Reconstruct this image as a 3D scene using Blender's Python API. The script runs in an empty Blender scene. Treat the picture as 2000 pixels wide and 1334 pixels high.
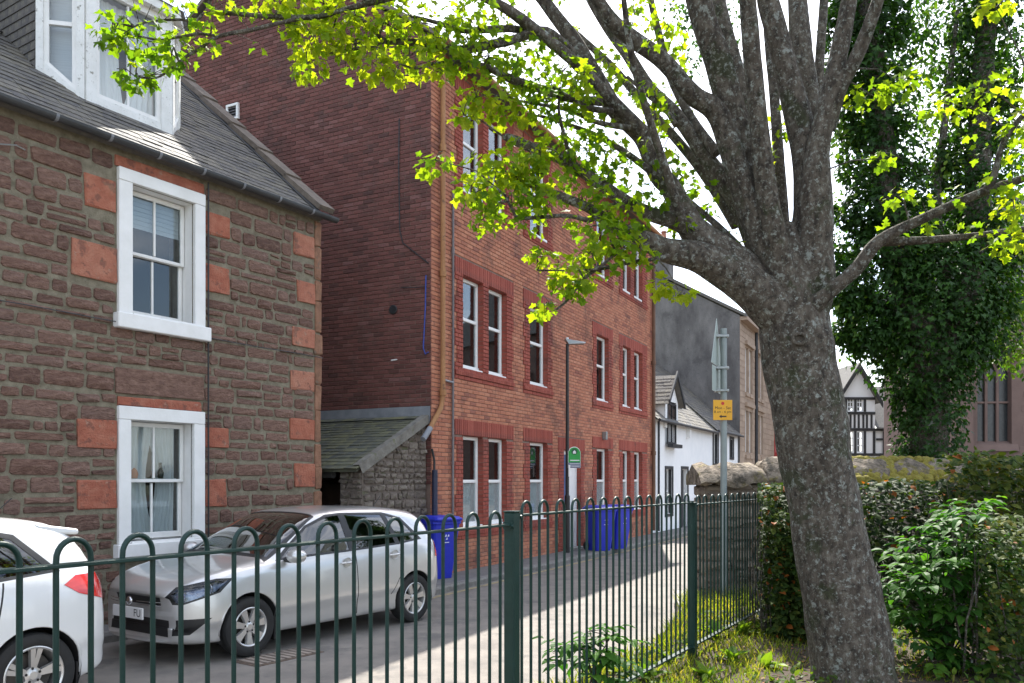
import bpy, bmesh, math, random
from mathutils import Vector, Matrix, noise as mnoise
R = math.radians
random.seed(7)
SC = bpy.context.scene
COL = SC.collection

# ---------------------------------------------------------------- camera
F, CX, HV, EYE = 1610.0, 1000.0, 936.0, 1.79      # focal length and horizon in photo pixels (2000 wide), eye above road
cam_d = bpy.data.cameras.new('camera')
cam = bpy.data.objects.new('camera', cam_d)
COL.objects.link(cam)
cam.location = (0, 0, EYE)
cam.rotation_euler = (R(90), 0, 0)
cam_d.sensor_width = 36
cam_d.lens = F / 2000 * 36
cam_d.shift_y = (HV - 667) / 2000
cam_d.clip_start = 0.05
cam_d.clip_end = 3000
SC.camera = cam

# ---------------------------------------------------------------- sky and sun
SUN_AZ, SUN_EL = R(7.6), R(49.0)                  # azimuth clockwise from the view axis
world = bpy.data.worlds.new('World')
SC.world = world
world.use_nodes = True
wn, wl = world.node_tree.nodes, world.node_tree.links
wn.clear()
w_out = wn.new('ShaderNodeOutputWorld')
w_bg = wn.new('ShaderNodeBackground')
w_bg.inputs['Strength'].default_value = 0.15
w_sky = wn.new('ShaderNodeTexSky')
w_sky.sky_type = 'NISHITA'
w_sky.sun_disc = False
w_sky.sun_elevation = SUN_EL
w_sky.sun_rotation = SUN_AZ
w_sky.air_density = 1.0
w_sky.dust_density = 1.6
w_tc = wn.new('ShaderNodeTexCoord')
w_map = wn.new('ShaderNodeMapping')
w_map.inputs['Scale'].default_value = (1.2, 1.2, 3.2)
w_n = wn.new('ShaderNodeTexNoise')
w_n.inputs['Scale'].default_value = 2.3
w_n.inputs['Detail'].default_value = 7
w_n.inputs['Roughness'].default_value = 0.58
w_r = wn.new('ShaderNodeValToRGB')
w_r.color_ramp.elements[0].position = 0.44
w_r.color_ramp.elements[1].position = 0.70
w_mix = wn.new('ShaderNodeMix')
w_mix.data_type = 'RGBA'
w_mix.inputs[7].default_value = (9.5, 9.6, 9.9, 1)
wl.new(w_tc.outputs['Generated'], w_map.inputs['Vector'])
wl.new(w_map.outputs[0], w_n.inputs['Vector'])
wl.new(w_n.outputs['Fac'], w_r.inputs['Fac'])
wl.new(w_r.outputs['Color'], w_mix.inputs[0])
wl.new(w_sky.outputs[0], w_mix.inputs[6])
wl.new(w_mix.outputs[2], w_bg.inputs['Color'])
wl.new(w_bg.outputs[0], w_out.inputs['Surface'])

sun_d = bpy.data.lights.new('sun', 'SUN')
sun_d.energy = 5.0
sun_d.angle = R(0.55)
sun_d.color = (1.0, 0.955, 0.88)
sun = bpy.data.objects.new('sun', sun_d)
COL.objects.link(sun)
sdir = Vector((math.sin(SUN_AZ) * math.cos(SUN_EL), math.cos(SUN_AZ) * math.cos(SUN_EL), math.sin(SUN_EL)))
sun.rotation_euler = sdir.to_track_quat('Z', 'Y').to_euler()
sun.location = sdir * 60

SC.view_settings.view_transform = 'Standard'
SC.view_settings.look = 'None'
SC.view_settings.exposure = 1.25
SC.view_settings.gamma = 1.0
SC.view_settings.use_curve_mapping = False

# ---------------------------------------------------------------- helpers
def ray(u, v):
    return Vector(((u - CX) / F, 1.0, (HV - v) / F))

def at(u, v, Y):
    r = ray(u, v)
    return Vector((r.x * Y, Y, EYE + r.z * Y))

def gnd(u, v, z=0.0):
    return at(u, v, F * (EYE - z) / (v - HV))

def proj(p):
    if p[1] < 0.05:
        return None
    return (CX + F * p[0] / p[1], HV - F * (p[2] - EYE) / p[1])

class Frame:
    """A facade frame: local x along the street, local y into the building, z up."""
    def __init__(s, ox, oy, dx, dy):
        s.o = Vector((ox, oy, 0)); n = math.hypot(dx, dy)
        s.ex = Vector((dx / n, dy / n, 0)); s.ey = Vector((-dy / n, dx / n, 0))
        s.ang = math.atan2(dy, dx)
        s.c = Vector(((Vector((0, 0, 0)) - s.o).dot(s.ex), (Vector((0, 0, 0)) - s.o).dot(s.ey), EYE))
    def hit(s, u, v, y=0.0):
        d = ray(u, v); dl = Vector((d.dot(s.ex), d.dot(s.ey), d.z))
        t = (y - s.c.y) / dl.y
        p = s.c + dl * t
        return p.x, p.z
    def hitx(s, u, v, x=0.0):
        d = ray(u, v); dl = Vector((d.dot(s.ex), d.dot(s.ey), d.z))
        t = (x - s.c.x) / dl.x
        p = s.c + dl * t
        return p.y, p.z
    def w(s, x, y, z):
        return s.o + s.ex * x + s.ey * y + Vector((0, 0, z))
    def loc(s, p):
        q = Vector(p) - s.o
        return Vector((q.dot(s.ex), q.dot(s.ey), p[2]))

def link(o, parent=None):
    COL.objects.link(o)
    if parent is not None:
        o.parent = parent
    return o

def thing(name, label, cat, loc=(0, 0, 0), rz=0.0, group=None):
    o = bpy.data.objects.new(name, None)
    o.empty_display_size = 0.2
    COL.objects.link(o)
    o.location = loc; o.rotation_euler = (0, 0, rz)
    o['label'] = label; o['category'] = cat
    if group: o['group'] = group
    return o

def fthing(name, label, cat, fr, group=None):
    return thing(name, label, cat, fr.o, fr.ang, group)

def tag(o, label, cat, group=None):
    o['label'] = label; o['category'] = cat
    if group: o['group'] = group
    return o

class MB:
    def __init__(s):
        s.v = []; s.f = []; s.t = []
    def add(s, verts, faces, tone=0.5):
        n = len(s.v)
        s.v.extend([tuple(p) for p in verts])
        s.f.extend([tuple(i + n for i in f) for f in faces])
        s.t.extend([tone] * len(faces))
        return s
    def quad(s, a, b, c, d, tone=0.5):
        return s.add([a, b, c, d], [(0, 1, 2, 3)], tone)
    def box(s, x0, x1, y0, y1, z0, z1, tone=0.5):
        return s.add([(x0,y0,z0),(x1,y0,z0),(x1,y1,z0),(x0,y1,z0),(x0,y0,z1),(x1,y0,z1),(x1,y1,z1),(x0,y1,z1)],
                     [(0,3,2,1),(4,5,6,7),(0,1,5,4),(1,2,6,5),(2,3,7,6),(3,0,4,7)], tone)
    def cbox(s, x0, x1, y0, y1, z0, z1, c=0.01, tone=0.5):
        """box with chamfered edges"""
        X = (x0, x0 + c, x1 - c, x1); Y = (y0, y0 + c, y1 - c, y1); Z = (z0, z0 + c, z1 - c, z1)
        vs = []; idx = {}
        for i in (0, 1):
            for j in (0, 1):
                for k in (0, 1):
                    xe, xi = (X[0], X[1]) if i == 0 else (X[3], X[2])
                    ye, yi = (Y[0], Y[1]) if j == 0 else (Y[3], Y[2])
                    ze, zi = (Z[0], Z[1]) if k == 0 else (Z[3], Z[2])
                    for a, p in enumerate(((xe, yi, zi), (xi, ye, zi), (xi, yi, ze))):
                        idx[(i, j, k, a)] = len(vs); vs.append(p)
        g = lambda i, j, k, a: idx[(i, j, k, a)]
        fs = []
        for i in (0, 1): fs.append((g(i,0,0,0), g(i,1,0,0), g(i,1,1,0), g(i,0,1,0)))
        for j in (0, 1): fs.append((g(0,j,0,1), g(1,j,0,1), g(1,j,1,1), g(0,j,1,1)))
        for k in (0, 1): fs.append((g(0,0,k,2), g(1,0,k,2), g(1,1,k,2), g(0,1,k,2)))
        for j in (0, 1):
            for k in (0, 1): fs.append((g(0,j,k,1), g(1,j,k,1), g(1,j,k,2), g(0,j,k,2)))
        for i in (0, 1):
            for k in (0, 1): fs.append((g(i,0,k,0), g(i,1,k,0), g(i,1,k,2), g(i,0,k,2)))
            for j in (0, 1): fs.append((g(i,j,0,0), g(i,j,1,0), g(i,j,1,1), g(i,j,0,1)))
        for i in (0, 1):
            for j in (0, 1):
                for k in (0, 1): fs.append((g(i,j,k,0), g(i,j,k,1), g(i,j,k,2)))
        return s.add(vs, fs, tone)
    def prism(s, poly, vec, tone=0.5):
        n = len(poly); vec = Vector(vec)
        a = [Vector(p) for p in poly]; b = [p + vec for p in a]
        fs = [tuple(range(n - 1, -1, -1)), tuple(range(n, 2 * n))]
        fs += [(i, (i + 1) % n, (i + 1) % n + n, i + n) for i in range(n)]
        return s.add(a + b, fs, tone)
    def tube(s, pts, rad, n=8, caps=True, tone=0.5):
        pts = [Vector(p) for p in pts]
        if not isinstance(rad, (list, tuple)): rad = [rad] * len(pts)
        base = len(s.v); up = None
        for i, p in enumerate(pts):
            d = (pts[min(i + 1, len(pts) - 1)] - pts[max(i - 1, 0)])
            if d.length < 1e-9: d = Vector((0, 0, 1))
            d.normalize()
            if up is None:
                up = Vector((0, 0, 1)) if abs(d.z) < 0.9 else Vector((1, 0, 0))
            a = d.cross(up)
            if a.length < 1e-6: a = d.cross(Vector((0.3, 0.9, 0.1)))
            a.normalize(); b = d.cross(a).normalized(); up = b * -1
            up = a.cross(d).normalized()
            for k in range(n):
                t = 2 * math.pi * k / n
                s.v.append(tuple(p + a * math.cos(t) * rad[i] + up * math.sin(t) * rad[i]))
        for i in range(len(pts) - 1):
            for k in range(n):
                s.f.append((base + i*n + k, base + i*n + (k+1) % n, base + (i+1)*n + (k+1) % n, base + (i+1)*n + k)); s.t.append(tone)
        if caps:
            s.f.append(tuple(base + k for k in range(n - 1, -1, -1))); s.t.append(tone)
            e = base + (len(pts) - 1) * n
            s.f.append(tuple(e + k for k in range(n))); s.t.append(tone)
        return s
    def lathe(s, prof, n=24, origin=(0,0,0), axis='z', tone=0.5):
        o = Vector(origin); base = len(s.v)
        for (r, h) in prof:
            for k in range(n):
                t = 2 * math.pi * k / n
                c, d = r * math.cos(t), r * math.sin(t)
                p = {'z': (c, d, h), 'y': (c, h, d), 'x': (h, c, d)}[axis]
                s.v.append(tuple(o + Vector(p)))
        for i in range(len(prof) - 1):
            for k in range(n):
                s.f.append((base+i*n+k, base+i*n+(k+1)%n, base+(i+1)*n+(k+1)%n, base+(i+1)*n+k)); s.t.append(tone)
        return s
    def build(s, name, mat, parent=None, smooth=False, fix=True, sharp=None):
        me = bpy.data.meshes.new(name)
        me.from_pydata(s.v, [], s.f)
        if s.t:
            a = me.attributes.new('tone', 'FLOAT', 'FACE')
            a.data.foreach_set('value', s.t)
        if fix:
            bm = bmesh.new(); bm.from_mesh(me)
            bmesh.ops.recalc_face_normals(bm, faces=bm.faces)
            bm.to_mesh(me); bm.free()
        if smooth:
            me.polygons.foreach_set('use_smooth', [True] * len(me.polygons))
            if sharp is not None:
                me.set_sharp_from_angle(angle=R(sharp))
        me.materials.append(mat)
        o = bpy.data.objects.new(name, me)
        return link(o, parent)

def struct(o):
    o['kind'] = 'structure'
    return o

def stuff(o):
    o['kind'] = 'stuff'
    return o

def pieces(parent, name, items, mat, M=None, limit=300, rest=None):
    """items: (origin, verts, faces, tone, key). The ones that show largest become objects of their own;
    the remainder is joined into one part. Pieces with the same key share mesh data."""
    M = M or Matrix.Identity(4)
    sc = []
    for i, it in enumerate(items):
        c = M @ (Vector(it[0]))
        ext = max((Vector(p).length for p in it[1]))
        q = proj(c)
        vis = 0.0
        if q and -30 < q[0] < 2030 and -30 < q[1] < 1364:
            vis = ext / max(c.length, 0.1)
        sc.append((vis, i))
    sc.sort(reverse=True)
    single = [i for v, i in sc if v > 0][:limit]
    sset = set(single); cache = {}
    for i in single:
        o, vs, fs, tone, key = items[i]
        me = cache.get(key) if key is not None else None
        if me is None:
            me = bpy.data.meshes.new(name)
            me.from_pydata([tuple(p) for p in vs], [], fs)
            a = me.attributes.new('tone', 'FLOAT', 'FACE')
            a.data.foreach_set('value', [tone] * len(fs))
            me.materials.append(mat)
            if key is not None: cache[key] = me
        ob = bpy.data.objects.new(name, me)
        ob.location = o
        link(ob, parent)
    mb = MB()
    for i, it in enumerate(items):
        if i not in sset:
            o = Vector(it[0])
            mb.add([o + Vector(p) for p in it[1]], it[2], it[3])
    if mb.v:
        stuff(mb.build(rest or (name + '_mass'), mat, parent, fix=False))

# ---------------------------------------------------------------- materials
def lin(r, g, b):
    f = lambda c: (c / 255) / 12.92 if c / 255 <= 0.04045 else ((c / 255 + 0.055) / 1.055) ** 2.4
    return (f(r), f(g), f(b))

def pmat(name, cols, scale=3.0, rough=0.8, bump=0.0, bscale=40.0, tones=None, tmix=0.6, metal=0.0, spec=0.5,
         detail=5, coat=0.0, stretch=(1, 1, 1), contrast=(0.3, 0.7), speck=None, rvar=0.0, obj=True, bdist=0.02, bump2=None):
    """Procedural surface: noise between colours, optional per-piece tones, specks and fine relief."""
    m = bpy.data.materials.new(name); m.use_nodes = True
    n, l = m.node_tree.nodes, m.node_tree.links
    b = n['Principled BSDF']
    tc = n.new('ShaderNodeTexCoord'); mp = n.new('ShaderNodeMapping')
    mp.inputs['Scale'].default_value = stretch
    l.new(tc.outputs['Object'], mp.inputs['Vector'])
    nz = n.new('ShaderNodeTexNoise'); nz.inputs['Scale'].default_value = scale; nz.inputs['Detail'].default_value = detail
    nz.inputs['Roughness'].default_value = 0.62
    l.new(mp.outputs[0], nz.inputs['Vector'])
    rp = n.new('ShaderNodeValToRGB'); els = rp.color_ramp.elements
    k = len(cols)
    for i, c in enumerate(cols):
        pos = contrast[0] + (contrast[1] - contrast[0]) * (i / max(1, k - 1))
        if i < 2: e = els[i]; e.position = pos
        else: e = els.new(pos)
        e.color = (*c, 1)
    if k == 1: els[1].color = (*cols[0], 1)
    l.new(nz.outputs['Fac'], rp.inputs['Fac'])
    out = rp.outputs['Color']
    if tones:
        at_ = n.new('ShaderNodeAttribute'); at_.attribute_name = 'tone'
        r2 = n.new('ShaderNodeValToRGB'); e2 = r2.color_ramp.elements
        for i, c in enumerate(tones):
            pos = i / max(1, len(tones) - 1)
            if i < 2: e = e2[i]; e.position = pos
            else: e = e2.new(pos)
            e.color = (*c, 1)
        l.new(at_.outputs['Fac'], r2.inputs['Fac'])
        mx = n.new('ShaderNodeMix'); mx.data_type = 'RGBA'; mx.inputs[0].default_value = tmix
        l.new(out, mx.inputs[6]); l.new(r2.outputs['Color'], mx.inputs[7])
        out = mx.outputs[2]
    if speck:                       # (colour, scale, threshold, amount)
        for (c, s_, th, am) in (speck if isinstance(speck, list) else [speck]):
            ns = n.new('ShaderNodeTexNoise'); ns.inputs['Scale'].default_value = s_; ns.inputs['Detail'].default_value = 4
            ns.inputs['Roughness'].default_value = 0.7
            l.new(tc.outputs['Object'], ns.inputs['Vector'])
            rs = n.new('ShaderNodeMapRange'); rs.inputs['From Min'].default_value = th; rs.inputs['From Max'].default_value = th + 0.07
            rs.inputs['To Max'].default_value = am
            l.new(ns.outputs['Fac'], rs.inputs['Value'])
            mx = n.new('ShaderNodeMix'); mx.data_type = 'RGBA'; mx.inputs[7].default_value = (*c, 1)
            l.new(rs.outputs[0], mx.inputs[0]); l.new(out, mx.inputs[6])
            out = mx.outputs[2]
    l.new(out, b.inputs['Base Color'])
    b.inputs['Roughness'].default_value = rough
    if rvar:
        mr = n.new('ShaderNodeMapRange'); mr.inputs['To Min'].default_value = rough - rvar; mr.inputs['To Max'].default_value = rough + rvar
        l.new(nz.outputs['Fac'], mr.inputs['Value']); l.new(mr.outputs[0], b.inputs['Roughness'])
    b.inputs['Metallic'].default_value = metal
    b.inputs['Specular IOR Level'].default_value = spec
    b.inputs['Coat Weight'].default_value = coat
    if bump:
        nb = n.new('ShaderNodeTexNoise'); nb.inputs['Scale'].default_value = bscale; nb.inputs['Detail'].default_value = 6
        nb.inputs['Roughness'].default_value = 0.65
        l.new(mp.outputs[0], nb.inputs['Vector'])
        bp = n.new('ShaderNodeBump'); bp.inputs['Strength'].default_value = bump; bp.inputs['Distance'].default_value = bdist
        l.new(nb.outputs['Fac'], bp.inputs['Height']); l.new(bp.outputs[0], b.inputs['Normal'])
        if bump2:
            n2 = n.new('ShaderNodeTexNoise'); n2.inputs['Scale'].default_value = bump2[0]; n2.inputs['Detail'].default_value = 3
            l.new(mp.outputs[0], n2.inputs['Vector'])
            b2 = n.new('ShaderNodeBump'); b2.inputs['Strength'].default_value = bump2[1]; b2.inputs['Distance'].default_value = bump2[2]
            l.new(n2.outputs['Fac'], b2.inputs['Height']); l.new(b2.outputs[0], bp.inputs['Normal'])
    return m

def glass_mat(name, tint=(0.75, 0.8, 0.8), ior=1.5, gain=1.0, ripple=0.0):
    m = bpy.data.materials.new(name); m.use_nodes = True
    n, l = m.node_tree.nodes, m.node_tree.links
    n.remove(n['Principled BSDF'])
    fr = n.new('ShaderNodeFresnel'); fr.inputs['IOR'].default_value = ior
    ge = n.new('ShaderNodeNewGeometry'); mi = n.new('ShaderNodeMapRange')      # the same reflection from both faces of a thin pane
    mi.inputs['To Min'].default_value = ior; mi.inputs['To Max'].default_value = 1.0 / ior
    l.new(ge.outputs['Backfacing'], mi.inputs['Value']); l.new(mi.outputs[0], fr.inputs['IOR'])
    mu = n.new('ShaderNodeMath'); mu.operation = 'MULTIPLY'; mu.use_clamp = True; mu.inputs[1].default_value = gain
    tr = n.new('ShaderNodeBsdfTransparent'); tr.inputs[0].default_value = (*tint, 1)
    gl = n.new('ShaderNodeBsdfGlossy'); gl.inputs['Roughness'].default_value = 0.015
    mx = n.new('ShaderNodeMixShader')
    l.new(fr.outputs[0], mu.inputs[0]); l.new(mu.outputs[0], mx.inputs[0])
    l.new(tr.outputs[0], mx.inputs[1]); l.new(gl.outputs[0], mx.inputs[2])
    if ripple:
        tc = n.new('ShaderNodeTexCoord'); nb = n.new('ShaderNodeTexNoise'); nb.inputs['Scale'].default_value = 1.7
        nb.inputs['Detail'].default_value = 1
        bp = n.new('ShaderNodeBump'); bp.inputs['Strength'].default_value = ripple; bp.inputs['Distance'].default_value = 0.05
        l.new(tc.outputs['Object'], nb.inputs['Vector']); l.new(nb.outputs['Fac'], bp.inputs['Height'])
        l.new(bp.outputs[0], gl.inputs['Normal'])
    l.new(mx.outputs[0], n['Material Output'].inputs['Surface'])
    return m

def leaf_mat(name, cols, trans=0.5, tcol=None, rough=0.55, spec=0.2):
    """Leaves: per-leaf colour from the tone attribute, light passing through the blade."""
    m = bpy.data.materials.new(name); m.use_nodes = True
    n, l = m.node_tree.nodes, m.node_tree.links
    b = n['Principled BSDF']
    a = n.new('ShaderNodeAttribute'); a.attribute_name = 'tone'
    rp = n.new('ShaderNodeValToRGB'); els = rp.color_ramp.elements
    for i, c in enumerate(cols):
        pos = i / max(1, len(cols) - 1)
        if i < 2: e = els[i]; e.position = pos
        else: e = els.new(pos)
        e.color = (*c, 1)
    l.new(a.outputs['Fac'], rp.inputs['Fac'])
    l.new(rp.outputs['Color'], b.inputs['Base Color'])
    b.inputs['Roughness'].default_value = rough; b.inputs['Specular IOR Level'].default_value = spec
    t = n.new('ShaderNodeBsdfTranslucent')
    mt = n.new('ShaderNodeMix'); mt.data_type = 'RGBA'; mt.blend_type = 'MULTIPLY'; mt.inputs[0].default_value = 1.0
    mt.inputs[7].default_value = (*(tcol or (1.5, 1.6, 0.6)), 1)
    l.new(rp.outputs['Color'], mt.inputs[6]); l.new(mt.outputs[2], t.inputs['Color'])
    mx = n.new('ShaderNodeMixShader'); mx.inputs[0].default_value = trans
    l.new(b.outputs[0], mx.inputs[1]); l.new(t.outputs[0], mx.inputs[2])
    l.new(mx.outputs[0], n['Material Output'].inputs['Surface'])
    return m

M = {}
M['asphalt'] = pmat('asphalt', [(0.16, 0.145, 0.13), (0.215, 0.193, 0.17), (0.26, 0.232, 0.20)], 2.2, 0.88, 0.55, 150, speck=[((0.26, 0.24, 0.22), 90, 0.60, 0.7), ((0.05, 0.05, 0.05), 70, 0.64, 0.7), ((0.09, 0.088, 0.085), 1.3, 0.56, 0.5)])
M['paving'] = pmat('paving', [(0.13, 0.125, 0.12), (0.19, 0.18, 0.17)], 4, 0.9, 0.35, 90, speck=((0.07, 0.07, 0.06), 30, 0.6, 0.5))
M['kerb'] = pmat('kerbstone', [(0.14, 0.13, 0.12), (0.24, 0.23, 0.21)], 9, 0.85, 0.4, 60)
M['yellow_paint'] = pmat('yellow_line_paint', [(0.19, 0.165, 0.12), (0.40, 0.32, 0.16)], 9, 0.8, 0.2, 90, contrast=(0.38, 0.56))
M['soil'] = pmat('soil', [(0.035, 0.024, 0.016), (0.085, 0.06, 0.04)], 8, 0.95, 0.9, 45, speck=((0.12, 0.085, 0.05), 40, 0.62, 0.7))
M['concrete'] = pmat('concrete', [(0.26, 0.25, 0.23), (0.4, 0.38, 0.35)], 4, 0.9, 0.3, 60)
M['white_paint'] = pmat('white_paint', [(0.74, 0.73, 0.70), (0.82, 0.81, 0.79)], 5, 0.55, 0.15, 30, speck=((0.42, 0.38, 0.31), 22, 0.685, 0.6))
M['flaking_paint'] = pmat('flaking_white_paint', [(0.66, 0.66, 0.63), (0.80, 0.80, 0.78)], 5, 0.6, 0.3, 30, speck=[((0.20, 0.19, 0.15), 9, 0.60, 0.85), ((0.33, 0.32, 0.26), 34, 0.62, 0.6)])
M['upvc'] = pmat('white_plastic_frame', [(0.80, 0.80, 0.79), (0.84, 0.84, 0.83)], 3, 0.35, 0, 10)
M['glass'] = glass_mat('window_glass', (0.80, 0.84, 0.85), 1.52, 1.5, 0.03)
M['room'] = pmat('dim_room', [(0.035, 0.034, 0.033), (0.06, 0.057, 0.053)], 1.5, 0.9)  # the dimness of an unlit room is put into this dark colour
M['curtain'] = pmat('net_curtain', [(0.74, 0.74, 0.73), (0.86, 0.86, 0.85)], 3, 0.9, 0.1, 60, stretch=(14, 14, 0.7))
M['blind'] = pmat('pale_blind', [(0.60, 0.61, 0.62), (0.74, 0.75, 0.76)], 5, 0.8, 0.05, 60, stretch=(0.4, 0.4, 16))
M['black_plastic'] = pmat('black_plastic', [(0.012, 0.012, 0.013), (0.022, 0.022, 0.024)], 4, 0.5)
M['gutter'] = pmat('grey_black_gutter', [(0.03, 0.032, 0.034), (0.055, 0.057, 0.06)], 5, 0.5, 0.1, 30)
M['lead'] = pmat('lead_flashing', [(0.17, 0.18, 0.20), (0.28, 0.29, 0.31)], 4, 0.6, 0.2, 20)
M['steel'] = pmat('galvanised_steel', [(0.26, 0.28, 0.28), (0.36, 0.38, 0.37)], 6, 0.45, 0.08, 50, metal=0.7)
# ================================================================ frames of the place
SH = Frame(-4.65, 9.70, 0.5389, 0.8424)           # stone house front
RB = Frame(-1.39, 14.255, 0.4494, 0.8933)         # red brick building front, origin at its near corner
FN = Frame(0.0, 4.10, 0.5137, 0.8580)             # railing line, +y is the road side
PARK_Z = 0.40
MI = Matrix.Identity(4)
def FM(fr):
    return Matrix.Translation(fr.o) @ Matrix.Rotation(fr.ang, 4, 'Z')

# ================================================================ ground, road, pavement
M['ground'] = pmat('far_ground', [(0.05, 0.06, 0.03), (0.09, 0.09, 0.05)], 1.2, 0.95, 0.3, 20)
mb = MB(); mb.quad((-900, -300, -0.06), (900, -300, -0.06), (900, 1500, -0.06), (-900, 1500, -0.06))
struct(mb.build('ground', M['ground']))

rn = Vector((0.8933, -0.4494, 0)); rd = RB.ex; hn = Vector((0.8424, -0.5389, 0)); hd = SH.ex
kerb_line = [RB.o + rn * 0.82 + rd * 75, RB.o + rn * 0.82 + rd * 30, RB.o + rn * 0.82, RB.o + rn * 0.82 - rd * 1.25,
             Vector((-1.62, 12.16, 0)), Vector((-2.12, 11.72, 0)), SH.o + hn * 0.52 + hd * 2.3, SH.o + hn * 0.52 - hd * 9]
park_edge = [(-14, 0.35), (3.2, 0.35), (5.0, 0.75), (6.3, 1.30), (7.0, 1.55), (60, 3.2)]
pe = [FN.w(x, y, 0) for x, y in park_edge]
mb = MB()
poly = [(p.x, p.y, 0.0) for p in kerb_line] + [(p.x, p.y, 0.0) for p in pe]
mb.add(poly, [tuple(range(len(poly)))])
struct(mb.build('road', M['asphalt']))
# pavement between the kerb and the house fronts
inner = [RB.o + rd * 75 - rn * 0.3, RB.o - rn * 0.3, RB.o - rd * 1.9 - rn * 2.5, SH.o + hd * 3.2 - hn * 0.3, SH.o - hd * 9 - hn * 0.3]
outer = kerb_line
mb = MB()
pz = 0.10
poly = [(p.x, p.y, pz) for p in outer] + [(p.x, p.y, pz) for p in reversed(inner)]
mb.add(poly, [tuple(range(len(poly)))])
pav = struct(mb.build('pavement', M['paving']))
# kerbstones: each its own stone along the kerb line
items = []
for a, b in zip(kerb_line[:-1], kerb_line[1:]):
    a, b = Vector(a), Vector(b); L = (b - a).length; d = (b - a) / L; n_ = Vector((-d.y, d.x, 0))
    if n_.dot(rn) < 0: n_ = -n_
    k = max(1, int(L / 0.9))
    for i in range(k):
        s0, s1 = L * i / k + 0.006, L * (i + 1) / k - 0.006
        o = a + d * s0; ln = s1 - s0; jz = random.uniform(-0.006, 0.006)
        vs = []
        for (dy, z) in ((-0.09, -0.05), (0.045, -0.05), (0.045, 0.075 + jz), (0.02, 0.108 + jz), (-0.09, 0.108 + jz)):
            for t in (0, ln):
                vs.append(d * t + n_ * dy + Vector((0, 0, z)))
        fs = [(0, 1, 3, 2), (2, 3, 5, 4), (4, 5, 7, 6), (6, 7, 9, 8), (8, 9, 1, 0), (0, 2, 4, 6, 8), (1, 9, 7, 5, 3)]
        items.append((o, vs, fs, random.random(), None))
pieces(pav, 'kerbstone', items, M['kerb'], limit=300)
# worn yellow line beside the kerb
mb = MB()
ya = RB.o + rn * 1.0
for i in range(60):
    p0 = ya + rd * (-2.2 + i * 0.9); p1 = ya + rd * (-2.2 + i * 0.9 + 0.9)
    q = rn * 0.045
    mb.quad(p0 - q + Vector((0,0,.005)), p1 - q + Vector((0,0,.005)), p1 + q + Vector((0,0,.005)), p0 + q + Vector((0,0,.005)))
struct(mb.build('road_marking', M['yellow_paint']))

# park ground (raised behind the railing), a sheet that dips a little at the road edge
def edge_y(x):
    for (x0, y0), (x1, y1) in zip(park_edge[:-1], park_edge[1:]):
        if x0 <= x <= x1: return y0 + (y1 - y0) * (x - x0) / (x1 - x0)
    return park_edge[-1][1]
def park_h(x, y):
    p = FN.w(x, y, 0)
    z = PARK_Z + 0.035 * mnoise.noise(Vector((p.x * 0.9, p.y * 0.9, 3.1))) + 0.02 * mnoise.noise(Vector((p.x * 3, p.y * 3, 1)))
    z -= 0.05 * min(1, max(0, (y - edge_y(x)) / 0.13)) ** 0.5 - 0.02 * (y > edge_y(x))
    if x > 4.8: z -= max(0.0, (y - 0.3)) * 0.16 * min(1, (x - 4.8))
    return z
def park_at(wx, wy):
    q = FN.loc((wx, wy, 0)); return park_h(q.x, q.y)
xs = [-14 + 0.5 * i for i in range(30)] + [1 + 0.2 * i for i in range(40)] + [9 + 2.5 * i for i in range(21)]
ts = [-0.13, -0.06, 0, 0.12, 0.3, 0.5, 0.75, 1, 1.3, 1.7, 2.1, 2.6, 3.2, 4, 5, 6.5, 9, 13, 20, 34, 60]
vs = []; fs = []
for x in xs:
    e = edge_y(x)
    for t in ts:
        y = e - t; z = park_h(x, y)
        p = FN.w(x, y, z); vs.append(p)
nt = len(ts)
for i in range(len(xs) - 1):
    for j in range(nt - 1):
        fs.append((i * nt + j, i * nt + j + 1, (i + 1) * nt + j + 1, (i + 1) * nt + j))
mb = MB(); mb.add(vs, fs)
struct(mb.build('park_ground', M['soil'], smooth=True))
# low concrete edging that holds the park ground above the road
mb = MB()
for (x0, y0), (x1, y1) in zip(park_edge[:-2], park_edge[1:-1]):
    a, b = FN.w(x0, y0 + 0.1, -0.05), FN.w(x1, y1 + 0.1, -0.05); c, d = FN.w(x1, y1 - 0.03, -0.05), FN.w(x0, y0 - 0.03, -0.05)
    mb.prism([a, b, c, d], (0, 0, PARK_Z - 0.03))
edg = mb.build('retaining_kerb', M['concrete'])
tag(edg, 'low concrete edging under the green railings beside the road', 'kerb')

# gully cover sunk in the road beside the silver car
g0 = gnd(545, 1283)
M['iron'] = pmat('rusty_iron', [(0.09, 0.065, 0.05), (0.17, 0.12, 0.09)], 14, 0.75, 0.5, 60, metal=0.3)
M['cobble'] = pmat('worn_setts', [(0.22, 0.18, 0.15), (0.34, 0.28, 0.23)], 6, 0.85, 0.4, 40)
gt = thing('gully_cover', 'ribbed rusty gully cover set in the asphalt beside the silver hatchback', 'drain cover', (g0.x, g0.y, 0.0), R(55))
mb = MB(); mb.box(-0.42, 0.42, -0.20, 0.20, -0.03, 0.006); mb.build('frame', M['iron'], gt)
for i in range(9):
    mb = MB(); mb.cbox(-0.36 + i * 0.085, -0.31 + i * 0.085, -0.16, 0.16, 0.004, 0.016, 0.004); mb.build('rib', M['cobble'], gt)

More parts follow.
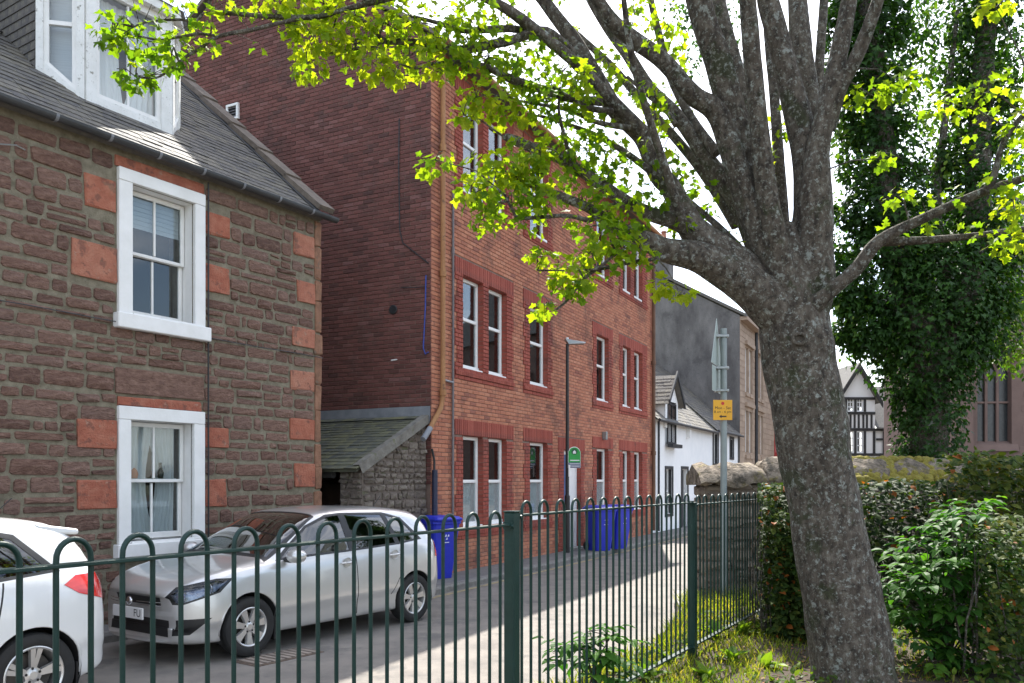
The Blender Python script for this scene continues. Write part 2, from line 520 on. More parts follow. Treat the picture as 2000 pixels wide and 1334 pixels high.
# ================================================================ stone house
ST = fthing('stone_house', 'two-storey brown rubble stone house with white-margined windows and slate roof', 'house', SH)
M['mortar'] = pmat('lime_mortar', [(0.13, 0.112, 0.076), (0.21, 0.182, 0.128), (0.27, 0.24, 0.175)], 9, 0.95, 0.8, 60, speck=[((0.08, 0.075, 0.055), 17, 0.6, 0.6), ((0.33, 0.31, 0.27), 5, 0.69, 0.6)])
M['rubble'] = pmat('brown_rubble_stone', [(0.07, 0.038, 0.028), (0.175, 0.10, 0.074), (0.31, 0.20, 0.15)], 15, 0.92, 1.0, 34, contrast=(0.33, 0.68), bdist=0.03, bump2=(9, 0.8, 0.05), stretch=(0.7, 0.7, 1.5),  # colour contrast is natural tone plus a stand-in for crevice shade
                   tones=[(0.10, 0.05, 0.038), (0.185, 0.095, 0.068), (0.26, 0.15, 0.112), (0.20, 0.122, 0.098)], tmix=0.5, speck=[((0.40, 0.37, 0.33), 7, 0.72, 0.6), ((0.05, 0.03, 0.03), 30, 0.62, 0.6)])
M['sandstone'] = pmat('red_sandstone', [(0.25, 0.075, 0.045), (0.37, 0.125, 0.075), (0.45, 0.20, 0.13)], 8, 0.9, 0.9, 38, contrast=(0.34, 0.66), bdist=0.025,
                      tones=[(0.29, 0.075, 0.045), (0.40, 0.13, 0.075), (0.44, 0.22, 0.145)], tmix=0.5, speck=[((0.15, 0.065, 0.048), 6, 0.55, 0.65), ((0.36, 0.26, 0.19), 11, 0.61, 0.55), ((0.16, 0.13, 0.09), 3.5, 0.60, 0.5)])
M['corner_stone'] = pmat('brown_corner_sandstone', [(0.15, 0.075, 0.045), (0.27, 0.135, 0.08), (0.36, 0.19, 0.12)], 9, 0.92, 0.8, 40, contrast=(0.34, 0.66), tones=[(0.17, 0.09, 0.055), (0.34, 0.17, 0.10)], tmix=0.4, speck=((0.12, 0.11, 0.085), 8, 0.58, 0.6))
M['slate'] = pmat('weathered_slate', [(0.06, 0.056, 0.05), (0.115, 0.105, 0.09), (0.185, 0.165, 0.125)], 10, 0.75, 0.5, 50,
                  tones=[(0.06, 0.06, 0.066), (0.115, 0.108, 0.1), (0.18, 0.16, 0.12)], tmix=0.5, speck=((0.25, 0.23, 0.14), 17, 0.62, 0.5))
M['coping'] = pmat('skew_coping_stone', [(0.12, 0.095, 0.075), (0.21, 0.17, 0.135)], 6, 0.9, 0.5, 40)
XC = 3.253                                          # right-hand corner
XL = -6.0
EZ, PITCH = 5.70, R(40.4)

def rect_px(fr, u0, u1, v0, v1, y=0.0):
    """a rectangle on the facade from pixel edges (heights taken at its left edge)"""
    x0, z1 = fr.hit(u0, v0, y); x1, _ = fr.hit(u1, v0, y); _, z0 = fr.hit(u0, v1, y)
    return [x0, x1, z0, z1]

# openings (painted margins are around them)
up_o = [SH.hit(255, 500)[0], SH.hit(377, 500)[0], SH.hit(255, 612)[1], SH.hit(255, 359)[1]]
lo_o = [SH.hit(252, 900)[0], SH.hit(375, 900)[0], SH.hit(252, 1058)[1], SH.hit(252, 820)[1]]
up_m = [SH.hit(228, 400)[0], SH.hit(397, 400)[0], SH.hit(228, 601)[1], SH.hit(228, 325)[1]]
lo_m = [SH.hit(228, 900)[0], SH.hit(396, 900)[0], SH.hit(228, 1062)[1], SH.hit(228, 792)[1]]
openings = [up_o, lo_o]
# wall core of mortar with the two openings
mb = MB()
def wall_core(mb, x0, x1, z0, z1, ops, y, depth):
    xs_ = sorted({x0, x1, *[o[0] for o in ops], *[o[1] for o in ops]}); zs_ = sorted({z0, z1, *[o[2] for o in ops], *[o[3] for o in ops]})
    for a, b in zip(xs_[:-1], xs_[1:]):
        for c, d in zip(zs_[:-1], zs_[1:]):
            mx, mz = (a + b) / 2, (c + d) / 2
            if any(o[0] < mx < o[1] and o[2] < mz < o[3] for o in ops): continue
            mb.quad((a, y, c), (b, y, c), (b, y, d), (a, y, d))
    for o in ops:
        mb.quad((o[0], y, o[2]), (o[0], y, o[3]), (o[0], y + depth, o[3]), (o[0], y + depth, o[2]))
        mb.quad((o[1], y, o[2]), (o[1], y + depth, o[2]), (o[1], y + depth, o[3]), (o[1], y, o[3]))
        mb.quad((o[0], y, o[3]), (o[1], y, o[3]), (o[1], y + depth, o[3]), (o[0], y + depth, o[3]))
        mb.quad((o[0], y, o[2]), (o[0], y + depth, o[2]), (o[1], y + depth, o[2]), (o[1], y, o[2]))
wall_core(mb, XL, XC, -0.1, EZ, openings, 0.0, 0.5)
DEP = 7.6
apex = (DEP / 2, EZ + DEP / 2 * math.tan(PITCH))
for xg in (XL, XC):                                  # gables
    mb.add([(xg, 0, -0.1), (xg, DEP, -0.1), (xg, DEP, EZ), (xg, apex[0], apex[1]), (xg, 0, EZ)], [(0, 1, 2, 3, 4)])
mb.quad((XL, DEP, -0.1), (XC, DEP, -0.1), (XC, DEP, EZ), (XL, DEP, EZ))
mb.quad((XL, 0.3, 3.1), (XC, 0.3, 3.1), (XC, DEP, 3.1), (XL, DEP, 3.1))       # floor between storeys
house_wall = mb.build('wall', M['mortar'], ST, fix=False)

# dressed blocks beside the windows and at the corner
blocks = []
def blk(u0, u1, v0, v1, tone, name='quoin'):
    r = rect_px(SH, u0, u1, v0, v1); blocks.append((r, tone, name))
for q in ((165, 227, 335, 400, .55), (137, 227, 464, 536, .75), (150, 227, 816, 872, .35), (150, 227, 938, 996, .25)):
    blk(*q)
for q in ((400, 447, 411, 455, .4), (400, 447, 514, 568, .4), (399, 445, 833, 876, .3), (399, 440, 935, 989, .3)):
    blk(*q)
for q in ((571, 606, 452, 494, .8), (580, 606, 545, 588, .7), (571, 604, 637, 676, .75), (566, 603, 722, 758, .95), (564, 602, 815, 857, .5), (573, 601, 905, 950, .55), (568, 600, 998, 1040, .5)):
    x0 = SH.hit(q[0], q[2])[0]; z1 = SH.hit(q[0], q[2])[1]; z0 = SH.hit(q[0], q[3])[1]
    blocks.append(([x0, XC - 0.125, z0, z1], q[4], 'quoin'))
lint_u = [up_m[0] - 0.02, up_m[1] - 0.0, up_m[3] + 0.008, SH.hit(228, 302)[1]]
lint_l = [lo_m[0], lo_m[1] - 0.03, lo_m[3] + 0.008, SH.hit(228, 771)[1]]
big_b = [lo_m[0] - 0.02, lo_m[1] + 0.0, SH.hit(228, 766)[1] + 0.0, SH.hit(228, 718)[1]]
blocks += [(lint_u, 0.35, 'lintel'), (lint_l, 0.2, 'lintel')]
# long narrow dressed stones that run up the corner
z = -0.05
while z < EZ - 0.05:
    h_ = random.uniform(0.3, 0.5); z1 = min(z + h_, EZ - 0.02)
    blocks.append(([XC - 0.12, XC + 0.012, z + 0.006, z1 - 0.006], random.uniform(0.1, 0.5), 'corner_stone')); z = z1
big_stone = (big_b, 0.5, 'lintel')
for (r, tone, nm) in blocks + [big_stone]:
    mb = MB(); j = lambda: random.uniform(-0.006, 0.006)
    mb.cbox(r[0] + 2 * j(), r[1] + 2 * j(), -0.028 + j(), 0.06, r[2] + 2 * j(), r[3] + 2 * j(), 0.012, tone)
    mb.v = [(x + 2 * j(), y, z + 2 * j()) for x, y, z in mb.v]
    mb.build(nm, M['corner_stone'] if nm == 'corner_stone' else M['sandstone'] if nm != 'lintel' or tone != 0.5 else M['rubble'], ST)

# rubble: roughly coursed stones, each its own
block_rects = [b[0] for b in blocks] + [big_b, up_m, lo_m,
               [up_m[0] - 0.04, up_m[1] + 0.04, up_m[2] - 0.24, up_m[2] + 0.02], [lo_m[0] - 0.04, lo_m[1] + 0.04, lo_m[2] - 0.2, lo_m[2] + 0.02]]
def stone_mesh(w, h, d, rnd):
    """irregular rock-faced stone, front towards -y, centred on its base point"""
    a, b = w / 2, h / 2; c = min(0.15 * h, 0.028)
    ring = [(-a + c, -b), (a - c, -b), (a, -b + c), (a, b - c), (a - c, b), (-a + c, b), (-a, b - c), (-a, -b + c)]
    jj = lambda s: rnd.uniform(-s, s)
    ring = [(x + jj(0.011), z_ + jj(0.010)) for x, z_ in ring]
    vs = [(x, 0.01, z_) for x, z_ in ring]
    vs += [(x * 0.95, -d * rnd.uniform(0.35, 1.0), z_ * rnd.uniform(0.84, 0.95)) for x, z_ in ring]
    vs += [(-a * 0.45 + jj(0.03), -d * rnd.uniform(0.8, 1.45), jj(0.03)), (a * 0.4 + jj(0.03), -d * rnd.uniform(0.8, 1.45), jj(0.03))]
    fs = [(i, (i + 1) % 8, (i + 1) % 8 + 8, i + 8) for i in range(8)]
    fs += [(8, 9, 17, 16), (9, 10, 17), (10, 11, 17), (11, 12, 17), (12, 13, 16, 17), (13, 14, 16), (14, 15, 16), (15, 8, 16)]
    return vs, fs
def rubble_fill(x0, x1, z0, z1, rects, rnd, hmin=0.09, hmax=0.22, wmin=0.14, wmax=0.56, gap=0.030, dmin=0.012, dmax=0.034, clip=None):
    items = []; z = z0
    while z < z1:
        h = rnd.uniform(hmin, hmax)
        if z + h > z1: h = z1 - z
        if h < 0.06: break
        bl = sorted([(r[0] - 0.01, r[1] + 0.01) for r in rects if min(r[3], z + h) - max(r[2], z) > 0.34 * h])
        segs = []; c = x0
        for (a, b) in bl:
            if a > c: segs.append((c, a))
            c = max(c, b)
        if c < x1: segs.append((c, x1))
        for (a, b) in segs:
            x = a
            while x < b - 0.05:
                w = rnd.uniform(wmin, wmax) * (1.0 if rnd.random() > 0.2 else 0.6)
                if x + w > b - 0.12: w = b - x
                if w > wmax * 1.4: w = w / 2
                mid = x + w / 2
                if clip is None or clip(mid, z + h / 2):
                    if h > 0.165 and rnd.random() < 0.22:
                        hs = h * rnd.uniform(0.4, 0.6)
                        pr = [(z, hs), (z + hs, h - hs)]
                    else: pr = [(z + rnd.uniform(-0.012, 0.012), h * rnd.uniform(0.88, 1.05))]
                    for (zz, hh) in pr:
                        vs, fs = stone_mesh(max(0.05, w - gap), max(0.04, hh - gap), rnd.uniform(dmin, dmax), rnd)
                        items.append(((mid, 0.0, zz + hh / 2), vs, fs, rnd.random(), None))
                x += w
        z += h
    return items
rnd = random.Random(11)
items = rubble_fill(XL, XC - 0.125, 0.0, EZ - 0.03, block_rects, rnd)
pieces(ST, 'stone', items, M['rubble'], FM(SH), 300)

# windows: painted margin, reveal, sash frames, panes, glazing bars
def sash_window(parent, op, mg, sill_h, depth, mats, name='window', curtains=None, blind=None):
    x0, x1, z0, z1 = op; mx0, mx1, mz0, mz1 = mg
    wm = mats
    mb = MB()                                        # raised painted margin: head and two jambs, butted end to end
    mb.cbox(mx0, mx1, -0.055, 0.02, z1 + 0.001, mz1, 0.006)
    mb.cbox(mx0, x0, -0.052, 0.02, z0 - 0.02, z1 - 0.001, 0.006)
    mb.cbox(x1, mx1, -0.052, 0.02, z0 - 0.02, z1 - 0.001, 0.006)
    w = mb.build(name, wm, parent)
    mb = MB(); e = 0.003                              # painted reveal lining
    mb.box(x0 - 0.0, x0 + e, 0.02, depth + 0.08, z0, z1); mb.box(x1 - e, x1, 0.02, depth + 0.08, z0, z1)
    mb.box(x0 + e, x1 - e, 0.02, depth + 0.08, z1 - e, z1); mb.box(x0 + e, x1 - e, 0.02, depth + 0.08, z0, z0 + e)
    mb.build('reveal', wm, w)
    mb = MB(); mb.cbox(mx0 - 0.045, mx1 + 0.045, -0.115, 0.018, z0 - sill_h, z0 - 0.022, 0.01)
    mb.box(x0 + e, x1 - e, -0.06, depth, z0 - 0.022, z0 + e)
    mb.build('sill', wm, w)
    zm = (z0 + z1) / 2; fw = 0.05
    a, b = x0 + 0.012, x1 - 0.012
    for (zz0, zz1, yy, nm) in ((zm - 0.02, z1 - 0.01, depth, 'upper_sash'), (z0 + 0.01, zm + 0.02, depth + 0.045, 'lower_sash')):
        mb = MB(); t = 0.04
        mb.cbox(a, a + fw, yy, yy + t, zz0, zz1, 0.005); mb.cbox(b - fw, b, yy, yy + t, zz0, zz1, 0.005)
        mb.cbox(a + fw, b - fw, yy, yy + t, zz1 - fw * (1.1 if nm[0] == 'u' else 0.8), zz1, 0.005)
        mb.cbox(a + fw, b - fw, yy, yy + t, zz0, zz0 + fw * (0.8 if nm[0] == 'u' else 1.5), 0.005)
        mc = (a + b) / 2; mb.cbox(mc - 0.014, mc + 0.014, yy + 0.004, yy + t - 0.004, zz0 + fw, zz1 - fw, 0.004)
        s_ = mb.build(nm, M['white_paint'], w)
        for (p, q) in ((a + fw, mc - 0.014), (mc + 0.014, b - fw)):
            g = MB(); g.box(p - 0.004, q + 0.004, yy + 0.018, yy + 0.022, zz0 + fw * 0.6, zz1 - fw * 0.7)
            g.build('pane', M['glass'], w)
    return w
w1 = sash_window(ST, up_o, up_m, 0.20, 0.16, M['white_paint'])
w2 = sash_window(ST, lo_o, lo_m, 0.19, 0.15, M['white_paint'])
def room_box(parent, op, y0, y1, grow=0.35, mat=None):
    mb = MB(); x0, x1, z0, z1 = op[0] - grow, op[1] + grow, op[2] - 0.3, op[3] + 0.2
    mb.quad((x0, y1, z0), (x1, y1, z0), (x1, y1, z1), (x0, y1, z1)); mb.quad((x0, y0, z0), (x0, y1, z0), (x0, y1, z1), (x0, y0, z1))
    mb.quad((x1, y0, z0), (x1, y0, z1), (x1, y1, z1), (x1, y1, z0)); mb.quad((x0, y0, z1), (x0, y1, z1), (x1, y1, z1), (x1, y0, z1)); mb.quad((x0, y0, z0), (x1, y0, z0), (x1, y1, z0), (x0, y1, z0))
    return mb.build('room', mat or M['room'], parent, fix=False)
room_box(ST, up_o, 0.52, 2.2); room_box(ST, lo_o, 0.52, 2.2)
def curtain(parent, x0, x1, z0, z1, y, amp=0.02, waves=6, name='curtain', mat=None, gather=None):
    mb = MB(); n = 40; rows = 8
    vs = []
    for j in range(rows + 1):
        t = j / rows; z = z1 + (z0 - z1) * t
        for i in range(n + 1):
            s_ = i / n
            xa, xb = x0, x1
            if gather:                                # gathered towards one side lower down
                k = gather[1] * math.sin(math.pi * min(1, t * 1.0)) ** 1.2
                if gather[0] == 'l': xb = x1 - (x1 - x0) * k
                else: xa = x0 + (x1 - x0) * k
            vs.append((xa + (xb - xa) * s_, y + amp * math.sin(2 * math.pi * waves * s_ + j * 0.2) + 0.006 * math.sin(i * 1.7), z))
    fs = [(j * (n + 1) + i, j * (n + 1) + i + 1, (j + 1) * (n + 1) + i + 1, (j + 1) * (n + 1) + i) for j in range(rows) for i in range(n)]
    mb.add(vs, fs)
    return mb.build(name, mat or M['curtain'], parent, smooth=True)
xm = (lo_o[0] + lo_o[1]) / 2
curtain(w2, lo_o[0] + 0.05, xm + 0.06, lo_o[2] + 0.05, lo_o[3] - 0.05, 0.27, gather=('l', 0.22))
curtain(w2, xm - 0.02, lo_o[1] - 0.06, lo_o[2] + 0.05, lo_o[3] - 0.05, 0.29, gather=('r', 0.35))
mb = MB()
for i in range(7):
    zt = up_o[3] - 0.06 - i * 0.055
    mb.box(up_o[0] + 0.05, up_o[1] - 0.05, 0.225, 0.23, zt - 0.052, zt)
mb.build('blind', M['blind'], w1)
# ornaments standing on the lower sash rail shelf behind the glass
M['orange_glaze'] = pmat('orange_glaze', [(0.55, 0.13, 0.03), (0.65, 0.2, 0.05)], 6, 0.3)
M['dark_glaze'] = pmat('dark_green_glaze', [(0.03, 0.05, 0.04), (0.05, 0.07, 0.05)], 6, 0.3)
zs_ = (lo_o[2] + lo_o[3]) / 2 + 0.03
mb = MB(); mb.box(lo_o[0] + 0.06, lo_o[1] - 0.06, 0.245, 0.265, zs_ - 0.02, zs_); mb.build('window_shelf', M['white_paint'], w2)
def ornament(name, label, fx, prof, mat):
    p = SH.w(lo_o[0] + (lo_o[1] - lo_o[0]) * fx, 0.25, zs_)
    mb = MB(); mb.lathe(prof, 14); o = mb.build(name, mat, None, smooth=True); o.location = p
    tag(o, label, 'ornament')
ornament('ornament', 'squat orange ornament on the window shelf of the stone house', 0.26, [(0.0, 0), (0.04, 0), (0.05, 0.05), (0.035, 0.10), (0.012, 0.125), (0, 0.13)], M['orange_glaze'])
ornament('ornament', 'slim orange ornament beside the glazing bar in the stone house window', 0.56, [(0.0, 0), (0.02, 0), (0.025, 0.06), (0.012, 0.12), (0, 0.125)], M['orange_glaze'])
ornament('vase', 'dark slender vase on the window shelf of the stone house', 0.68, [(0.0, 0), (0.03, 0), (0.04, 0.07), (0.015, 0.13), (0.018, 0.2), (0.0, 0.2)], M['dark_glaze'])

# cable across the wall and the thin pipe beside the windows
mb = MB()
p0 = SH.hit(-40, 582); p1 = SH.hit(626, 700)
mb.tube([(p0[0] + (p1[0] - p0[0]) * i / 12, -0.052, p0[1] + (p1[1] - p0[1]) * i / 12 + 0.012 * math.sin(i * 1.3) * 0.4) for i in range(13)], 0.006, 5)
mb.build('cable', M['gutter'], ST)
xp = SH.hit(401, 700)[0]
mb = MB(); mb.tube([(xp, -0.062, EZ - 0.06), (xp, -0.062, 2.7), (xp + 0.005, -0.062, 0.12)], 0.011, 6); mb.build('thin_pipe', M['black_plastic'], ST)
mb = MB(); q0 = SH.hit(-20, 283); q1 = SH.hit(46, 294)
mb.tube([(q0[0], -0.06, q0[1]), (q1[0] - 0.1, -0.055, q1[1] + 0.01), (q1[0], -0.03, q1[1])], 0.008, 5); mb.build('cable', M['steel'], ST)

# ---- roof: slates, gutter, skew copings
tanp = math.tan(PITCH); cosp, sinp = math.cos(PITCH), math.sin(PITCH)
Y0R = -0.13; Z0R = EZ + 0.035
def roofp(x, s_, lift=0.0):
    return Vector((x, Y0R + s_ * cosp - lift * sinp, Z0R + s_ * sinp + lift * cosp))
LR = (apex[0] - Y0R) / cosp
mb = MB()
mb.quad(roofp(XL, 0, -0.02), roofp(XC, 0, -0.02), roofp(XC, LR, -0.02), roofp(XL, LR, -0.02))
zr = roofp(0, LR).z
mb.quad((XL, apex[0], zr - 0.02), (XC, apex[0], zr - 0.02), (XC, DEP + 0.2, EZ - 0.1), (XL, DEP + 0.2, EZ - 0.1))
mb.quad(roofp(XL, 0, -0.02), (XL, 0.02, EZ - 0.02), (XC, 0.02, EZ - 0.02), roofp(XC, 0, -0.02))
roof = mb.build('roof', M['slate'], ST, fix=False)
# dormer plan first, so slates stop at it
def hit_roof(u, v):
    d = ray(u, v); dl = Vector((d.dot(SH.ex), d.dot(SH.ey), d.z)); c = SH.c
    nrm = Vector((0, -sinp, cosp)); p = roofp(0, 0)
    t = (p - c).dot(nrm) / dl.dot(nrm)
    return c + dl * t
dB, dC = hit_roof(166, 196), hit_roof(334, 264)
yd = (dB.y + dC.y) / 2
xB, xC_ = SH.hit(166, 120, yd)[0], SH.hit(334, 200, yd)[0]
cant = 0.38
dz_e = SH.hit(330, 38, yd)[1]                       # dormer eave height
print('dormer', yd, xB, xC_, dz_e, dB, dC)
def in_dormer(x, y):
    if y < yd - 0.02: return False
    k = min(cant, y - yd)
    return xB - k < x < xC_ + k
def slate_items(P, x0, x1, s0, s1, rnd, expo=0.135, wmin=0.17, wmax=0.29, skip=None, thick=0.009):
    items = []; r = 0; s_ = s0
    while s_ < s1:
        x = x0 - rnd.uniform(0, 0.2)
        ex = expo * (1.12 - 0.3 * (s_ - s0) / max(0.1, s1 - s0))
        while x < x1:
            w = rnd.uniform(wmin, wmax); xa, xb = max(x, x0), min(x + w - 0.006, x1)
            x += w
            if xb - xa < 0.04: continue
            mid = P((xa + xb) / 2, s_ + ex / 2)
            if skip and skip(mid): continue
            l0 = rnd.uniform(0.010, 0.018); j = rnd.uniform(-0.008, 0.008); t = rnd.uniform(0.85, 1.25) * thick
            o = P((xa + xb) / 2, s_)
            pts = [P(xa, s_ + j, l0), P(xb, s_ + j + rnd.uniform(-.006, .006), l0 + rnd.uniform(-.002, .003)), P(xb, min(s_ + ex * 1.5, s1 + 0.1), 0.0), P(xa, min(s_ + ex * 1.5, s1 + 0.1), 0.0)]
            top = [P(xa, s_ + j, l0 + t), P(xb, s_ + j, l0 + t), P(xb, min(s_ + ex * 1.5, s1 + 0.1), t), P(xa, min(s_ + ex * 1.5, s1 + 0.1), t)]
            vs = [p - o for p in pts + top]
            fs = [(4, 5, 6, 7), (0, 1, 5, 4), (1, 2, 6, 5), (3, 0, 4, 7), (0, 3, 2, 1)]
            items.append((o, vs, fs, rnd.random(), None))
        s_ += ex; r += 1
    return items
rnd = random.Random(5)
items = slate_items(roofp, XL, XC - 0.12, 0.0, LR, rnd, skip=lambda p: in_dormer(p.x, p.y - 0.03))
pieces(roof, 'slate', items, M['slate'], FM(SH), 300)
# gutter with joints
mb = MB(); prof = []
for k in range(9):
    t = math.pi * k / 8; prof.append((Y0R - 0.055 - 0.062 * math.cos(t), Z0R - 0.012 - 0.062 * math.sin(t)))
prof2 = [(y + (0.007 if k == 0 else -0.007 if k == 8 else 0) , z + 0.007) for k, (y, z) in enumerate(prof)]
x0, x1 = XL, XC + 0.16
for k in range(8):
    (ya, za), (yb, zb) = prof[k], prof[k + 1]
    mb.quad((x0, ya, za), (x1, ya, za), (x1, yb, zb), (x0, yb, zb))
    (ya, za), (yb, zb) = prof2[k], prof2[k + 1]
    mb.quad((x0, yb, zb), (x1, yb, zb), (x1, ya, za), (x0, ya, za))
mb.add([(x1, y, z) for y, z in prof], [tuple(range(9))])
gut = mb.build('gutter', M['gutter'], ST, smooth=True, fix=False)
xg = XL + 0.2
while xg < XC + 0.1:
    mb = MB()
    pr = [(Y0R - 0.055 - 0.068 * math.cos(math.pi * k / 8), Z0R - 0.012 - 0.068 * math.sin(math.pi * k / 8)) for k in range(9)]
    for k in range(8):
        mb.quad((xg, *pr[k]), (xg + 0.035, *pr[k]), (xg + 0.035, *pr[k + 1]), (xg, *pr[k + 1]))
    mb.build('gutter_joint', M['lead'], gut, fix=False); xg += 0.62
# skew copings up the verge, each slab lapping the next
s_ = 0.05
while s_ < LR - 0.1:
    L = random.uniform(0.72, 0.95); s1 = min(s_ + L, LR)
    a0, a1 = roofp(XC - 0.16, s_, 0.05), roofp(XC + 0.14, s_, 0.05)
    b0, b1 = roofp(XC - 0.16, s1 + 0.05, 0.02), roofp(XC + 0.14, s1 + 0.05, 0.02)
    up = Vector((0, -sinp, cosp)) * 0.075
    mb = MB(); mb.add([a0, a1, b1, b0, a0 + up, a1 + up, b1 + up, b0 + up], [(0, 3, 2, 1), (4, 5, 6, 7), (0, 1, 5, 4), (1, 2, 6, 5), (2, 3, 7, 6), (3, 0, 4, 7)], random.random())
    mb.build('skew_coping', M['coping'], ST); s_ = s1
mb = MB()
mb.tube([(XL, apex[0], zr + 0.03), (XC, apex[0], zr + 0.03)], 0.09, 8); mb.build('ridge', M['coping'], ST)
# lead strip under the copings
mb = MB(); mb.quad(roofp(XC - 0.24, 0.0, 0.034), roofp(XC - 0.10, 0.0, 0.034), roofp(XC - 0.10, LR, 0.034), roofp(XC - 0.24, LR, 0.034))
mb.build('flashing', M['gutter'], ST)

# ---- canted dormer
DZ0 = min(dB.z, dC.z) - 0.15
plan = [(xB - cant, yd + cant), (xB, yd), (xC_, yd), (xC_ + cant, yd + cant)]
dorm = None
def panel_frame(p, q):
    a = Vector((p[0], p[1], 0)); b = Vector((q[0], q[1], 0)); d = (b - a); L = d.length; d /= L
    n_ = Vector((d.y, -d.x, 0))
    return a, d, n_, L
mb = MB()
mb.add([(x, y, dz_e + 0.02) for x, y in plan] + [(xC_ + cant, yd + 3.0, dz_e + 0.02), (xB - cant, yd + 3.0, dz_e + 0.02)], [(0, 1, 2, 3, 4, 5)])
dorm = mb.build('dormer', M['white_paint'], ST, fix=False)
def dorm_panel(p, q, post0, post1, ncol, zbot0, zbot1, transom):
    a, d, n_, L = panel_frame(p, q)
    def P(s_, o, z): return a + d * s_ + n_ * o + Vector((0, 0, z))
    def bx(s0, s1, o0, o1, z0, z1, name, mat):
        m_ = MB(); m_.add([P(s0, o0, z0), P(s1, o0, z0), P(s1, o1, z0), P(s0, o1, z0), P(s0, o0, z1), P(s1, o0, z1), P(s1, o1, z1), P(s0, o1, z1)],
                          [(0, 3, 2, 1), (4, 5, 6, 7), (0, 1, 5, 4), (1, 2, 6, 5), (2, 3, 7, 6), (3, 0, 4, 7)])
        return m_.build(name, mat, dorm)
    zb = max(zbot0, zbot1)
    bx(0, post0, -0.06, 0.03, zbot0 - 0.15, dz_e, 'post', M['flaking_paint'])
    bx(L - post1, L, -0.06, 0.03, zbot1 - 0.15, dz_e, 'post', M['flaking_paint'])
    # sill follows the slates
    m_ = MB(); w0 = 0.10
    m_.add([P(post0, -0.05, zbot0 - 0.15), P(L - post1, -0.05, zbot1 - 0.15), P(L - post1, 0.02, zbot1 - 0.15), P(post0, 0.02, zbot0 - 0.15),
            P(post0, -0.05, zbot0 + w0), P(L - post1, -0.05, zbot1 + w0), P(L - post1, 0.02, zbot1 + w0), P(post0, 0.02, zbot0 + w0)],
           [(0, 3, 2, 1), (4, 5, 6, 7), (0, 1, 5, 4), (1, 2, 6, 5), (2, 3, 7, 6), (3, 0, 4, 7)])
    m_.build('sill', M['flaking_paint'], dorm)
    zb0, zb1 = zbot0 + w0, zbot1 + w0
    s0, s1 = post0, L - post1
    bx(s0, s1, -0.05, 0.02, dz_e - 0.09, dz_e - 0.002, 'head', M['white_paint'])
    f = 0.055
    def zl(s_): return zb0 + (zb1 - zb0) * (s_ - s0) / (s1 - s0)
    m_ = MB()
    for (sa, sb) in ((s0, s0 + f), (s1 - f, s1)):
        m_.prism([P(sa, -0.045, zl(sa)), P(sb, -0.045, zl(sb)), P(sb, -0.045, dz_e - 0.09), P(sa, -0.045, dz_e - 0.09)], n_ * 0.045)
    m_.prism([P(s0 + f, -0.045, zl(s0 + f)), P(s1 - f, -0.045, zl(s1 - f)), P(s1 - f, -0.045, zl(s1 - f) + f), P(s0 + f, -0.045, zl(s0 + f) + f)], n_ * 0.045)
    m_.prism([P(s0 + f, -0.045, transom), P(s1 - f, -0.045, transom), P(s1 - f, -0.045, transom + 0.05), P(s0 + f, -0.045, transom + 0.05)], n_ * 0.05)
    for c in range(1, ncol):
        sc_ = s0 + (s1 - s0) * c / ncol
        m_.prism([P(sc_ - 0.012, -0.042, zl(sc_) + f), P(sc_ + 0.012, -0.042, zl(sc_) + f), P(sc_ + 0.012, -0.042, dz_e - 0.1), P(sc_ - 0.012, -0.042, dz_e - 0.1)], n_ * 0.03)
    m_.build('sash_frame', M['white_paint'], dorm)
    for c in range(ncol):
        sa = s0 + (s1 - s0) * c / ncol + (f if c == 0 else 0.012); sb = s0 + (s1 - s0) * (c + 1) / ncol - (f if c == ncol - 1 else 0.012)
        g = MB(); g.quad(P(sa, -0.03, zl(sa) + f), P(sb, -0.03, zl(sb) + f), P(sb, -0.03, transom), P(sa, -0.03, transom)); g.build('pane', M['glass'], dorm)
        g = MB(); g.quad(P(sa, -0.028, transom + 0.05), P(sb, -0.028, transom + 0.05), P(sb, -0.028, dz_e - 0.09), P(sa, -0.028, dz_e - 0.09)); g.build('pane', M['glass'], dorm)
    return P, s0, s1, zl
def roof_z(y): return Z0R + (y - Y0R) * tanp
zt = SH.hit(245, 95, yd)[1]
Pd, s0_, s1_, zl_ = dorm_panel(plan[1], plan[2], 0.13, 0.16, 2, roof_z(yd), roof_z(yd), zt)
dorm_panel(plan[0], plan[1], 0.08, 0.09, 1, roof_z(yd + cant), roof_z(yd), zt + 0.02)
dorm_panel(plan[2], plan[3], 0.09, 0.08, 1, roof_z(yd), roof_z(yd + cant), zt + 0.02)
# inside of the dormer: pale net curtains and a back wall coloured dark as if unlit
mb = MB(); mb.quad((xB - cant, yd + 1.6, DZ0), (xC_ + cant, yd + 1.6, DZ0), (xC_ + cant, yd + 1.6, dz_e), (xB - cant, yd + 1.6, dz_e)); mb.build('room', M['room'], dorm)
curtain(dorm, xB + 0.12, (xB + xC_) / 2 + 0.02, roof_z(yd) + 0.1, dz_e - 0.1, yd + 0.16, 0.012, 5, gather=('l', 0.15))
curtain(dorm, (xB + xC_) / 2, xC_ - 0.14, roof_z(yd) + 0.1, dz_e - 0.1, yd + 0.17, 0.012, 5, gather=('r', 0.3))
m_ = MB(); a, d, n_, L = panel_frame(plan[0], plan[1])
m_.quad(a + d * 0.02 - n_ * 0.16 + Vector((0, 0, roof_z(yd))), a + d * (L - 0.02) - n_ * 0.16 + Vector((0, 0, roof_z(yd))), a + d * (L - 0.02) - n_ * 0.16 + Vector((0, 0, dz_e)), a + d * 0.02 - n_ * 0.16 + Vector((0, 0, dz_e))); m_.build('blind', M['blind'], dorm)
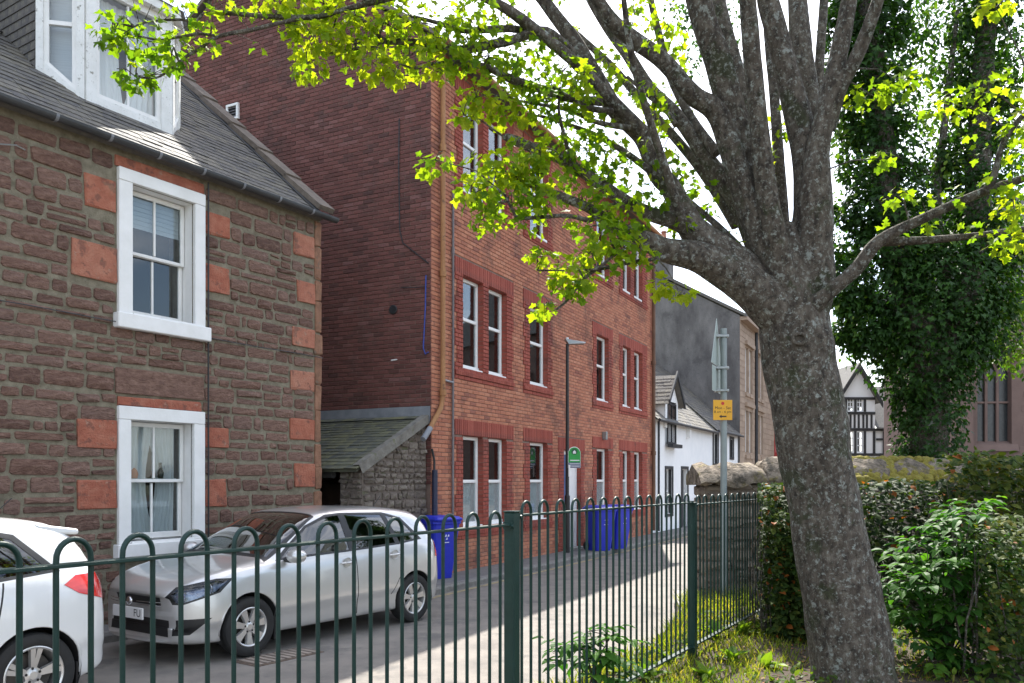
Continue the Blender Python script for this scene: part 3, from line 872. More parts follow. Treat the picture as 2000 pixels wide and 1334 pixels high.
# slate-hung cheeks and a shallow piended roof with lead edge
rnd = random.Random(3)
for sgn, xq in ((-1, xB - cant), (1, xC_ + cant)):
    y_s = yd + cant
    mb = MB(); mb.add([(xq, y_s, roof_z(y_s) - 0.1), (xq, y_s, dz_e), (xq, (dz_e - Z0R) / tanp + Y0R + 0.1, dz_e)], [(0, 1, 2)]); mb.build('cheek', M['slate'], dorm, fix=False)
    items = []
    z = roof_z(y_s) - 0.1; r = 0
    while z < dz_e - 0.02:
        y = y_s - (0.08 if r % 2 else 0.0) + 0.01
        while y < y_s + 2.6:
            w = rnd.uniform(0.14, 0.19)
            if roof_z(y + w * 0.3) < z + 0.12 and y + w > y_s + 0.04:
                ya, yb = max(y, y_s), y + w - 0.005
                o = Vector((xq, ya, z)); t0, t1 = sgn * 0.022, sgn * 0.006
                zz = min(z + 0.17, dz_e) - z
                vs = [(t0, 0, 0), (t0, yb - ya, 0), (t1, yb - ya, zz), (t1, 0, zz), (t0 - sgn * 0.01, 0, 0), (t0 - sgn * 0.01, yb - ya, 0), (0, yb - ya, zz), (0, 0, zz)]
                fs = [(0, 1, 2, 3), (4, 7, 6, 5), (0, 4, 5, 1), (1, 5, 6, 2), (3, 7, 4, 0)]
                items.append((o, vs, fs, rnd.random() * 0.6, None))
            y += w
        z += 0.115; r += 1
    if sgn < 0:
        pieces(dorm, 'hung_slate', items, M['slate'], FM(SH), 120)
ov = 0.12
oplan = [(plan[0][0] - ov, plan[0][1] - 0.02), (plan[1][0] - 0.06, plan[1][1] - ov), (plan[2][0] + 0.06, plan[2][1] - ov), (plan[3][0] + ov, plan[3][1] - 0.02), (plan[3][0] + ov, yd + 3.2), (plan[0][0] - ov, yd + 3.2)]
mb = MB(); mb.prism([(x, y, dz_e) for x, y in oplan], (0, 0, 0.11)); mb.build('fascia', M['flaking_paint'], dorm)
mb = MB(); cx = (xB + xC_) / 2
top = [(cx - 0.25, yd + 0.9, dz_e + 0.62), (cx + 0.25, yd + 0.9, dz_e + 0.62), (cx + 0.25, yd + 3.2, dz_e + 0.62), (cx - 0.25, yd + 3.2, dz_e + 0.62)]
bs = [(x + (0.03 if x > cx else -0.03), y - 0.03, dz_e + 0.115) for x, y in oplan]
mb.add(bs + top, [(0, 1, 6, ), (1, 2, 7, 6), (2, 3, 7), (3, 4, 8, 7), (4, 5, 9, 8), (5, 0, 6, 9), (6, 7, 8, 9), (0, 5, 4, 3, 2, 1)]); mb.build('dormer_roof', M['lead'], dorm)
# ================================================================ red brick building
BR = fthing('brick_building', 'three-storey red brick tenement with white windows in toothed brick surrounds', 'building', RB)
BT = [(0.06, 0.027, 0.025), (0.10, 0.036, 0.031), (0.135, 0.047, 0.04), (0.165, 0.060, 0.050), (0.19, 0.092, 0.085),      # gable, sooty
      (0.26, 0.050, 0.032), (0.32, 0.064, 0.041), (0.37, 0.088, 0.058),                                                      # surrounds
      (0.25, 0.092, 0.064), (0.43, 0.160, 0.092), (0.50, 0.200, 0.112), (0.54, 0.245, 0.148)]                               # field
NB = len(BT) - 1
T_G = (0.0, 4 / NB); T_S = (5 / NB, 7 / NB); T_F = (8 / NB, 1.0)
M['brick'] = pmat('fired_brick', [(0.16, 0.06, 0.045), (0.27, 0.10, 0.07)], 1.1, 0.88, 0.5, 60, tones=BT, tmix=0.84, speck=[((0.08, 0.045, 0.04), 1.1, 0.55, 0.42), ((0.05, 0.03, 0.028), 0.5, 0.56, 0.4), ((0.34, 0.25, 0.22), 6, 0.68, 0.4), ((0.40, 0.32, 0.28), 1.7, 0.68, 0.25)])
M['brick_mortar'] = pmat('brick_mortar', [(0.15, 0.10, 0.08), (0.27, 0.19, 0.15)], 3, 0.95, 0.4, 70)
M['rust_iron'] = pmat('rust_brown_cast_iron', [(0.27, 0.12, 0.045), (0.40, 0.20, 0.08)], 3, 0.7, 0.3, 40, stretch=(3, 3, 0.6), speck=((0.10, 0.05, 0.03), 7, 0.60, 0.7))
M['brown_iron'] = pmat('dark_brown_cast_iron', [(0.10, 0.05, 0.03), (0.17, 0.09, 0.05)], 3, 0.7, 0.3, 40)
M['grey_conduit'] = pmat('grey_conduit', [(0.12, 0.11, 0.12), (0.19, 0.17, 0.17)], 6, 0.6, 0.1, 30)
M['blue_door'] = pmat('blue_door_paint', [(0.035, 0.08, 0.20), (0.05, 0.11, 0.26)], 4, 0.4, 0.05, 20)
BL = 12.89; BD = 8.08; BEZ = 9.45; BPITCH = R(34.8)
bapex = (BD / 2, BEZ + BD / 2 * math.tan(BPITCH))
fl = {'g': (0.90, 2.60), '1': (3.85, 5.56), 't': (7.15, 8.88)}
def rx(u): return RB.hit(u, 800)[0]
groups_u = [((888, 1003), [(904, 943), (954, 989)]), ((1022, 1079), [(1035, 1069)]), ((1157, 1197), [(1165, 1188)]), ((1209, 1264), [(1216, 1231), (1238.5, 1254)])]
door_u = ((1090, 1142), (1101, 1134))
grp = []                                             # (gx0, gx1, openings, sill, head)
for f_ in ('g', '1', 't'):
    for (g0_, g1_), ops in groups_u:
        grp.append((rx(g0_), rx(g1_), [(rx(a), rx(b)) for a, b in ops], fl[f_][0], fl[f_][1], f_))
dx0, dx1 = rx(door_u[1][0]), rx(door_u[1][1])
grp.append((rx(door_u[0][0]), rx(door_u[0][1]), [(dx0, dx1)], 0.12, 2.48, 'd'))
ops = [[a, b, g[3], g[4]] for g in grp for (a, b) in g[2]]
mb = MB()
wall_core(mb, 0, BL, -0.1, BEZ, ops, 0.012, 0.16)
mb.add([(0.012, 0.012, -0.1), (0.012, BD, -0.1), (0.012, BD, BEZ), (0.012, bapex[0], bapex[1]), (0.012, 0.012, BEZ)], [(0, 1, 2, 3, 4)])
mb.add([(BL, 0.012, -0.1), (BL, BD, -0.1), (BL, BD, BEZ), (BL, bapex[0], bapex[1]), (BL, 0.012, BEZ)], [(0, 1, 2, 3, 4)])
mb.quad((0, BD, -0.1), (BL, BD, -0.1), (BL, BD, BEZ), (0, BD, BEZ))
for zf in (3.2, 6.4): mb.quad((0.02, 0.2, zf), (BL, 0.2, zf), (BL, BD, zf), (0.02, BD, zf))
mb.build('wall', M['brick_mortar'], BR, fix=False)
rnd = random.Random(21)
CH = 0.0755; items = []
LENS = [0.225, 0.2125, 0.2]
def brick_mesh(L, H, D, ax='x'):
    c = 0.006; x0, x1, z0, z1 = -L / 2, L / 2, -H / 2, H / 2
    vs = [(x0, D, z0), (x1, D, z0), (x1, D, z1), (x0, D, z1), (x0, c, z0), (x1, c, z0), (x1, c, z1), (x0, c, z1),
          (x0 + c, 0, z0 + c), (x1 - c, 0, z0 + c), (x1 - c, 0, z1 - c), (x0 + c, 0, z1 - c)]
    fs = [(0, 1, 5, 4), (1, 2, 6, 5), (2, 3, 7, 6), (3, 0, 4, 7), (4, 5, 9, 8), (5, 6, 10, 9), (6, 7, 11, 10), (7, 4, 8, 11), (8, 9, 10, 11)]
    if ax == 'y': vs = [(d, -x, z) for x, d, z in vs]
    return vs, fs
def put_brick(xa, xb, z, H, tone, proud=0.0, ax='x', pos=None):
    L = xb - xa
    key = (ax, round(L, 3), round(H, 3), int(tone * 60)) if abs(L - 0.215) < 0.004 else None
    t = int(tone * 60) / 60 + 0.003 if key else tone
    vs, fs = brick_mesh(L, H, 0.03, ax)
    o = ((xa + xb) / 2, -proud + rnd.uniform(-0.002, 0.002), z + H / 2) if ax == 'x' else (-proud + rnd.uniform(-0.002, 0.002), (xa + xb) / 2, z + H / 2)
    items.append((o, vs, fs, t, key))
def run(xa, xb, z, row, tone_rng, proud=0.0, ax='x', dark=0.0, phase=None):
    x = xa; off = 0.1125 if row % 2 else 0.0
    n0 = math.floor((xa - off) / 0.225)
    k = n0
    while True:
        a = max(xa, k * 0.225 + off); b = min(xb, (k + 1) * 0.225 + off)
        k += 1
        if a >= xb: break
        if b - a < 0.03: continue
        t = tone_rng[0] + (tone_rng[1] - tone_rng[0]) * min(1, max(0, rnd.betavariate(2.2, 2.0)))
        put_brick(a + 0.005, b - 0.005, z + 0.005, CH - 0.01, t, proud, ax)
row = 0; z = 0.0
while z < BEZ - 0.05:
    zc = z + CH / 2
    segs = [(0.0, BL, 'f')]
    def carve(segs, a, b, typ):
        out = []
        for (s0, s1, t) in segs:
            if s1 <= a or s0 >= b: out.append((s0, s1, t)); continue
            if s0 < a: out.append((s0, a, t))
            if typ: out.append((max(s0, a), min(s1, b), typ))
            if s1 > b: out.append((b, s1, t))
        return out
    for (g0_, g1_, og, zs, zh, f_) in grp:
        s_lo = zs - (0.24 if f_ != 'd' else 0.3); h_hi = zh + 0.30
        if s_lo < zc < h_hi:
            tooth = 0.0 if (row // 4) % 2 == 0 or zc > zh else 0.075
            if zc > zh or zc < zs: tooth = 0.0
            a, b = g0_ + tooth, g1_ - tooth
            if zc > zh: segs = carve(segs, a, b, None)       # soldiers stand here
            else:
                segs = carve(segs, a, b, 's')
                if zc > zs - 0.02:
                    for (oa, ob) in og: segs = carve(segs, oa, ob, None)
    for (s0, s1, t) in segs:
        if s1 - s0 < 0.02: continue
        run(s0, s1, z, row, T_S if t == 's' else T_F, 0.012 if t == 's' else 0.0)
    z += CH; row += 1
for (g0_, g1_, og, zs, zh, f_) in grp:               # flat arches of upright bricks
    n = int((g1_ - g0_) / 0.0755); w = (g1_ - g0_) / n
    for i in range(n):
        vs, fs = brick_mesh(w - 0.009, 0.285, 0.03)
        items.append(((g0_ + w * (i + 0.5), -0.012 + rnd.uniform(-.002, .002), zh + 0.15), vs, fs, rnd.uniform(*T_S), None))
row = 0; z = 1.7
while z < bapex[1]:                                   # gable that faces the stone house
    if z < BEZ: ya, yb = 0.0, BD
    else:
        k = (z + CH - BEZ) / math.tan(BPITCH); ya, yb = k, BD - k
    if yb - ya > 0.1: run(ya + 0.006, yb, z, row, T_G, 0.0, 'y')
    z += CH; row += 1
pieces(BR, 'brick', items, M['brick'], FM(RB), 300)
print('bricks', len(items))
# windows
def white_window(parent, x0, x1, z0, z1, y, tr=0.45, net=False, rnd=random):
    mb = MB(); f = 0.062; d = 0.06; zt = z1 - (z1 - z0) * tr
    e = 0.004
    x0 += e; x1 -= e; z1 -= e
    mb.cbox(x0, x0 + f, y, y + d, z0 + f + 0.02, z1, 0.006); mb.cbox(x1 - f, x1, y, y + d, z0 + f + 0.02, z1, 0.006)
    mb.cbox(x0 + f, x1 - f, y, y + d, z1 - f, z1, 0.006); mb.cbox(x0 + f, x1 - f, y, y + d, zt - 0.03, zt + 0.03, 0.006)
    mb.cbox(x0, x1, y - 0.02, y + d, z0, z0 + f + 0.02, 0.006)
    w = mb.build('window', M['upvc'], parent)
    for (a, b) in ((z0 + f + 0.01, zt - 0.028), (zt + 0.028, z1 - f + 0.01)):
        g = MB(); g.box(x0 + f - 0.004, x1 - f + 0.004, y + 0.03, y + 0.036, a, b); g.build('pane', M['glass'], w)
    s_ = MB(); s_.cbox(x0 - 0.0, x1 + 0.0, y - 0.105, y - 0.021, z0 - 0.035, z0 + 0.022, 0.006); s_.build('sill', M['upvc'], w)
    if net: curtain(w, x0 + f, x1 - f, z0 + 0.06, zt + (0.0 if net == 1 else 0.5), y + 0.056, 0.008, 5, name='net_curtain')
    return w
wn_ = []
for (g0_, g1_, og, zs, zh, f_) in grp:
    if f_ == 'd': continue
    for i, (a, b) in enumerate(og):
        white_window(BR, a, b, zs, zh, 0.105, 0.45 if f_ != 'g' else 0.5, net=1 if f_ == 'g' else 0)
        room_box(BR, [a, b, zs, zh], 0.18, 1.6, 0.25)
for (g0_, g1_, og, zs, zh, f_) in grp:               # red brick reveals
    mb = MB()
    for (a, b) in og:
        for q0, q1 in ((a, a + 0.003), (b - 0.003, b)):
            zz = zs
            while zz < zh - 0.01:
                mb.box(q0, q1, 0.0, 0.104, zz + 0.002, min(zz + CH - 0.006, zh - 0.004), rnd.uniform(*T_S)); zz += CH
        mb.box(a + 0.003, b - 0.003, 0.0, 0.104, zh - 0.003, zh, sum(T_S) / 2)
    mb.build('reveal', M['brick'], BR)
# brick sills proud of the wall under each group
for (g0_, g1_, og, zs, zh, f_) in grp:
    if f_ == 'd': continue
    n = int((g1_ - g0_) / 0.0755); w = (g1_ - g0_) / n
    mb = MB()
    for i in range(n):
        xa = g0_ + w * i; mb.add([(xa + 0.004, -0.03, zs - 0.145), (xa + w - 0.004, -0.03, zs - 0.145), (xa + w - 0.004, 0.02, zs - 0.145), (xa + 0.004, 0.02, zs - 0.145),
                                 (xa + 0.004, -0.035, zs - 0.075), (xa + w - 0.004, -0.035, zs - 0.075), (xa + w - 0.004, 0.02, zs - 0.045), (xa + 0.004, 0.02, zs - 0.045)],
                                [(0, 3, 2, 1), (4, 5, 6, 7), (0, 1, 5, 4), (1, 2, 6, 5), (2, 3, 7, 6), (3, 0, 4, 7)], rnd.uniform(*T_S))
    mb.build('brick_sill', M['brick'], BR, fix=False)
# door: blue leaf, white frame and side light
mb = MB(); xm_ = dx0 + (dx1 - dx0) * 0.52
mb.cbox(dx0 + 0.004, dx0 + 0.06, 0.10, 0.17, 0.1, 2.476, 0.006); mb.cbox(dx1 - 0.06, dx1 - 0.004, 0.10, 0.17, 0.1, 2.476, 0.006); mb.cbox(dx0 + 0.06, dx1 - 0.06, 0.10, 0.17, 2.38, 2.476, 0.006); mb.cbox(xm_ - 0.03, xm_ + 0.03, 0.10, 0.17, 0.1, 2.38, 0.006)
dr = mb.build('door', M['upvc'], BR)
mb = MB(); mb.cbox(dx0 + 0.062, xm_ - 0.032, 0.115, 0.16, 0.1, 2.378, 0.004)
for (za, zb) in ((0.25, 0.95), (1.15, 2.25)):
    mb.cbox(dx0 + 0.12, xm_ - 0.09, 0.105, 0.116, za, zb, 0.008)
mb.build('door_leaf', M['blue_door'], dr)
mb = MB(); mb.box(xm_ + 0.032, dx1 - 0.062, 0.12, 0.15, 0.1, 2.378); mb.build('side_panel', M['white_paint'], dr)
mb = MB(); mb.box(dx0 - 0.05, dx1 + 0.05, -0.12, 0.17, 0.06, 0.14); mb.build('step', M['concrete'], BR)
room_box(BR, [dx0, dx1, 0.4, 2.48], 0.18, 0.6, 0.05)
# lamp over the window and small wall fittings
mb = MB(); xl, zl = RB.hit(1177, 852); mb.cbox(xl - 0.05, xl + 0.05, -0.13, 0.0, zl - 0.1, zl + 0.12, 0.015); mb.build('wall_light', M['steel'], BR)
# roof, gutter, verge
mb = MB(); tb = math.tan(BPITCH)
mb.quad((-0.06, -0.25, BEZ - 0.25 * tb + 0.06), (BL + 0.06, -0.25, BEZ - 0.25 * tb + 0.06), (BL + 0.06, bapex[0], bapex[1] + 0.06), (-0.06, bapex[0], bapex[1] + 0.06))
mb.quad((-0.06, BD + 0.25, BEZ - 0.25 * tb + 0.06), (-0.06, bapex[0], bapex[1] + 0.06), (BL + 0.06, bapex[0], bapex[1] + 0.06), (BL + 0.06, BD + 0.25, BEZ - 0.25 * tb + 0.06))
mb.quad((0, -0.25, BEZ - 0.25 * tb + 0.05), (BL, -0.25, BEZ - 0.25 * tb + 0.05), (BL, 0.0, BEZ - 0.1), (0, 0.0, BEZ - 0.1))
mb.build('roof', M['slate'], BR, fix=False)
mb = MB(); mb.tube([(-0.05, -0.30, BEZ - 0.14), (BL + 0.05, -0.30, BEZ - 0.14)], 0.06, 10); mb.build('gutter', M['rust_iron'], BR, smooth=True, sharp=60)
for (ya, za, yb, zb) in ((-0.1, BEZ - 0.02, bapex[0], bapex[1] + 0.07), (BD + 0.1, BEZ - 0.02, bapex[0], bapex[1] + 0.07)):
    mb = MB(); mb.add([(-0.09, ya, za), (0.16, ya, za), (0.16, yb, zb), (-0.09, yb, zb), (-0.09, ya, za + 0.09), (0.16, ya, za + 0.09), (0.16, yb, zb + 0.09), (-0.09, yb, zb + 0.09)],
                      [(0, 3, 2, 1), (4, 5, 6, 7), (0, 1, 5, 4), (1, 2, 6, 5), (2, 3, 7, 6), (3, 0, 4, 7)]); mb.build('verge_coping', M['coping'], BR)
# pipes
def pipe(pts, r, name, mat, collars=()):
    mb = MB(); mb.tube(pts, r, 10)
    p = mb.build(name, mat, BR, smooth=True, sharp=50)
    for (x, y, z) in collars:
        c = MB(); c.tube([(x, y, z - 0.06), (x, y, z + 0.06)], r * 1.35, 10); c.build('pipe_collar', mat, p, smooth=True, sharp=50)
xp = rx(858.5)
zb_ = RB.hit(858, 772)[1]
pipe([(xp, -0.07, BEZ - 0.2), (xp, -0.07, zb_), (xp - 0.06, -0.07, zb_ - 0.22), (xp - 0.42, -0.06, zb_ - 0.62)], 0.045, 'downpipe', M['rust_iron'], [(xp, -0.07, zb_ + 0.05), (xp, -0.07, 5.4), (xp, -0.07, 7.6)])
pipe([(xp - 0.40, -0.06, zb_ - 0.60), (xp - 0.62, -0.06, zb_ - 0.80)], 0.05, 'drain_spout', M['lead'])
xq = rx(881)
pipe([(xq, -0.04, RB.hit(881, 372)[1]), (xq, -0.04, 4.0), (xq - 0.01, -0.04, 0.15)], 0.022, 'conduit', M['grey_conduit'], [(xq, -0.04, 5.9)])
xq2, zq2 = RB.hit(866, 742)
mb = MB(); mb.tube([(xq2 - 0.02, -0.02, zq2), (xq, -0.045, zq2 - 0.02)], 0.02, 8); mb.build('conduit_bracket', M['lead'], BR)
xr = rx(1272)
pipe([(xr, -0.08, BEZ - 0.2), (xr, -0.08, 0.2)], 0.055, 'downpipe', M['brown_iron'], [(xr, -0.08, 2.6), (xr, -0.08, 5.4)])
xk = rx(845)
pipe([(xk - 0.10, -0.05, zb_ - 0.95), (xk - 0.04, -0.06, zb_ - 1.15), (xk - 0.04, -0.06, 1.95)], 0.02, 'cable', M['black_plastic'])
pipe([(xk - 0.04, -0.07, 1.95), (xk - 0.04, -0.07, 0.12)], 0.05, 'cable_guard', pmat('dark_blue_sleeve', [(0.012, 0.016, 0.04), (0.02, 0.025, 0.06)], 4, 0.5))
# things fixed to the gable: vent, black hole, cables, all placed on that plane
def gy(u, v): return RB.hitx(u, v, 0.0)
ya, za = gy(456, 220)
mb = MB()
for (a, b, c, d) in ((-0.16, 0.16, 0.11, 0.16), (-0.16, 0.16, -0.16, -0.11), (-0.16, -0.11, -0.11, 0.11), (0.11, 0.16, -0.11, 0.11)): mb.cbox(-0.05, 0.01, ya + a, ya + b, za + c, za + d, 0.005)
vt = mb.build('vent', M['white_paint'], BR)
mb = MB(); mb.box(-0.012, 0.0, ya - 0.11, ya + 0.11, za - 0.11, za + 0.11); mb.build('vent_back', M['black_plastic'], vt)
for k in range(4):
    mb = MB(); zz = za - 0.085 + k * 0.055; mb.add([(-0.04, ya - 0.11, zz - 0.012), (-0.04, ya + 0.11, zz - 0.012), (-0.012, ya + 0.11, zz + 0.02), (-0.012, ya - 0.11, zz + 0.02)], [(0, 1, 2, 3)]); mb.build('louvre', M['grey_conduit'], vt)
ya, za = gy(768, 605)
mb = MB(); mb.lathe([(0.0, -0.02), (0.075, -0.02), (0.085, -0.008), (0.085, 0.01)], 16, (0, ya, za), 'x'); mb.build('vent_hole', M['black_plastic'], BR)
def gcable(px, r, mat):
    mb = MB(); mb.tube([(-0.02, *gy(u, v)) for u, v in px], r, 6); mb.build('cable', mat, BR)
gcable([(781, 232), (780, 330), (782, 450), (788, 475), (838, 515)], 0.011, M['black_plastic'])
gcable([(833, 538), (832, 600), (828, 680), (832, 692), (838, 688)], 0.012, pmat('blue_cable', [(0.03, 0.06, 0.3), (0.04, 0.08, 0.36)], 4, 0.5))
gcable([(785, 562), (812, 562), (834, 560)], 0.007, M['black_plastic'])
ya, za = gy(771, 704); mb = MB(); mb.tube([(-0.02, ya - 0.06, za + 0.01), (-0.025, ya + 0.06, za)], 0.012, 6); mb.build('pipe_stub', M['white_paint'], BR)

# ================================================================ slated lean-to between the houses
LT = fthing('lean_to_shed', 'old lean-to shed with mossy slate roof and lichened rubble wall', 'shed', RB)
M['moss_slate'] = pmat('mossy_slate', [(0.05, 0.052, 0.045), (0.11, 0.108, 0.07), (0.20, 0.18, 0.08)], 4, 0.85, 0.5, 40, tones=[(0.05, 0.055, 0.06), (0.09, 0.095, 0.07), (0.16, 0.155, 0.08)], tmix=0.55)
M['lichen_stone'] = pmat('lichened_rubble', [(0.075, 0.06, 0.045), (0.15, 0.12, 0.095), (0.26, 0.22, 0.18)], 14, 0.95, 0.9, 25, tones=[(0.08, 0.065, 0.055), (0.14, 0.11, 0.095), (0.21, 0.18, 0.15)], tmix=0.5,
                         speck=[((0.09, 0.10, 0.045), 4, 0.58, 0.7), ((0.34, 0.32, 0.28), 11, 0.64, 0.7)])
M['old_concrete'] = pmat('weathered_mortar_fillet', [(0.11, 0.10, 0.085), (0.22, 0.205, 0.175)], 7, 0.95, 0.6, 40, speck=((0.10, 0.11, 0.05), 6, 0.58, 0.7))
zA, zE, xE = 2.90, 1.99, -1.95
wall_px = [(xE + 0.12, 0.0), (-0.02, 0.0)]
lt_z = lambda x: zE + (zA - zE) * (x - xE) / (0 - xE)
mb = MB(); yf = 0.10
mb.prism([(xE + 0.12, yf, -0.1), (-0.03, yf, -0.1), (-0.03, yf, lt_z(-0.03) - 0.04), (xE + 0.12, yf, lt_z(xE + 0.12) - 0.04)], (0, 0.42, 0))
ltw = mb.build('wall', M['lichen_stone'], LT)
rnd = random.Random(9)
its = rubble_fill(xE + 0.14, -0.05, 0.05, zA, [], rnd, 0.08, 0.15, 0.10, 0.28, 0.018, 0.02, 0.05, clip=lambda x, z: z < lt_z(x) - 0.13)
its = [((o[0], yf, o[2]), v, f, t, k) for (o, v, f, t, k) in its]
for (o, vs, fs, t, k) in rubble_fill(yf, yf + 0.42, 0.05, zE - 0.05, [], rnd, 0.08, 0.15, 0.10, 0.28, 0.018, 0.02, 0.05):
    its.append(((xE + 0.12, o[0], o[2]), [(y, -x, z) for x, y, z in vs], fs, t, None))
pieces(LT, 'stone', its, M['lichen_stone'], FM(RB), 300)
mb = MB(); mb.box(xE - 2.4, -0.05, 4.6, 4.8, -0.1, 3.0); mb.build('dark_back_wall', M['room'], LT)  # added to close off light; its dark colour paints the deep shade inside
mb = MB(); mb.tube([(xE + 0.06, yf + 0.5, 1.86), (xE + 0.06, 4.7, 1.86)], 0.06, 6); mb.build('eaves_beam', M['room'], LT)
def ltp(y, s_, lift=0.0):                             # s_ up the slope from the eave; the roof also runs on over the passage
    L = math.hypot(zA - zE, xE); t = s_ / L
    n_ = Vector((-(zA - zE), 0, -xE)).normalized() * lift
    return Vector((xE + (0 - xE) * t, y, zE + (zA - zE) * t)) + n_
Ls = math.hypot(zA - zE, xE)
mb = MB(); mb.prism([ltp(0.06, -0.1, -0.05), ltp(4.7, -0.1, -0.05), ltp(4.7, Ls - 0.04, -0.05), ltp(0.06, Ls - 0.04, -0.05)], (0, 0, 0.04)); ltr = mb.build('roof', M['moss_slate'], LT)
its = slate_items(lambda x, s_, lift=0.0: ltp(x, s_, lift), 0.02, 4.7, -0.14, Ls - 0.12, rnd, 0.125, 0.16, 0.28, thick=0.014)
pieces(ltr, 'slate', its, M['moss_slate'], FM(RB), 300)
mb = MB(); mb.add([(-0.015, 0.02, zA - 0.10), (-0.015, 4.7, zA - 0.10), (-0.012, 4.7, zA + 0.16), (-0.012, 0.02, zA + 0.16), (-0.26, 0.02, zA - 0.07), (-0.26, 4.7, zA - 0.07)], [(0, 1, 2, 3), (4, 5, 1, 0)]); mb.build('flashing', M['lead'], LT)
mb = MB(); mb.add([ltp(0.015, -0.05, 0.045), ltp(0.14, -0.05, 0.045), ltp(0.14, Ls - 0.1, 0.045), ltp(0.015, Ls - 0.1, 0.045), ltp(0.0, -0.05, -0.1), ltp(0.0, Ls - 0.1, -0.1)], [(0, 1, 2, 3), (0, 3, 5, 4)]); mb.build('verge_fillet', M['old_concrete'], LT)

# ================================================================ white cottages beyond
def window_box(parent, x0, x1, z0, z1, y, frame, frame_mat, rec_mat, name='window', bars=(1, 1), depth=0.12, sill=None, sill_mat=None):
    """frame in a recess; the caller leaves the wall open there"""
    mb = MB(); f = frame
    mb.box(x0, x0 + f, y, y + 0.05, z0, z1); mb.box(x1 - f, x1, y, y + 0.05, z0, z1)
    mb.box(x0 + f, x1 - f, y, y + 0.05, z1 - f, z1); mb.box(x0 + f, x1 - f, y, y + 0.05, z0, z0 + f)
    nx, nz = bars
    for i in range(1, nx):
        c = x0 + (x1 - x0) * i / nx; mb.box(c - f * 0.35, c + f * 0.35, y + 0.005, y + 0.045, z0 + f, z1 - f)
    for j in range(1, nz):
        c = z0 + (z1 - z0) * j / nz; mb.box(x0 + f, x1 - f, y + 0.008, y + 0.042, c - f * 0.4, c + f * 0.4)
    w = mb.build(name, frame_mat, parent)
    g = MB(); g.quad((x0 + f * .5, y + 0.025, z0 + f * .5), (x1 - f * .5, y + 0.025, z0 + f * .5), (x1 - f * .5, y + 0.025, z1 - f * .5), (x0 + f * .5, y + 0.025, z1 - f * .5)); g.build('pane', M['glass'], w)
    g = MB(); g.quad((x0, y + 0.5, z0), (x1, y + 0.5, z0), (x1, y + 0.5, z1), (x0, y + 0.5, z1)); g.build('room', M['room'], w)
    if sill:
        g = MB(); g.box(x0 - 0.06, x1 + 0.06, y - depth - 0.07, y, z0 - sill, z0 - 0.004); g.build('sill', sill_mat or frame_mat, w)
    return w
def open_wall(parent, x0, x1, z0, z1, ops, y, mat, depth=0.25, name='wall'):
    mb = MB(); wall_core(mb, x0, x1, z0, z1, ops, y, depth); return mb
M['limewash'] = pmat('white_limewash', [(0.74, 0.75, 0.76), (0.82, 0.82, 0.82)], 2, 0.9, 0.35, 25, speck=((0.55, 0.54, 0.50), 5, 0.68, 0.4))
M['black_trim'] = pmat('black_window_trim', [(0.015, 0.016, 0.02), (0.03, 0.032, 0.036)], 4, 0.5)
WF = RB
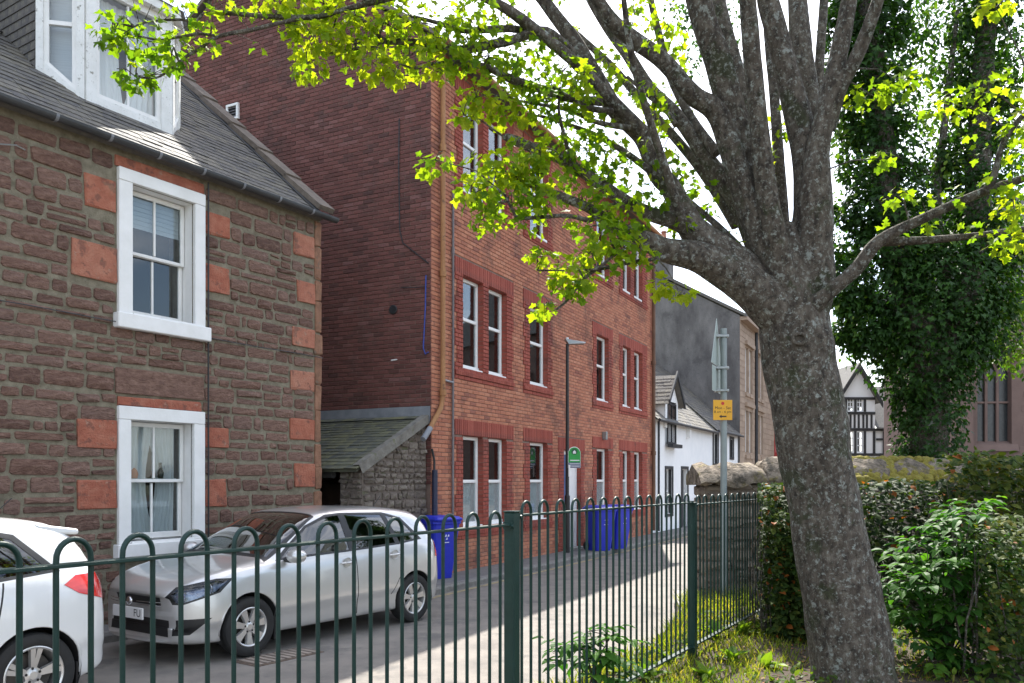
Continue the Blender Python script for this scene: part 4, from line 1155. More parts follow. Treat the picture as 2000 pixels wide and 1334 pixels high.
def cottage(name, label, u0, u1, vz, ops_px, door_px, dormer=None, x_end=None):
    x0 = RB.hit(u0, 900)[0]; x1 = x_end or RB.hit(u1, 900)[0]
    ez = vz; t = fthing(name, label, 'house', RB, 'white cottages beyond the red tenement')
    opr = []
    for (a, b, c, d) in ops_px:
        xa, zt = RB.hit(a, c); xb = RB.hit(b, c)[0]; zb = RB.hit(a, d)[1]; opr.append([xa, xb, zb, zt])
    dr_ = []
    for (a, b, c) in door_px:
        xa, zt = RB.hit(a, c); xb = RB.hit(b, c)[0]; dr_.append([xa, xb, 0.0, zt])
    opr = [o for o in opr]
    inside = [[o[0], o[1], o[2], min(o[3], ez - 0.02)] for o in opr]
    mb = MB(); wall_core(mb, x0, x1, -0.1, ez, inside + dr_, 0.05, 0.3)
    D = 7.0; ap = (D / 2, ez + D / 2 * math.tan(R(42)))
    for xg in (x0, x1): mb.add([(xg, 0.05, -0.1), (xg, D, -0.1), (xg, D, ez), (xg, ap[0], ap[1]), (xg, 0.05, ez)], [(0, 1, 2, 3, 4)])
    mb.build('wall', M['limewash'], t, fix=False)
    for o in inside:
        window_box(t, o[0], o[1], o[2], o[3], 0.17, 0.06, M['upvc'], None, bars=(2, 2))
        mb = MB()
        for (a, b, c, d) in ((o[0] - 0.11, o[0] - 0.001, o[2] - 0.1, o[3] + 0.1), (o[1] + 0.001, o[1] + 0.11, o[2] - 0.1, o[3] + 0.1), (o[0] - 0.001, o[1] + 0.001, o[3] + 0.001, o[3] + 0.1), (o[0] - 0.001, o[1] + 0.001, o[2] - 0.1, o[2] - 0.001)):
            mb.box(a, b, 0.02, 0.06 if a > o[0] else 0.07, c, d)
        mb.box(o[1] - 0.004, o[1] - 0.001, 0.06, 0.30, o[2], o[3]); mb.build('window_margin', M['black_trim'], t)
    for o in dr_:
        mb = MB(); mb.box(o[0] + 0.03, o[1] - 0.03, 0.18, 0.23, 0.0, o[3] - 0.03)
        for (za, zb) in ((0.2, 0.85), (1.0, o[3] - 0.2)): mb.box(o[0] + 0.14, o[1] - 0.14, 0.165, 0.182, za, zb)
        d_ = mb.build('door', M['black_trim'], t)
        mb = MB(); mb.box(o[0] - 0.1, o[0] - 0.001, 0.02, 0.07, 0, o[3] + 0.1); mb.box(o[1] + 0.001, o[1] + 0.1, 0.02, 0.07, 0, o[3] + 0.1); mb.box(o[0] - 0.001, o[1] + 0.001, 0.02, 0.07, o[3] + 0.001, o[3] + 0.1)
        mb.build('door_frame', M['black_trim'], d_)
        mb = MB(); mb.lathe([(0, 0.12), (0.03, 0.12), (0.035, 0.15), (0.02, 0.182)], 8, (o[1] - 0.12, 0, 1.05), 'y'); mb.build('handle', M['steel'], d_)
    tp = math.tan(R(42)); c4 = math.cos(R(42)); s4 = math.sin(R(42))
    def rp(x, s_, lift=0.0): return Vector((x, -0.15 + s_ * c4 - lift * s4, ez - 0.12 + s_ * s4 + lift * c4))
    LL = (ap[0] + 0.15) / c4
    mb = MB(); mb.quad(rp(x0, 0), rp(x1 + 0.1, 0), rp(x1 + 0.1, LL), rp(x0, LL)); mb.quad(rp(x0, LL), rp(x1 + 0.1, LL), (x1 + 0.1, D + 0.2, ez - 0.2), (x0, D + 0.2, ez - 0.2))
    mb.quad(rp(x0, 0, -0.01), (x0, 0.05, ez - 0.06), (x1, 0.05, ez - 0.06), rp(x1, 0, -0.01))
    rf = mb.build('roof', M['slate'], t, fix=False)
    its = slate_items(rp, x0, x1 + 0.1, 0.0, LL, random.Random(4), 0.2, 0.28, 0.4)
    pieces(rf, 'slate', its, M['slate'], FM(RB), 60)
    mb = MB(); mb.tube([(x0, -0.2, ez - 0.13), (x1, -0.2, ez - 0.13)], 0.05, 8); mb.build('gutter', M['black_trim'], t)
    return t, x0, x1, ez, rp
c1, cx0, cx1, cez, crp = cottage('white_cottage', 'white cottage with a gabled slate dormer next to the red tenement', 1276, 1393, 3.78,
    [(1303, 1315, 916, 1004), (1369, 1384, 921, 985)], [(1334, 1345, 916)], x_end=RB.hit(1393, 900)[0])
c2, ccx0, ccx1, _, _ = cottage('white_cottage', 'low white cottage against the tall grey gable', 1394, 1443, 3.86,
    [(1395.5, 1404, 846, 905), (1400, 1407, 925, 975), (1428, 1434, 857, 893)], [(1417, 1424, 925)])
# gabled dormer of the first cottage
dmx0, dmz = RB.hit(1298, 872); dmx1 = RB.hit(1323, 872)[0]; dzt = RB.hit(1300, 782)[1]; dzp = RB.hit(1312, 737)[1]
dm = MB(); xm2 = (dmx0 + dmx1) / 2
wo = [dmx0 + 0.25, dmx1 - 0.25, cez - 0.9, dzt - 0.05]
for (a, b) in ((dmx0, wo[0]), (wo[1], dmx1)): dm.quad((a, -0.02, cez - 0.3), (b, -0.02, cez - 0.3), (b, -0.02, dzt), (a, -0.02, dzt))
dm.add([(dmx0, -0.02, dzt), (dmx1, -0.02, dzt), (xm2, -0.02, dzp)], [(0, 1, 2)])
for xg in (dmx0, dmx1): dm.add([(xg, -0.02, cez - 0.3), (xg, 0.0, dzt), (xg, 2.2, dzt), (xg, 0.3, cez - 0.1)], [(0, 1, 2, 3)])
dmo = dm.build('dormer', M['limewash'], c1, fix=False)
for sgn in (-1, 1):
    xe_ = dmx0 - 0.2 if sgn < 0 else dmx1 + 0.2
    P_ = lambda y, s_, lift=0.0, xe_=xe_, sgn=sgn: Vector((xe_ + (xm2 - xe_) * s_ / 1.6, y, dzt - 0.15 + (dzp + 0.05 - dzt + 0.15) * s_ / 1.6 + lift))
    m_ = MB(); m_.quad(P_(-0.2, 0), P_(3.5, 0), P_(3.5, 1.6), P_(-0.2, 1.6)); m_.build('dormer_roof', M['slate'], dmo, fix=False)
    if sgn < 0: pieces(dmo, 'slate', slate_items(P_, -0.2, 3.5, 0, 1.5, random.Random(2), 0.2, 0.25, 0.36), M['slate'], FM(RB), 60)
    m_ = MB(); m_.prism([(xe_, -0.24, dzt - 0.17), (xm2, -0.24, dzp + 0.03), (xm2, -0.24, dzp + 0.2), (xe_, -0.24, dzt + 0.0)], (0, 0.05, 0)); m_.build('bargeboard', M['black_trim'], dmo)
window_box(c1, wo[0] + 0.002, wo[1] - 0.002, dmz + 0.1, wo[3], -0.04, 0.07, M['black_trim'], None, bars=(2, 2), sill=0.12, sill_mat=M['black_trim'])
pq = RB.hit(1283, 900)[0]
mb = MB(); mb.tube([(pq, -0.06, cez - 0.15), (pq, -0.06, 0.15)], 0.04, 8); mb.build('downpipe', M['black_trim'], c1)
hx, hz = RB.hit(1344, 842); mb = MB(); mb.box(hx - 0.08, hx + 0.08, -0.1, 0.05, hz - 0.25, hz + 0.25); mb.build('alarm_box', M['upvc'], c1)
# skylight on the roof
for (sx, ss) in ((cx0 + 5.2, 1.2),):
    mb = MB(); mb.prism([crp(sx, ss, 0.03), crp(sx + 1.0, ss, 0.03), crp(sx + 1.0, ss + 0.9, 0.03), crp(sx, ss + 0.9, 0.03)], (0, 0, 0.06)); mb.build('skylight', M['upvc'], c1)

# ================================================================ tall grey gable and its sandstone front
GB = fthing('stone_tenement', 'tall tenement with grey roughcast gable and tan sandstone front', 'building', RB)
M['roughcast'] = pmat('grey_roughcast', [(0.085, 0.08, 0.077), (0.14, 0.134, 0.128), (0.20, 0.19, 0.18)], 1.3, 0.95, 1.0, 18, stretch=(1, 1, 0.45), contrast=(0.32, 0.68), speck=[((0.27, 0.26, 0.25), 5, 0.66, 0.5), ((0.06, 0.058, 0.056), 0.9, 0.57, 0.5), ((0.07, 0.068, 0.066), 9, 0.60, 0.5)])
M['ashlar'] = pmat('tan_sandstone', [(0.28, 0.20, 0.145), (0.42, 0.31, 0.23)], 2.5, 0.9, 0.3, 30, tones=[(0.26, 0.19, 0.14), (0.36, 0.27, 0.20), (0.46, 0.35, 0.26)], tmix=0.5)
gx0 = RB.hit(1445, 750)[0]; gx1 = gx0 + 9.4; gez = 9.3; gD = 9.0; gap = (gD / 2, gez + gD / 2 * math.tan(R(30)))
gops = []
for (a, b, c, d) in ((1455, 1461, 655, 728), (1463, 1469, 657, 730), (1478, 1483, 668, 738), (1485, 1490, 670, 740), (1455, 1461, 768, 850), (1463, 1469, 770, 851), (1478, 1483, 778, 856), (1485, 1490, 780, 857)):
    xa, zt = RB.hit(a, c); xb = RB.hit(b, c)[0]; zb = RB.hit(a, d)[1]; gops.append([xa, xb, zb, zt])
gops = [[o[0], o[1], (5.9 if o[2] > 4.6 else 2.95), (8.05 if o[2] > 4.6 else 5.15)] for o in gops]
mb = MB(); wall_core(mb, gx0, gx1, -0.1, gez, gops, 0.0, 0.25); mb.build('wall', M['ashlar'], GB, fix=False)
rnd = random.Random(31); its = []
z = 0.0; row = 0
while z < gez - 0.1:
    x = gx0 - (0.3 if row % 2 else 0)
    while x < gx1:
        xa, xb = max(gx0, x), min(gx1, x + 0.62)
        x += 0.62
        segs = [(xa, xb)]
        for o in gops:
            if o[2] < z + 0.14 < o[3]:
                segs = [q for (s0, s1) in segs for q in ((s0, min(s1, o[0])), (max(s0, o[1]), s1)) if q[1] - q[0] > 0.05]
        for (s0, s1) in segs:
            vs, fs = brick_mesh(s1 - s0 - 0.016, 0.264, 0.03)
            its.append((((s0 + s1) / 2, -0.02, z + 0.14), vs, fs, rnd.random(), None))
    z += 0.28; row += 1
pieces(GB, 'stone', its, M['ashlar'], FM(RB), 100)
for o in gops:
    window_box(GB, o[0], o[1], o[2], o[3], 0.1, 0.05, M['upvc'], None, bars=(1, 2), sill=0.18, sill_mat=M['ashlar'])
    mb = MB(); mb.box(o[0] - 0.12, o[1] + 0.12, -0.14, -0.021, o[3] + 0.08, o[3] + 0.26); mb.build('window_hood', M['ashlar'], GB)
mb = MB(); mb.add([(gx0 - 0.005, 0, -0.1), (gx0 - 0.005, gD, -0.1), (gx0 - 0.005, gD, gez), (gx0 - 0.005, gap[0], gap[1]), (gx0 - 0.005, 0, gez)], [(0, 1, 2, 3, 4)])
mb.add([(gx1, 0, -0.1), (gx1, gD, -0.1), (gx1, gD, gez), (gx1, gap[0], gap[1]), (gx1, 0, gez)], [(0, 1, 2, 3, 4)]); mb.build('gable', M['roughcast'], GB, fix=False)
mb = MB()
mb.prism([(gx0 - 0.1, -0.3, gez - 0.1), (gx0 - 0.1, gap[0], gap[1] + 0.08), (gx0 - 0.1, gD + 0.3, gez - 0.1), (gx0 - 0.1, gD + 0.3, gez + 0.04), (gx0 - 0.1, gap[0], gap[1] + 0.22), (gx0 - 0.1, -0.3, gez + 0.04)], (gx1 - gx0 + 0.2, 0, 0)); mb.build('roof', M['slate'], GB)
mb = MB(); mb.box(gx0, gx0 + 0.9, 3.35, 5.4, gap[1] - 1.0, gap[1] + 1.2); mb.box(gx0 - 0.06, gx0 + 0.96, 3.29, 5.46, gap[1] + 1.2, gap[1] + 1.36)
ch = mb.build('chimney', M['roughcast'], GB)
for k in range(4):
    mb = MB(); mb.lathe([(0.13, 0), (0.11, 0.42), (0.14, 0.44), (0.14, 0.5), (0.1, 0.5)], 10, (gx0 + 0.45, 3.7 + k * 0.45, gap[1] + 1.36)); mb.build('chimney_pot', M['sandstone'], ch)
xg_ = RB.hit(1474, 700)[0]
mb = MB(); mb.tube([(xg_, -0.09, gez - 0.1), (xg_, -0.09, 0.1)], 0.07, 8); mb.build('downpipe', M['black_trim'], GB)
mb = MB(); mb.box(gx0, gx1, -0.34, -0.02, gez - 0.22, gez - 0.06); mb.build('cornice', M['ashlar'], GB)

# red shop further down the street
RS = fthing('red_shopfront', 'bright red painted shopfront beyond the sandstone tenement', 'shop', RB)
M['red_paint'] = pmat('red_paint', [(0.42, 0.035, 0.03), (0.5, 0.05, 0.04)], 3, 0.5)
mb = MB(); s0 = gx1 + 0.15; wall_core(mb, s0, s0 + 7, -0.1, 6.6, [[s0 + 0.9, s0 + 3.0, 0.8, 2.6], [s0 + 4.0, s0 + 6.2, 0.8, 2.6]], -0.05, 0.3); mb.quad((s0, -0.05, -0.1), (s0, 7, -0.1), (s0, 7, 6.6), (s0, -0.05, 6.6))
mb.build('wall', M['red_paint'], RS, fix=False)
for a in (0.9, 4.0): window_box(RS, s0 + a, s0 + a + 2.1, 0.8, 2.6, 0.05, 0.08, M['white_paint'], None, bars=(2, 1))
mb = MB(); mb.box(s0, s0 + 7, -0.18, -0.06, 2.8, 3.3); mb.build('fascia', M['red_paint'], RS)
mb = MB(); mb.prism([(s0 - 0.05, -0.3, 6.6), (s0 - 0.05, 3.5, 9.2), (s0 - 0.05, 7.2, 6.6)], (7.1, 0, 0)); mb.build('roof', M['slate'], RS)

# ================================================================ half-timbered house
TF = Frame(24.2, 60.0, 1.0, 0.05)
TU = fthing('half_timbered_house', 'black and white half-timbered house with steep gable beyond the churchyard wall', 'house', TF)
M['plaster'] = pmat('white_plaster', [(0.76, 0.74, 0.71), (0.82, 0.80, 0.77)], 2, 0.9, 0.1, 20)
M['timber'] = pmat('black_timber', [(0.02, 0.018, 0.018), (0.04, 0.035, 0.033)], 5, 0.7, 0.2, 20)
M['slate_far'] = M['slate']
def tx(u): return TF.hit(u, 850)[0]
def tz(v): return TF.hit(1680, v)[1]
gl, gr, gm = tx(1640), tx(1709), tx(1676)
zap = tz(721); zev = tz(778)
tops = []
for (a, b) in ((1655, 1668), (1673, 1686)):
    tops.append([tx(a), tx(b), tz(884), tz(842)]); tops.append([tx(a), tx(b), tz(804), tz(776)])
tops2 = [[tx(1729), tx(1739), tz(884), tz(842)]]
mb = MB(); wall_core(mb, gl, gr, -0.1, zev, tops, 0, 0.2); mb.add([(gl, 0, zev), (gr, 0, zev), (gm, 0, zap)], [(0, 1, 2)]); wall_core(mb, gr, gr + 6, -0.1, tz(838), tops2, 0.1, 0.2)
mb.quad((gl, 0, -0.1), (gl, 7, -0.1), (gl, 7, zev), (gl, 0, zev)); mb.build('wall', M['plaster'], TU, fix=False)
for o in tops + tops2: window_box(TU, o[0], o[1], o[2], o[3], 0.06, 0.09, M['upvc'], None, bars=(2, 3))
def timber(x0, x1, z0, z1, y=-0.06):
    mb = MB(); mb.cbox(x0, x1, y, 0.02, z0, z1, 0.01); mb.build('timber', M['timber'], TU)
hw = 0.09
for u in (1641, 1652, 1670.5, 1689, 1707): timber(tx(u) - hw, tx(u) + hw, tz(886), tz(842), -0.05)
for u in (1646, 1653, 1661, 1669, 1677, 1686, 1693, 1702): timber(tx(u) - hw * .8, tx(u) + hw * .8, tz(836), tz(810), -0.05)
for v in (839, 807, 888): timber(gl, gr + (6 if v != 807 else 0), tz(v) - 0.1, tz(v) + 0.1, -0.08)
for u in (1652, 1670.5, 1689): timber(tx(u) - hw, tx(u) + hw, tz(804), tz(777), -0.05)
for u in (1727, 1742, 1752): timber(tx(u) - hw, tx(u) + hw, tz(886), tz(842), 0.03 - 0.0)
timber(gr + 0.1, tx(1727), tz(858) - 0.08, tz(858) + 0.08, 0.03); timber(gl, gr, tz(858) * 0 + zev - 0.1, zev + 0.08, -0.09)
for sgn, xe_ in ((-1, gl - 0.45), (1, gr + 0.45)):
    mb = MB(); zz = zev - 0.45 * (zap - zev) / (gm - gl)
    mb.prism([(xe_, -0.35, zz), (gm, -0.35, zap), (gm, -0.35, zap + 0.35), (xe_, -0.35, zz + 0.35)], (0, 0.12, 0)); mb.build('bargeboard', M['timber'], TU)
    mb = MB(); mb.prism([(xe_, -0.3, zz + 0.36), (gm, -0.3, zap + 0.36), (gm, -0.3, zap + 0.46), (xe_, -0.3, zz + 0.46)], (0, 8, 0)); mb.build('gable_roof', M['slate'], TU)
mb = MB(); mb.prism([(gr, -0.3, tz(838)), (gr + 6, -0.3, tz(838)), (gr + 6, 3.5, tz(838) + 3.4), (gr, 3.5, tz(838) + 3.4)], (0, 0, 0.1)); mb.build('side_roof', M['slate'], TU)

# ================================================================ church
CHF = Frame(23.3, 42.0, 1.0, -0.12)
CC = fthing('church', 'brown sandstone church with tall traceried window behind the ivy', 'church', CHF)
M['church_stone'] = pmat('brown_church_stone', [(0.13, 0.085, 0.07), (0.21, 0.14, 0.115)], 1.5, 0.9, 0.4, 14, tones=[(0.13, 0.085, 0.072), (0.18, 0.12, 0.10), (0.24, 0.16, 0.13)], tmix=0.5)
M['leaded'] = pmat('dark_leaded_glass', [(0.02, 0.024, 0.026), (0.045, 0.05, 0.05)], 7, 0.25, 0.3, 25)
def qx(u): return CHF.hit(u, 800)[0]
def qz(v): return CHF.hit(1940, v)[1]
wx0, wx1 = qx(1909), qx(1976); wz0, wz1 = qz(868), qz(712)
wm2 = (wx0 + wx1) / 2; wr = (wx1 - wx0) / 2
eave_z = qz(560); X0c, X1c = qx(1852), qx(1852) + 16
# wall with a pointed opening
arch = [(wx0, wz1)] + [(wx0 + 2 * wr - 2 * wr * math.cos(R(a)), wz1 + 2 * wr * math.sin(R(a)) * 0.86) for a in (15, 30, 45, 60)] 
arch += [(2 * wm2 - x, z) for x, z in reversed(arch[:-1])]
zt_ = arch[4][1]
mb = MB()
mb.quad((X0c, 0, -0.1), (wx0, 0, -0.1), (wx0, 0, eave_z), (X0c, 0, eave_z)); mb.quad((wx1, 0, -0.1), (X1c, 0, -0.1), (X1c, 0, eave_z), (wx1, 0, eave_z)); mb.quad((wx0, 0, -0.1), (wx1, 0, -0.1), (wx1, 0, wz0), (wx0, 0, wz0))
for (xa, za), (xb, zb) in zip(arch[:-1], arch[1:]): mb.quad((xa, 0, za), (xb, 0, zb), (xb, 0, eave_z), (xa, 0, eave_z)); mb.quad((xa, 0, za), (xa, 0.6, za), (xb, 0.6, zb), (xb, 0, zb))
for xg in (wx0, wx1): mb.quad((xg, 0, wz0), (xg, 0.6, wz0), (xg, 0.6, wz1), (xg, 0, wz1))
mb.quad((wx0, 0, wz0), (wx1, 0, wz0), (wx1, 0.6, wz0 + 0.25), (wx0, 0.6, wz0 + 0.25)); mb.quad((X0c, 0, -0.1), (X0c, 10, -0.1), (X0c, 10, eave_z), (X0c, 0, eave_z))
mb.build('wall', M['church_stone'], CC, fix=False)
rnd = random.Random(13); its = []; z = wz0 - 1.5; row = 0
while z < eave_z - 0.2:
    x = X0c
    while x < X0c + 9:
        w = rnd.uniform(0.45, 1.0); xa, xb = x, min(x + w, X0c + 9); x += w
        if xb > wx0 - 0.35 and xa < wx1 + 0.35 and wz0 - 0.3 < z + 0.15 < zt_ + 0.4: continue
        vs, fs = brick_mesh(xb - xa - 0.02, 0.33, 0.03); its.append((((xa + xb) / 2, -0.012, z + 0.17), vs, fs, rnd.random(), None))
    z += 0.35; row += 1
pieces(CC, 'stone', its, M['church_stone'], FM(CHF), 120)
mb = MB(); mb.add([(x, 0.45, z) for x, z in [(wx0, wz0)] + arch + [(wx1, wz0)]], [tuple(range(len(arch) + 2))]); cw = mb.build('window', M['leaded'], CC)
for k in (1, 2):
    xm3 = wx0 + 2 * wr * k / 3; mb = MB(); mb.cbox(xm3 - 0.07, xm3 + 0.07, 0.28, 0.44, wz0, wz1 + wr * 0.95, 0.02); mb.build('mullion', M['church_stone'], cw)
mb = MB(); zt2 = qz(785); mb.cbox(wx0, wx1, 0.3, 0.43, zt2 - 0.05, zt2 + 0.05, 0.01); mb.build('transom', M['church_stone'], cw)
for k in range(3):
    xa = wx0 + 2 * wr * k / 3; xb = xa + 2 * wr / 3; xm3 = (xa + xb) / 2
    mb = MB(); pts = [(xa, 0.36, wz1 - 0.35), (xa + 0.12, 0.36, wz1 - 0.05), (xm3, 0.36, wz1 + 0.25), (xb - 0.12, 0.36, wz1 - 0.05), (xb, 0.36, wz1 - 0.35)]; mb.tube(pts, 0.06, 6); mb.build('tracery', M['church_stone'], cw)
mb = MB(); mb.tube([(x * 1.0 + (x - wm2) * 0.1, -0.06, z + 0.12) for x, z in arch], 0.13, 6); mb.build('hood_mould', M['church_stone'], CC)
mb = MB(); mb.prism([(wx0 - 0.3, -0.16, wz0 - 0.35), (wx1 + 0.3, -0.16, wz0 - 0.35), (wx1 + 0.3, 0.0, wz0), (wx0 - 0.3, 0.0, wz0)], (0, 0.13, 0.0)); mb.build('sill', M['church_stone'], CC)
mb = MB(); mb.prism([(X0c - 0.3, -0.4, eave_z - 0.1), (X0c - 0.3, 5, eave_z + 6.2), (X0c - 0.3, 10.4, eave_z - 0.1)], (17, 0, 0)); mb.build('roof', M['slate'], CC)
for xb_ in (qx(1868), qx(1868) + 7.5):
    mb = MB(); mb.prism([(xb_ - 0.45, -0.9, -0.1), (xb_ + 0.45, -0.9, -0.1), (xb_ + 0.45, -0.02, -0.1), (xb_ - 0.45, -0.02, -0.1)], (0, 0, eave_z - 2.5)); mb.build('buttress', M['church_stone'], CC)
# ================================================================ bow-top railings
M['green_paint'] = pmat('dark_green_gloss_paint', [(0.004, 0.024, 0.018), (0.008, 0.036, 0.028)], 9, 0.42, 0.12, 60, speck=((0.04, 0.055, 0.045), 60, 0.70, 0.4), spec=0.35)
FE = thing('railings', 'dark green bow-top metal railings between the grass and the road', 'railings', FN.o, FN.ang)
def up_z(p): return p
PST = [-5.5, -2.75, 0.0, 2.75, 5.5]
rail_z = {-5.5: 1.585, -2.75: 1.565, 0.0: 1.608, 2.75: 1.59}
sp = 2.75 / 29
def hoop_mesh(zr, zb):
    mb = MB(); pts = [(0, 0, zb), (0, 0, zr + 0.008)]
    r = sp / 2
    for k in range(1, 12):
        a = math.pi * k / 12; pts.append((r - r * math.cos(a), 0, zr + 0.014 + r * 1.12 * math.sin(a)))
    pts += [(sp, 0, zr + 0.008), (sp, 0, zb)]
    mb.tube(pts, 0.0079, 10)
    return mb
for p in PST[:-1]:
    zr = rail_z[p]; zb = PARK_Z + 0.085
    first = None
    for k in range(14):
        x = p + sp * (1 + 2 * k) - (0.02 if p == -2.75 else 0.0)
        if first is None:
            first = hoop_mesh(zr, zb - 0.02).build('hoop_bar', M['green_paint'], FE, smooth=True, sharp=50); o = first
        else:
            o = first.copy(); link(o, FE)
        o.location = (x, random.uniform(-0.0015, 0.0015), 0); o.rotation_euler = (random.uniform(-0.002, 0.002), random.uniform(-0.0018, 0.0018), 0)
    for z, t in ((zr, 0.0055), (zb, 0.0055)):
        mb = MB(); mb.cbox(p + 0.034, p + 2.75 - 0.034, -0.02, 0.02, z - t, z + t, 0.002); mb.build('rail', M['green_paint'], FE)
for p in PST:
    zt = 1.625 if p != 2.75 else 1.603
    mb = MB(); mb.cbox(p - 0.03, p + 0.03, -0.03, 0.03, PARK_Z - 0.25, zt, 0.004); post = mb.build('post', M['green_paint'], FE)
    mb = MB(); mb.cbox(p - 0.034, p + 0.034, -0.034, 0.034, zt, zt + 0.008, 0.003); mb.build('post_cap', M['green_paint'], post)
    for s_ in (-1, 1):
        zr = rail_z.get(p if s_ > 0 else p - 2.75, None)
        if zr is None: continue
        for z in (zr, PARK_Z + 0.085):
            mb = MB(); mb.box(p + s_ * 0.030 if s_ > 0 else p - 0.048, p + 0.048 if s_ > 0 else p - 0.030, -0.024, 0.024, z - 0.022, z + 0.014)
            mb.lathe([(0.0, -0.034), (0.008, -0.034), (0.011, -0.026), (0.011, -0.02)], 8, (p + s_ * 0.04, 0, z - 0.006), 'y'); mb.build('rail_bracket', M['green_paint'], post)

# ================================================================ cars
def crspl(xs_, ys_, x):
    n = len(xs_)
    if x <= xs_[0]: return ys_[0]
    if x >= xs_[-1]: return ys_[-1]
    i = max(k for k in range(n - 1) if xs_[k] <= x)
    h = xs_[i + 1] - xs_[i]; t = (x - xs_[i]) / h
    def slope(k):
        if k == 0: return (ys_[1] - ys_[0]) / (xs_[1] - xs_[0])
        if k == n - 1: return (ys_[-1] - ys_[-2]) / (xs_[-1] - xs_[-2])
        a = (ys_[k] - ys_[k - 1]) / (xs_[k] - xs_[k - 1]); b = (ys_[k + 1] - ys_[k]) / (xs_[k + 1] - xs_[k])
        if a * b <= 0: return 0.0
        return 2 * a * b / (a + b)
    m0, m1 = slope(i) * h, slope(i + 1) * h
    t2, t3 = t * t, t * t * t
    return (2*t3 - 3*t2 + 1) * ys_[i] + (t3 - 2*t2 + t) * m0 + (-2*t3 + 3*t2) * ys_[i+1] + (t3 - t2) * m1
HATCH = [  # x, bottom, half width, belt z, belt half width, top z, top half width
 (0.00, .235, .60, .63, .55, .69, .44), (0.03, .215, .685, .67, .63, .735, .53), (0.09, .20, .755, .705, .70, .775, .60), (0.25, .185, .805, .76, .76, .835, .65), (0.55, .18, .834, .825, .787, .90, .675),
 (0.85, .18, .838, .875, .795, .952, .675), (1.04, .18, .84, .898, .795, .982, .67), (1.20, .18, .84, .908, .79, 1.085, .640), (1.50, .18, .84, .922, .787, 1.26, .605), (1.80, .18, .84, .935, .786, 1.395, .584),
 (2.05, .18, .84, .945, .786, 1.448, .580), (2.45, .18, .84, .96, .786, 1.47, .580), (2.90, .18, .84, .982, .78, 1.462, .575), (3.25, .18, .84, 1.003, .772, 1.437, .568), (3.52, .19, .837, 1.015, .76, 1.398, .558),
 (3.68, .205, .826, 1.015, .745, 1.32, .565), (3.81, .225, .80, 1.0, .72, 1.13, .60), (3.89, .245, .765, .945, .695, 1.0, .60), (3.945, .27, .72, .84, .66, .88, .57), (3.97, .31, .66, .73, .61, .77, .50)]
def car_surface(kx, kz, ky):
    T = [(r[0] * kx, r[1] * kz, r[2] * ky, r[3] * kz, r[4] * ky, r[5] * kz, r[6] * ky) for r in HATCH]
    X = [r[0] for r in T]; L = X[-1]
    st = sorted(set([X[0], X[-1]] + [L * i / 74 for i in range(75)] + [0.02 * kx, 0.05 * kx, L - 0.015, L - 0.04]))
    rings = []
    NP = 44
    for x in st:
        zb, w, ze, we, zr, wr = [crspl(X, [r[k] for r in T], x) for k in range(1, 7)]
        g = zr - ze                                    # height of the glasshouse above the belt
        cab = min(1.0, max(0.0, (g - 0.10) / 0.30))
        p = [(0, zb), (w * 0.72, zb), (w - 0.045, zb + 0.035), (w - 0.034, zb + 0.13), (w - 0.026, zb + (ze - zb) * 0.27), (w - 0.002, zb + (ze - zb) * 0.38), (w - 0.006, zb + (ze - zb) * 0.56), (w - 0.022, zb + (ze - zb) * 0.80),
             (we + 0.008, ze - 0.03), (we - 0.018, ze + 0.012)]
        ed = zr - (0.075 * cab + 0.018 * (1 - cab))
        a = (we - 0.018, ze + 0.012); b = (wr, ed)
        for k in (0.33, 0.66): p.append((a[0] + (b[0] - a[0]) * k + 0.012 * cab, a[1] + (b[1] - a[1]) * k))
        p += [b, (wr - 0.075 * cab - 0.12 * (1 - cab), zr - 0.028 * cab - 0.012 * (1 - cab)), (wr * 0.5, zr - 0.007), (0, zr)]
        # parametrise by chord length and resample
        d = [0]
        for q0, q1 in zip(p[:-1], p[1:]): d.append(d[-1] + max(0.004, math.hypot(q1[0] - q0[0], q1[1] - q0[1]) ** 0.75))
        pts = []
        for k in range(NP + 1):
            s_ = d[-1] * k / NP; pts.append((crspl(d, [q[0] for q in p], s_), crspl(d, [q[1] for q in p], s_)))
        bowf = 0.26 * max(0, 1 - x / (0.75 * kx)) ** 1.5; bowr = 0.14 * max(0, 1 - (L - x) / 0.55) ** 1.5
        rings.append([(x + (bowf - bowr) * (y / 0.8) ** 2.4 if y > 0 else x, y, z) for y, z in pts])
    return rings, L
def build_bm(rings):
    bm = bmesh.new(); n = len(rings[0])
    V = []
    for r in rings:
        row = {}
        for k, (x, y, z) in enumerate(r):
            a = bm.verts.new((x, -y, z)); b = a if y < 1e-6 else bm.verts.new((x, y, z)); row[k] = (a, b)
        V.append(row)
    for i in range(len(V) - 1):
        for k in range(n - 1):
            for s_ in (0, 1):
                q = [V[i][k][s_], V[i + 1][k][s_], V[i + 1][k + 1][s_], V[i][k + 1][s_]]
                q = list(dict.fromkeys(q))
                if s_ == 1: q.reverse()
                try: bm.faces.new(q)
                except ValueError: pass
    for i, sg in ((0, 1), (len(V) - 1, -1)):             # end caps
        for k in range(n - 1):
            q = [V[i][k][0], V[i][k + 1][0], V[i][k + 1][1], V[i][k][1]]; q = list(dict.fromkeys(q))
            if len(q) > 2:
                try: bm.faces.new(q)
                except ValueError: pass
    bmesh.ops.recalc_face_normals(bm, faces=bm.faces)
    return bm
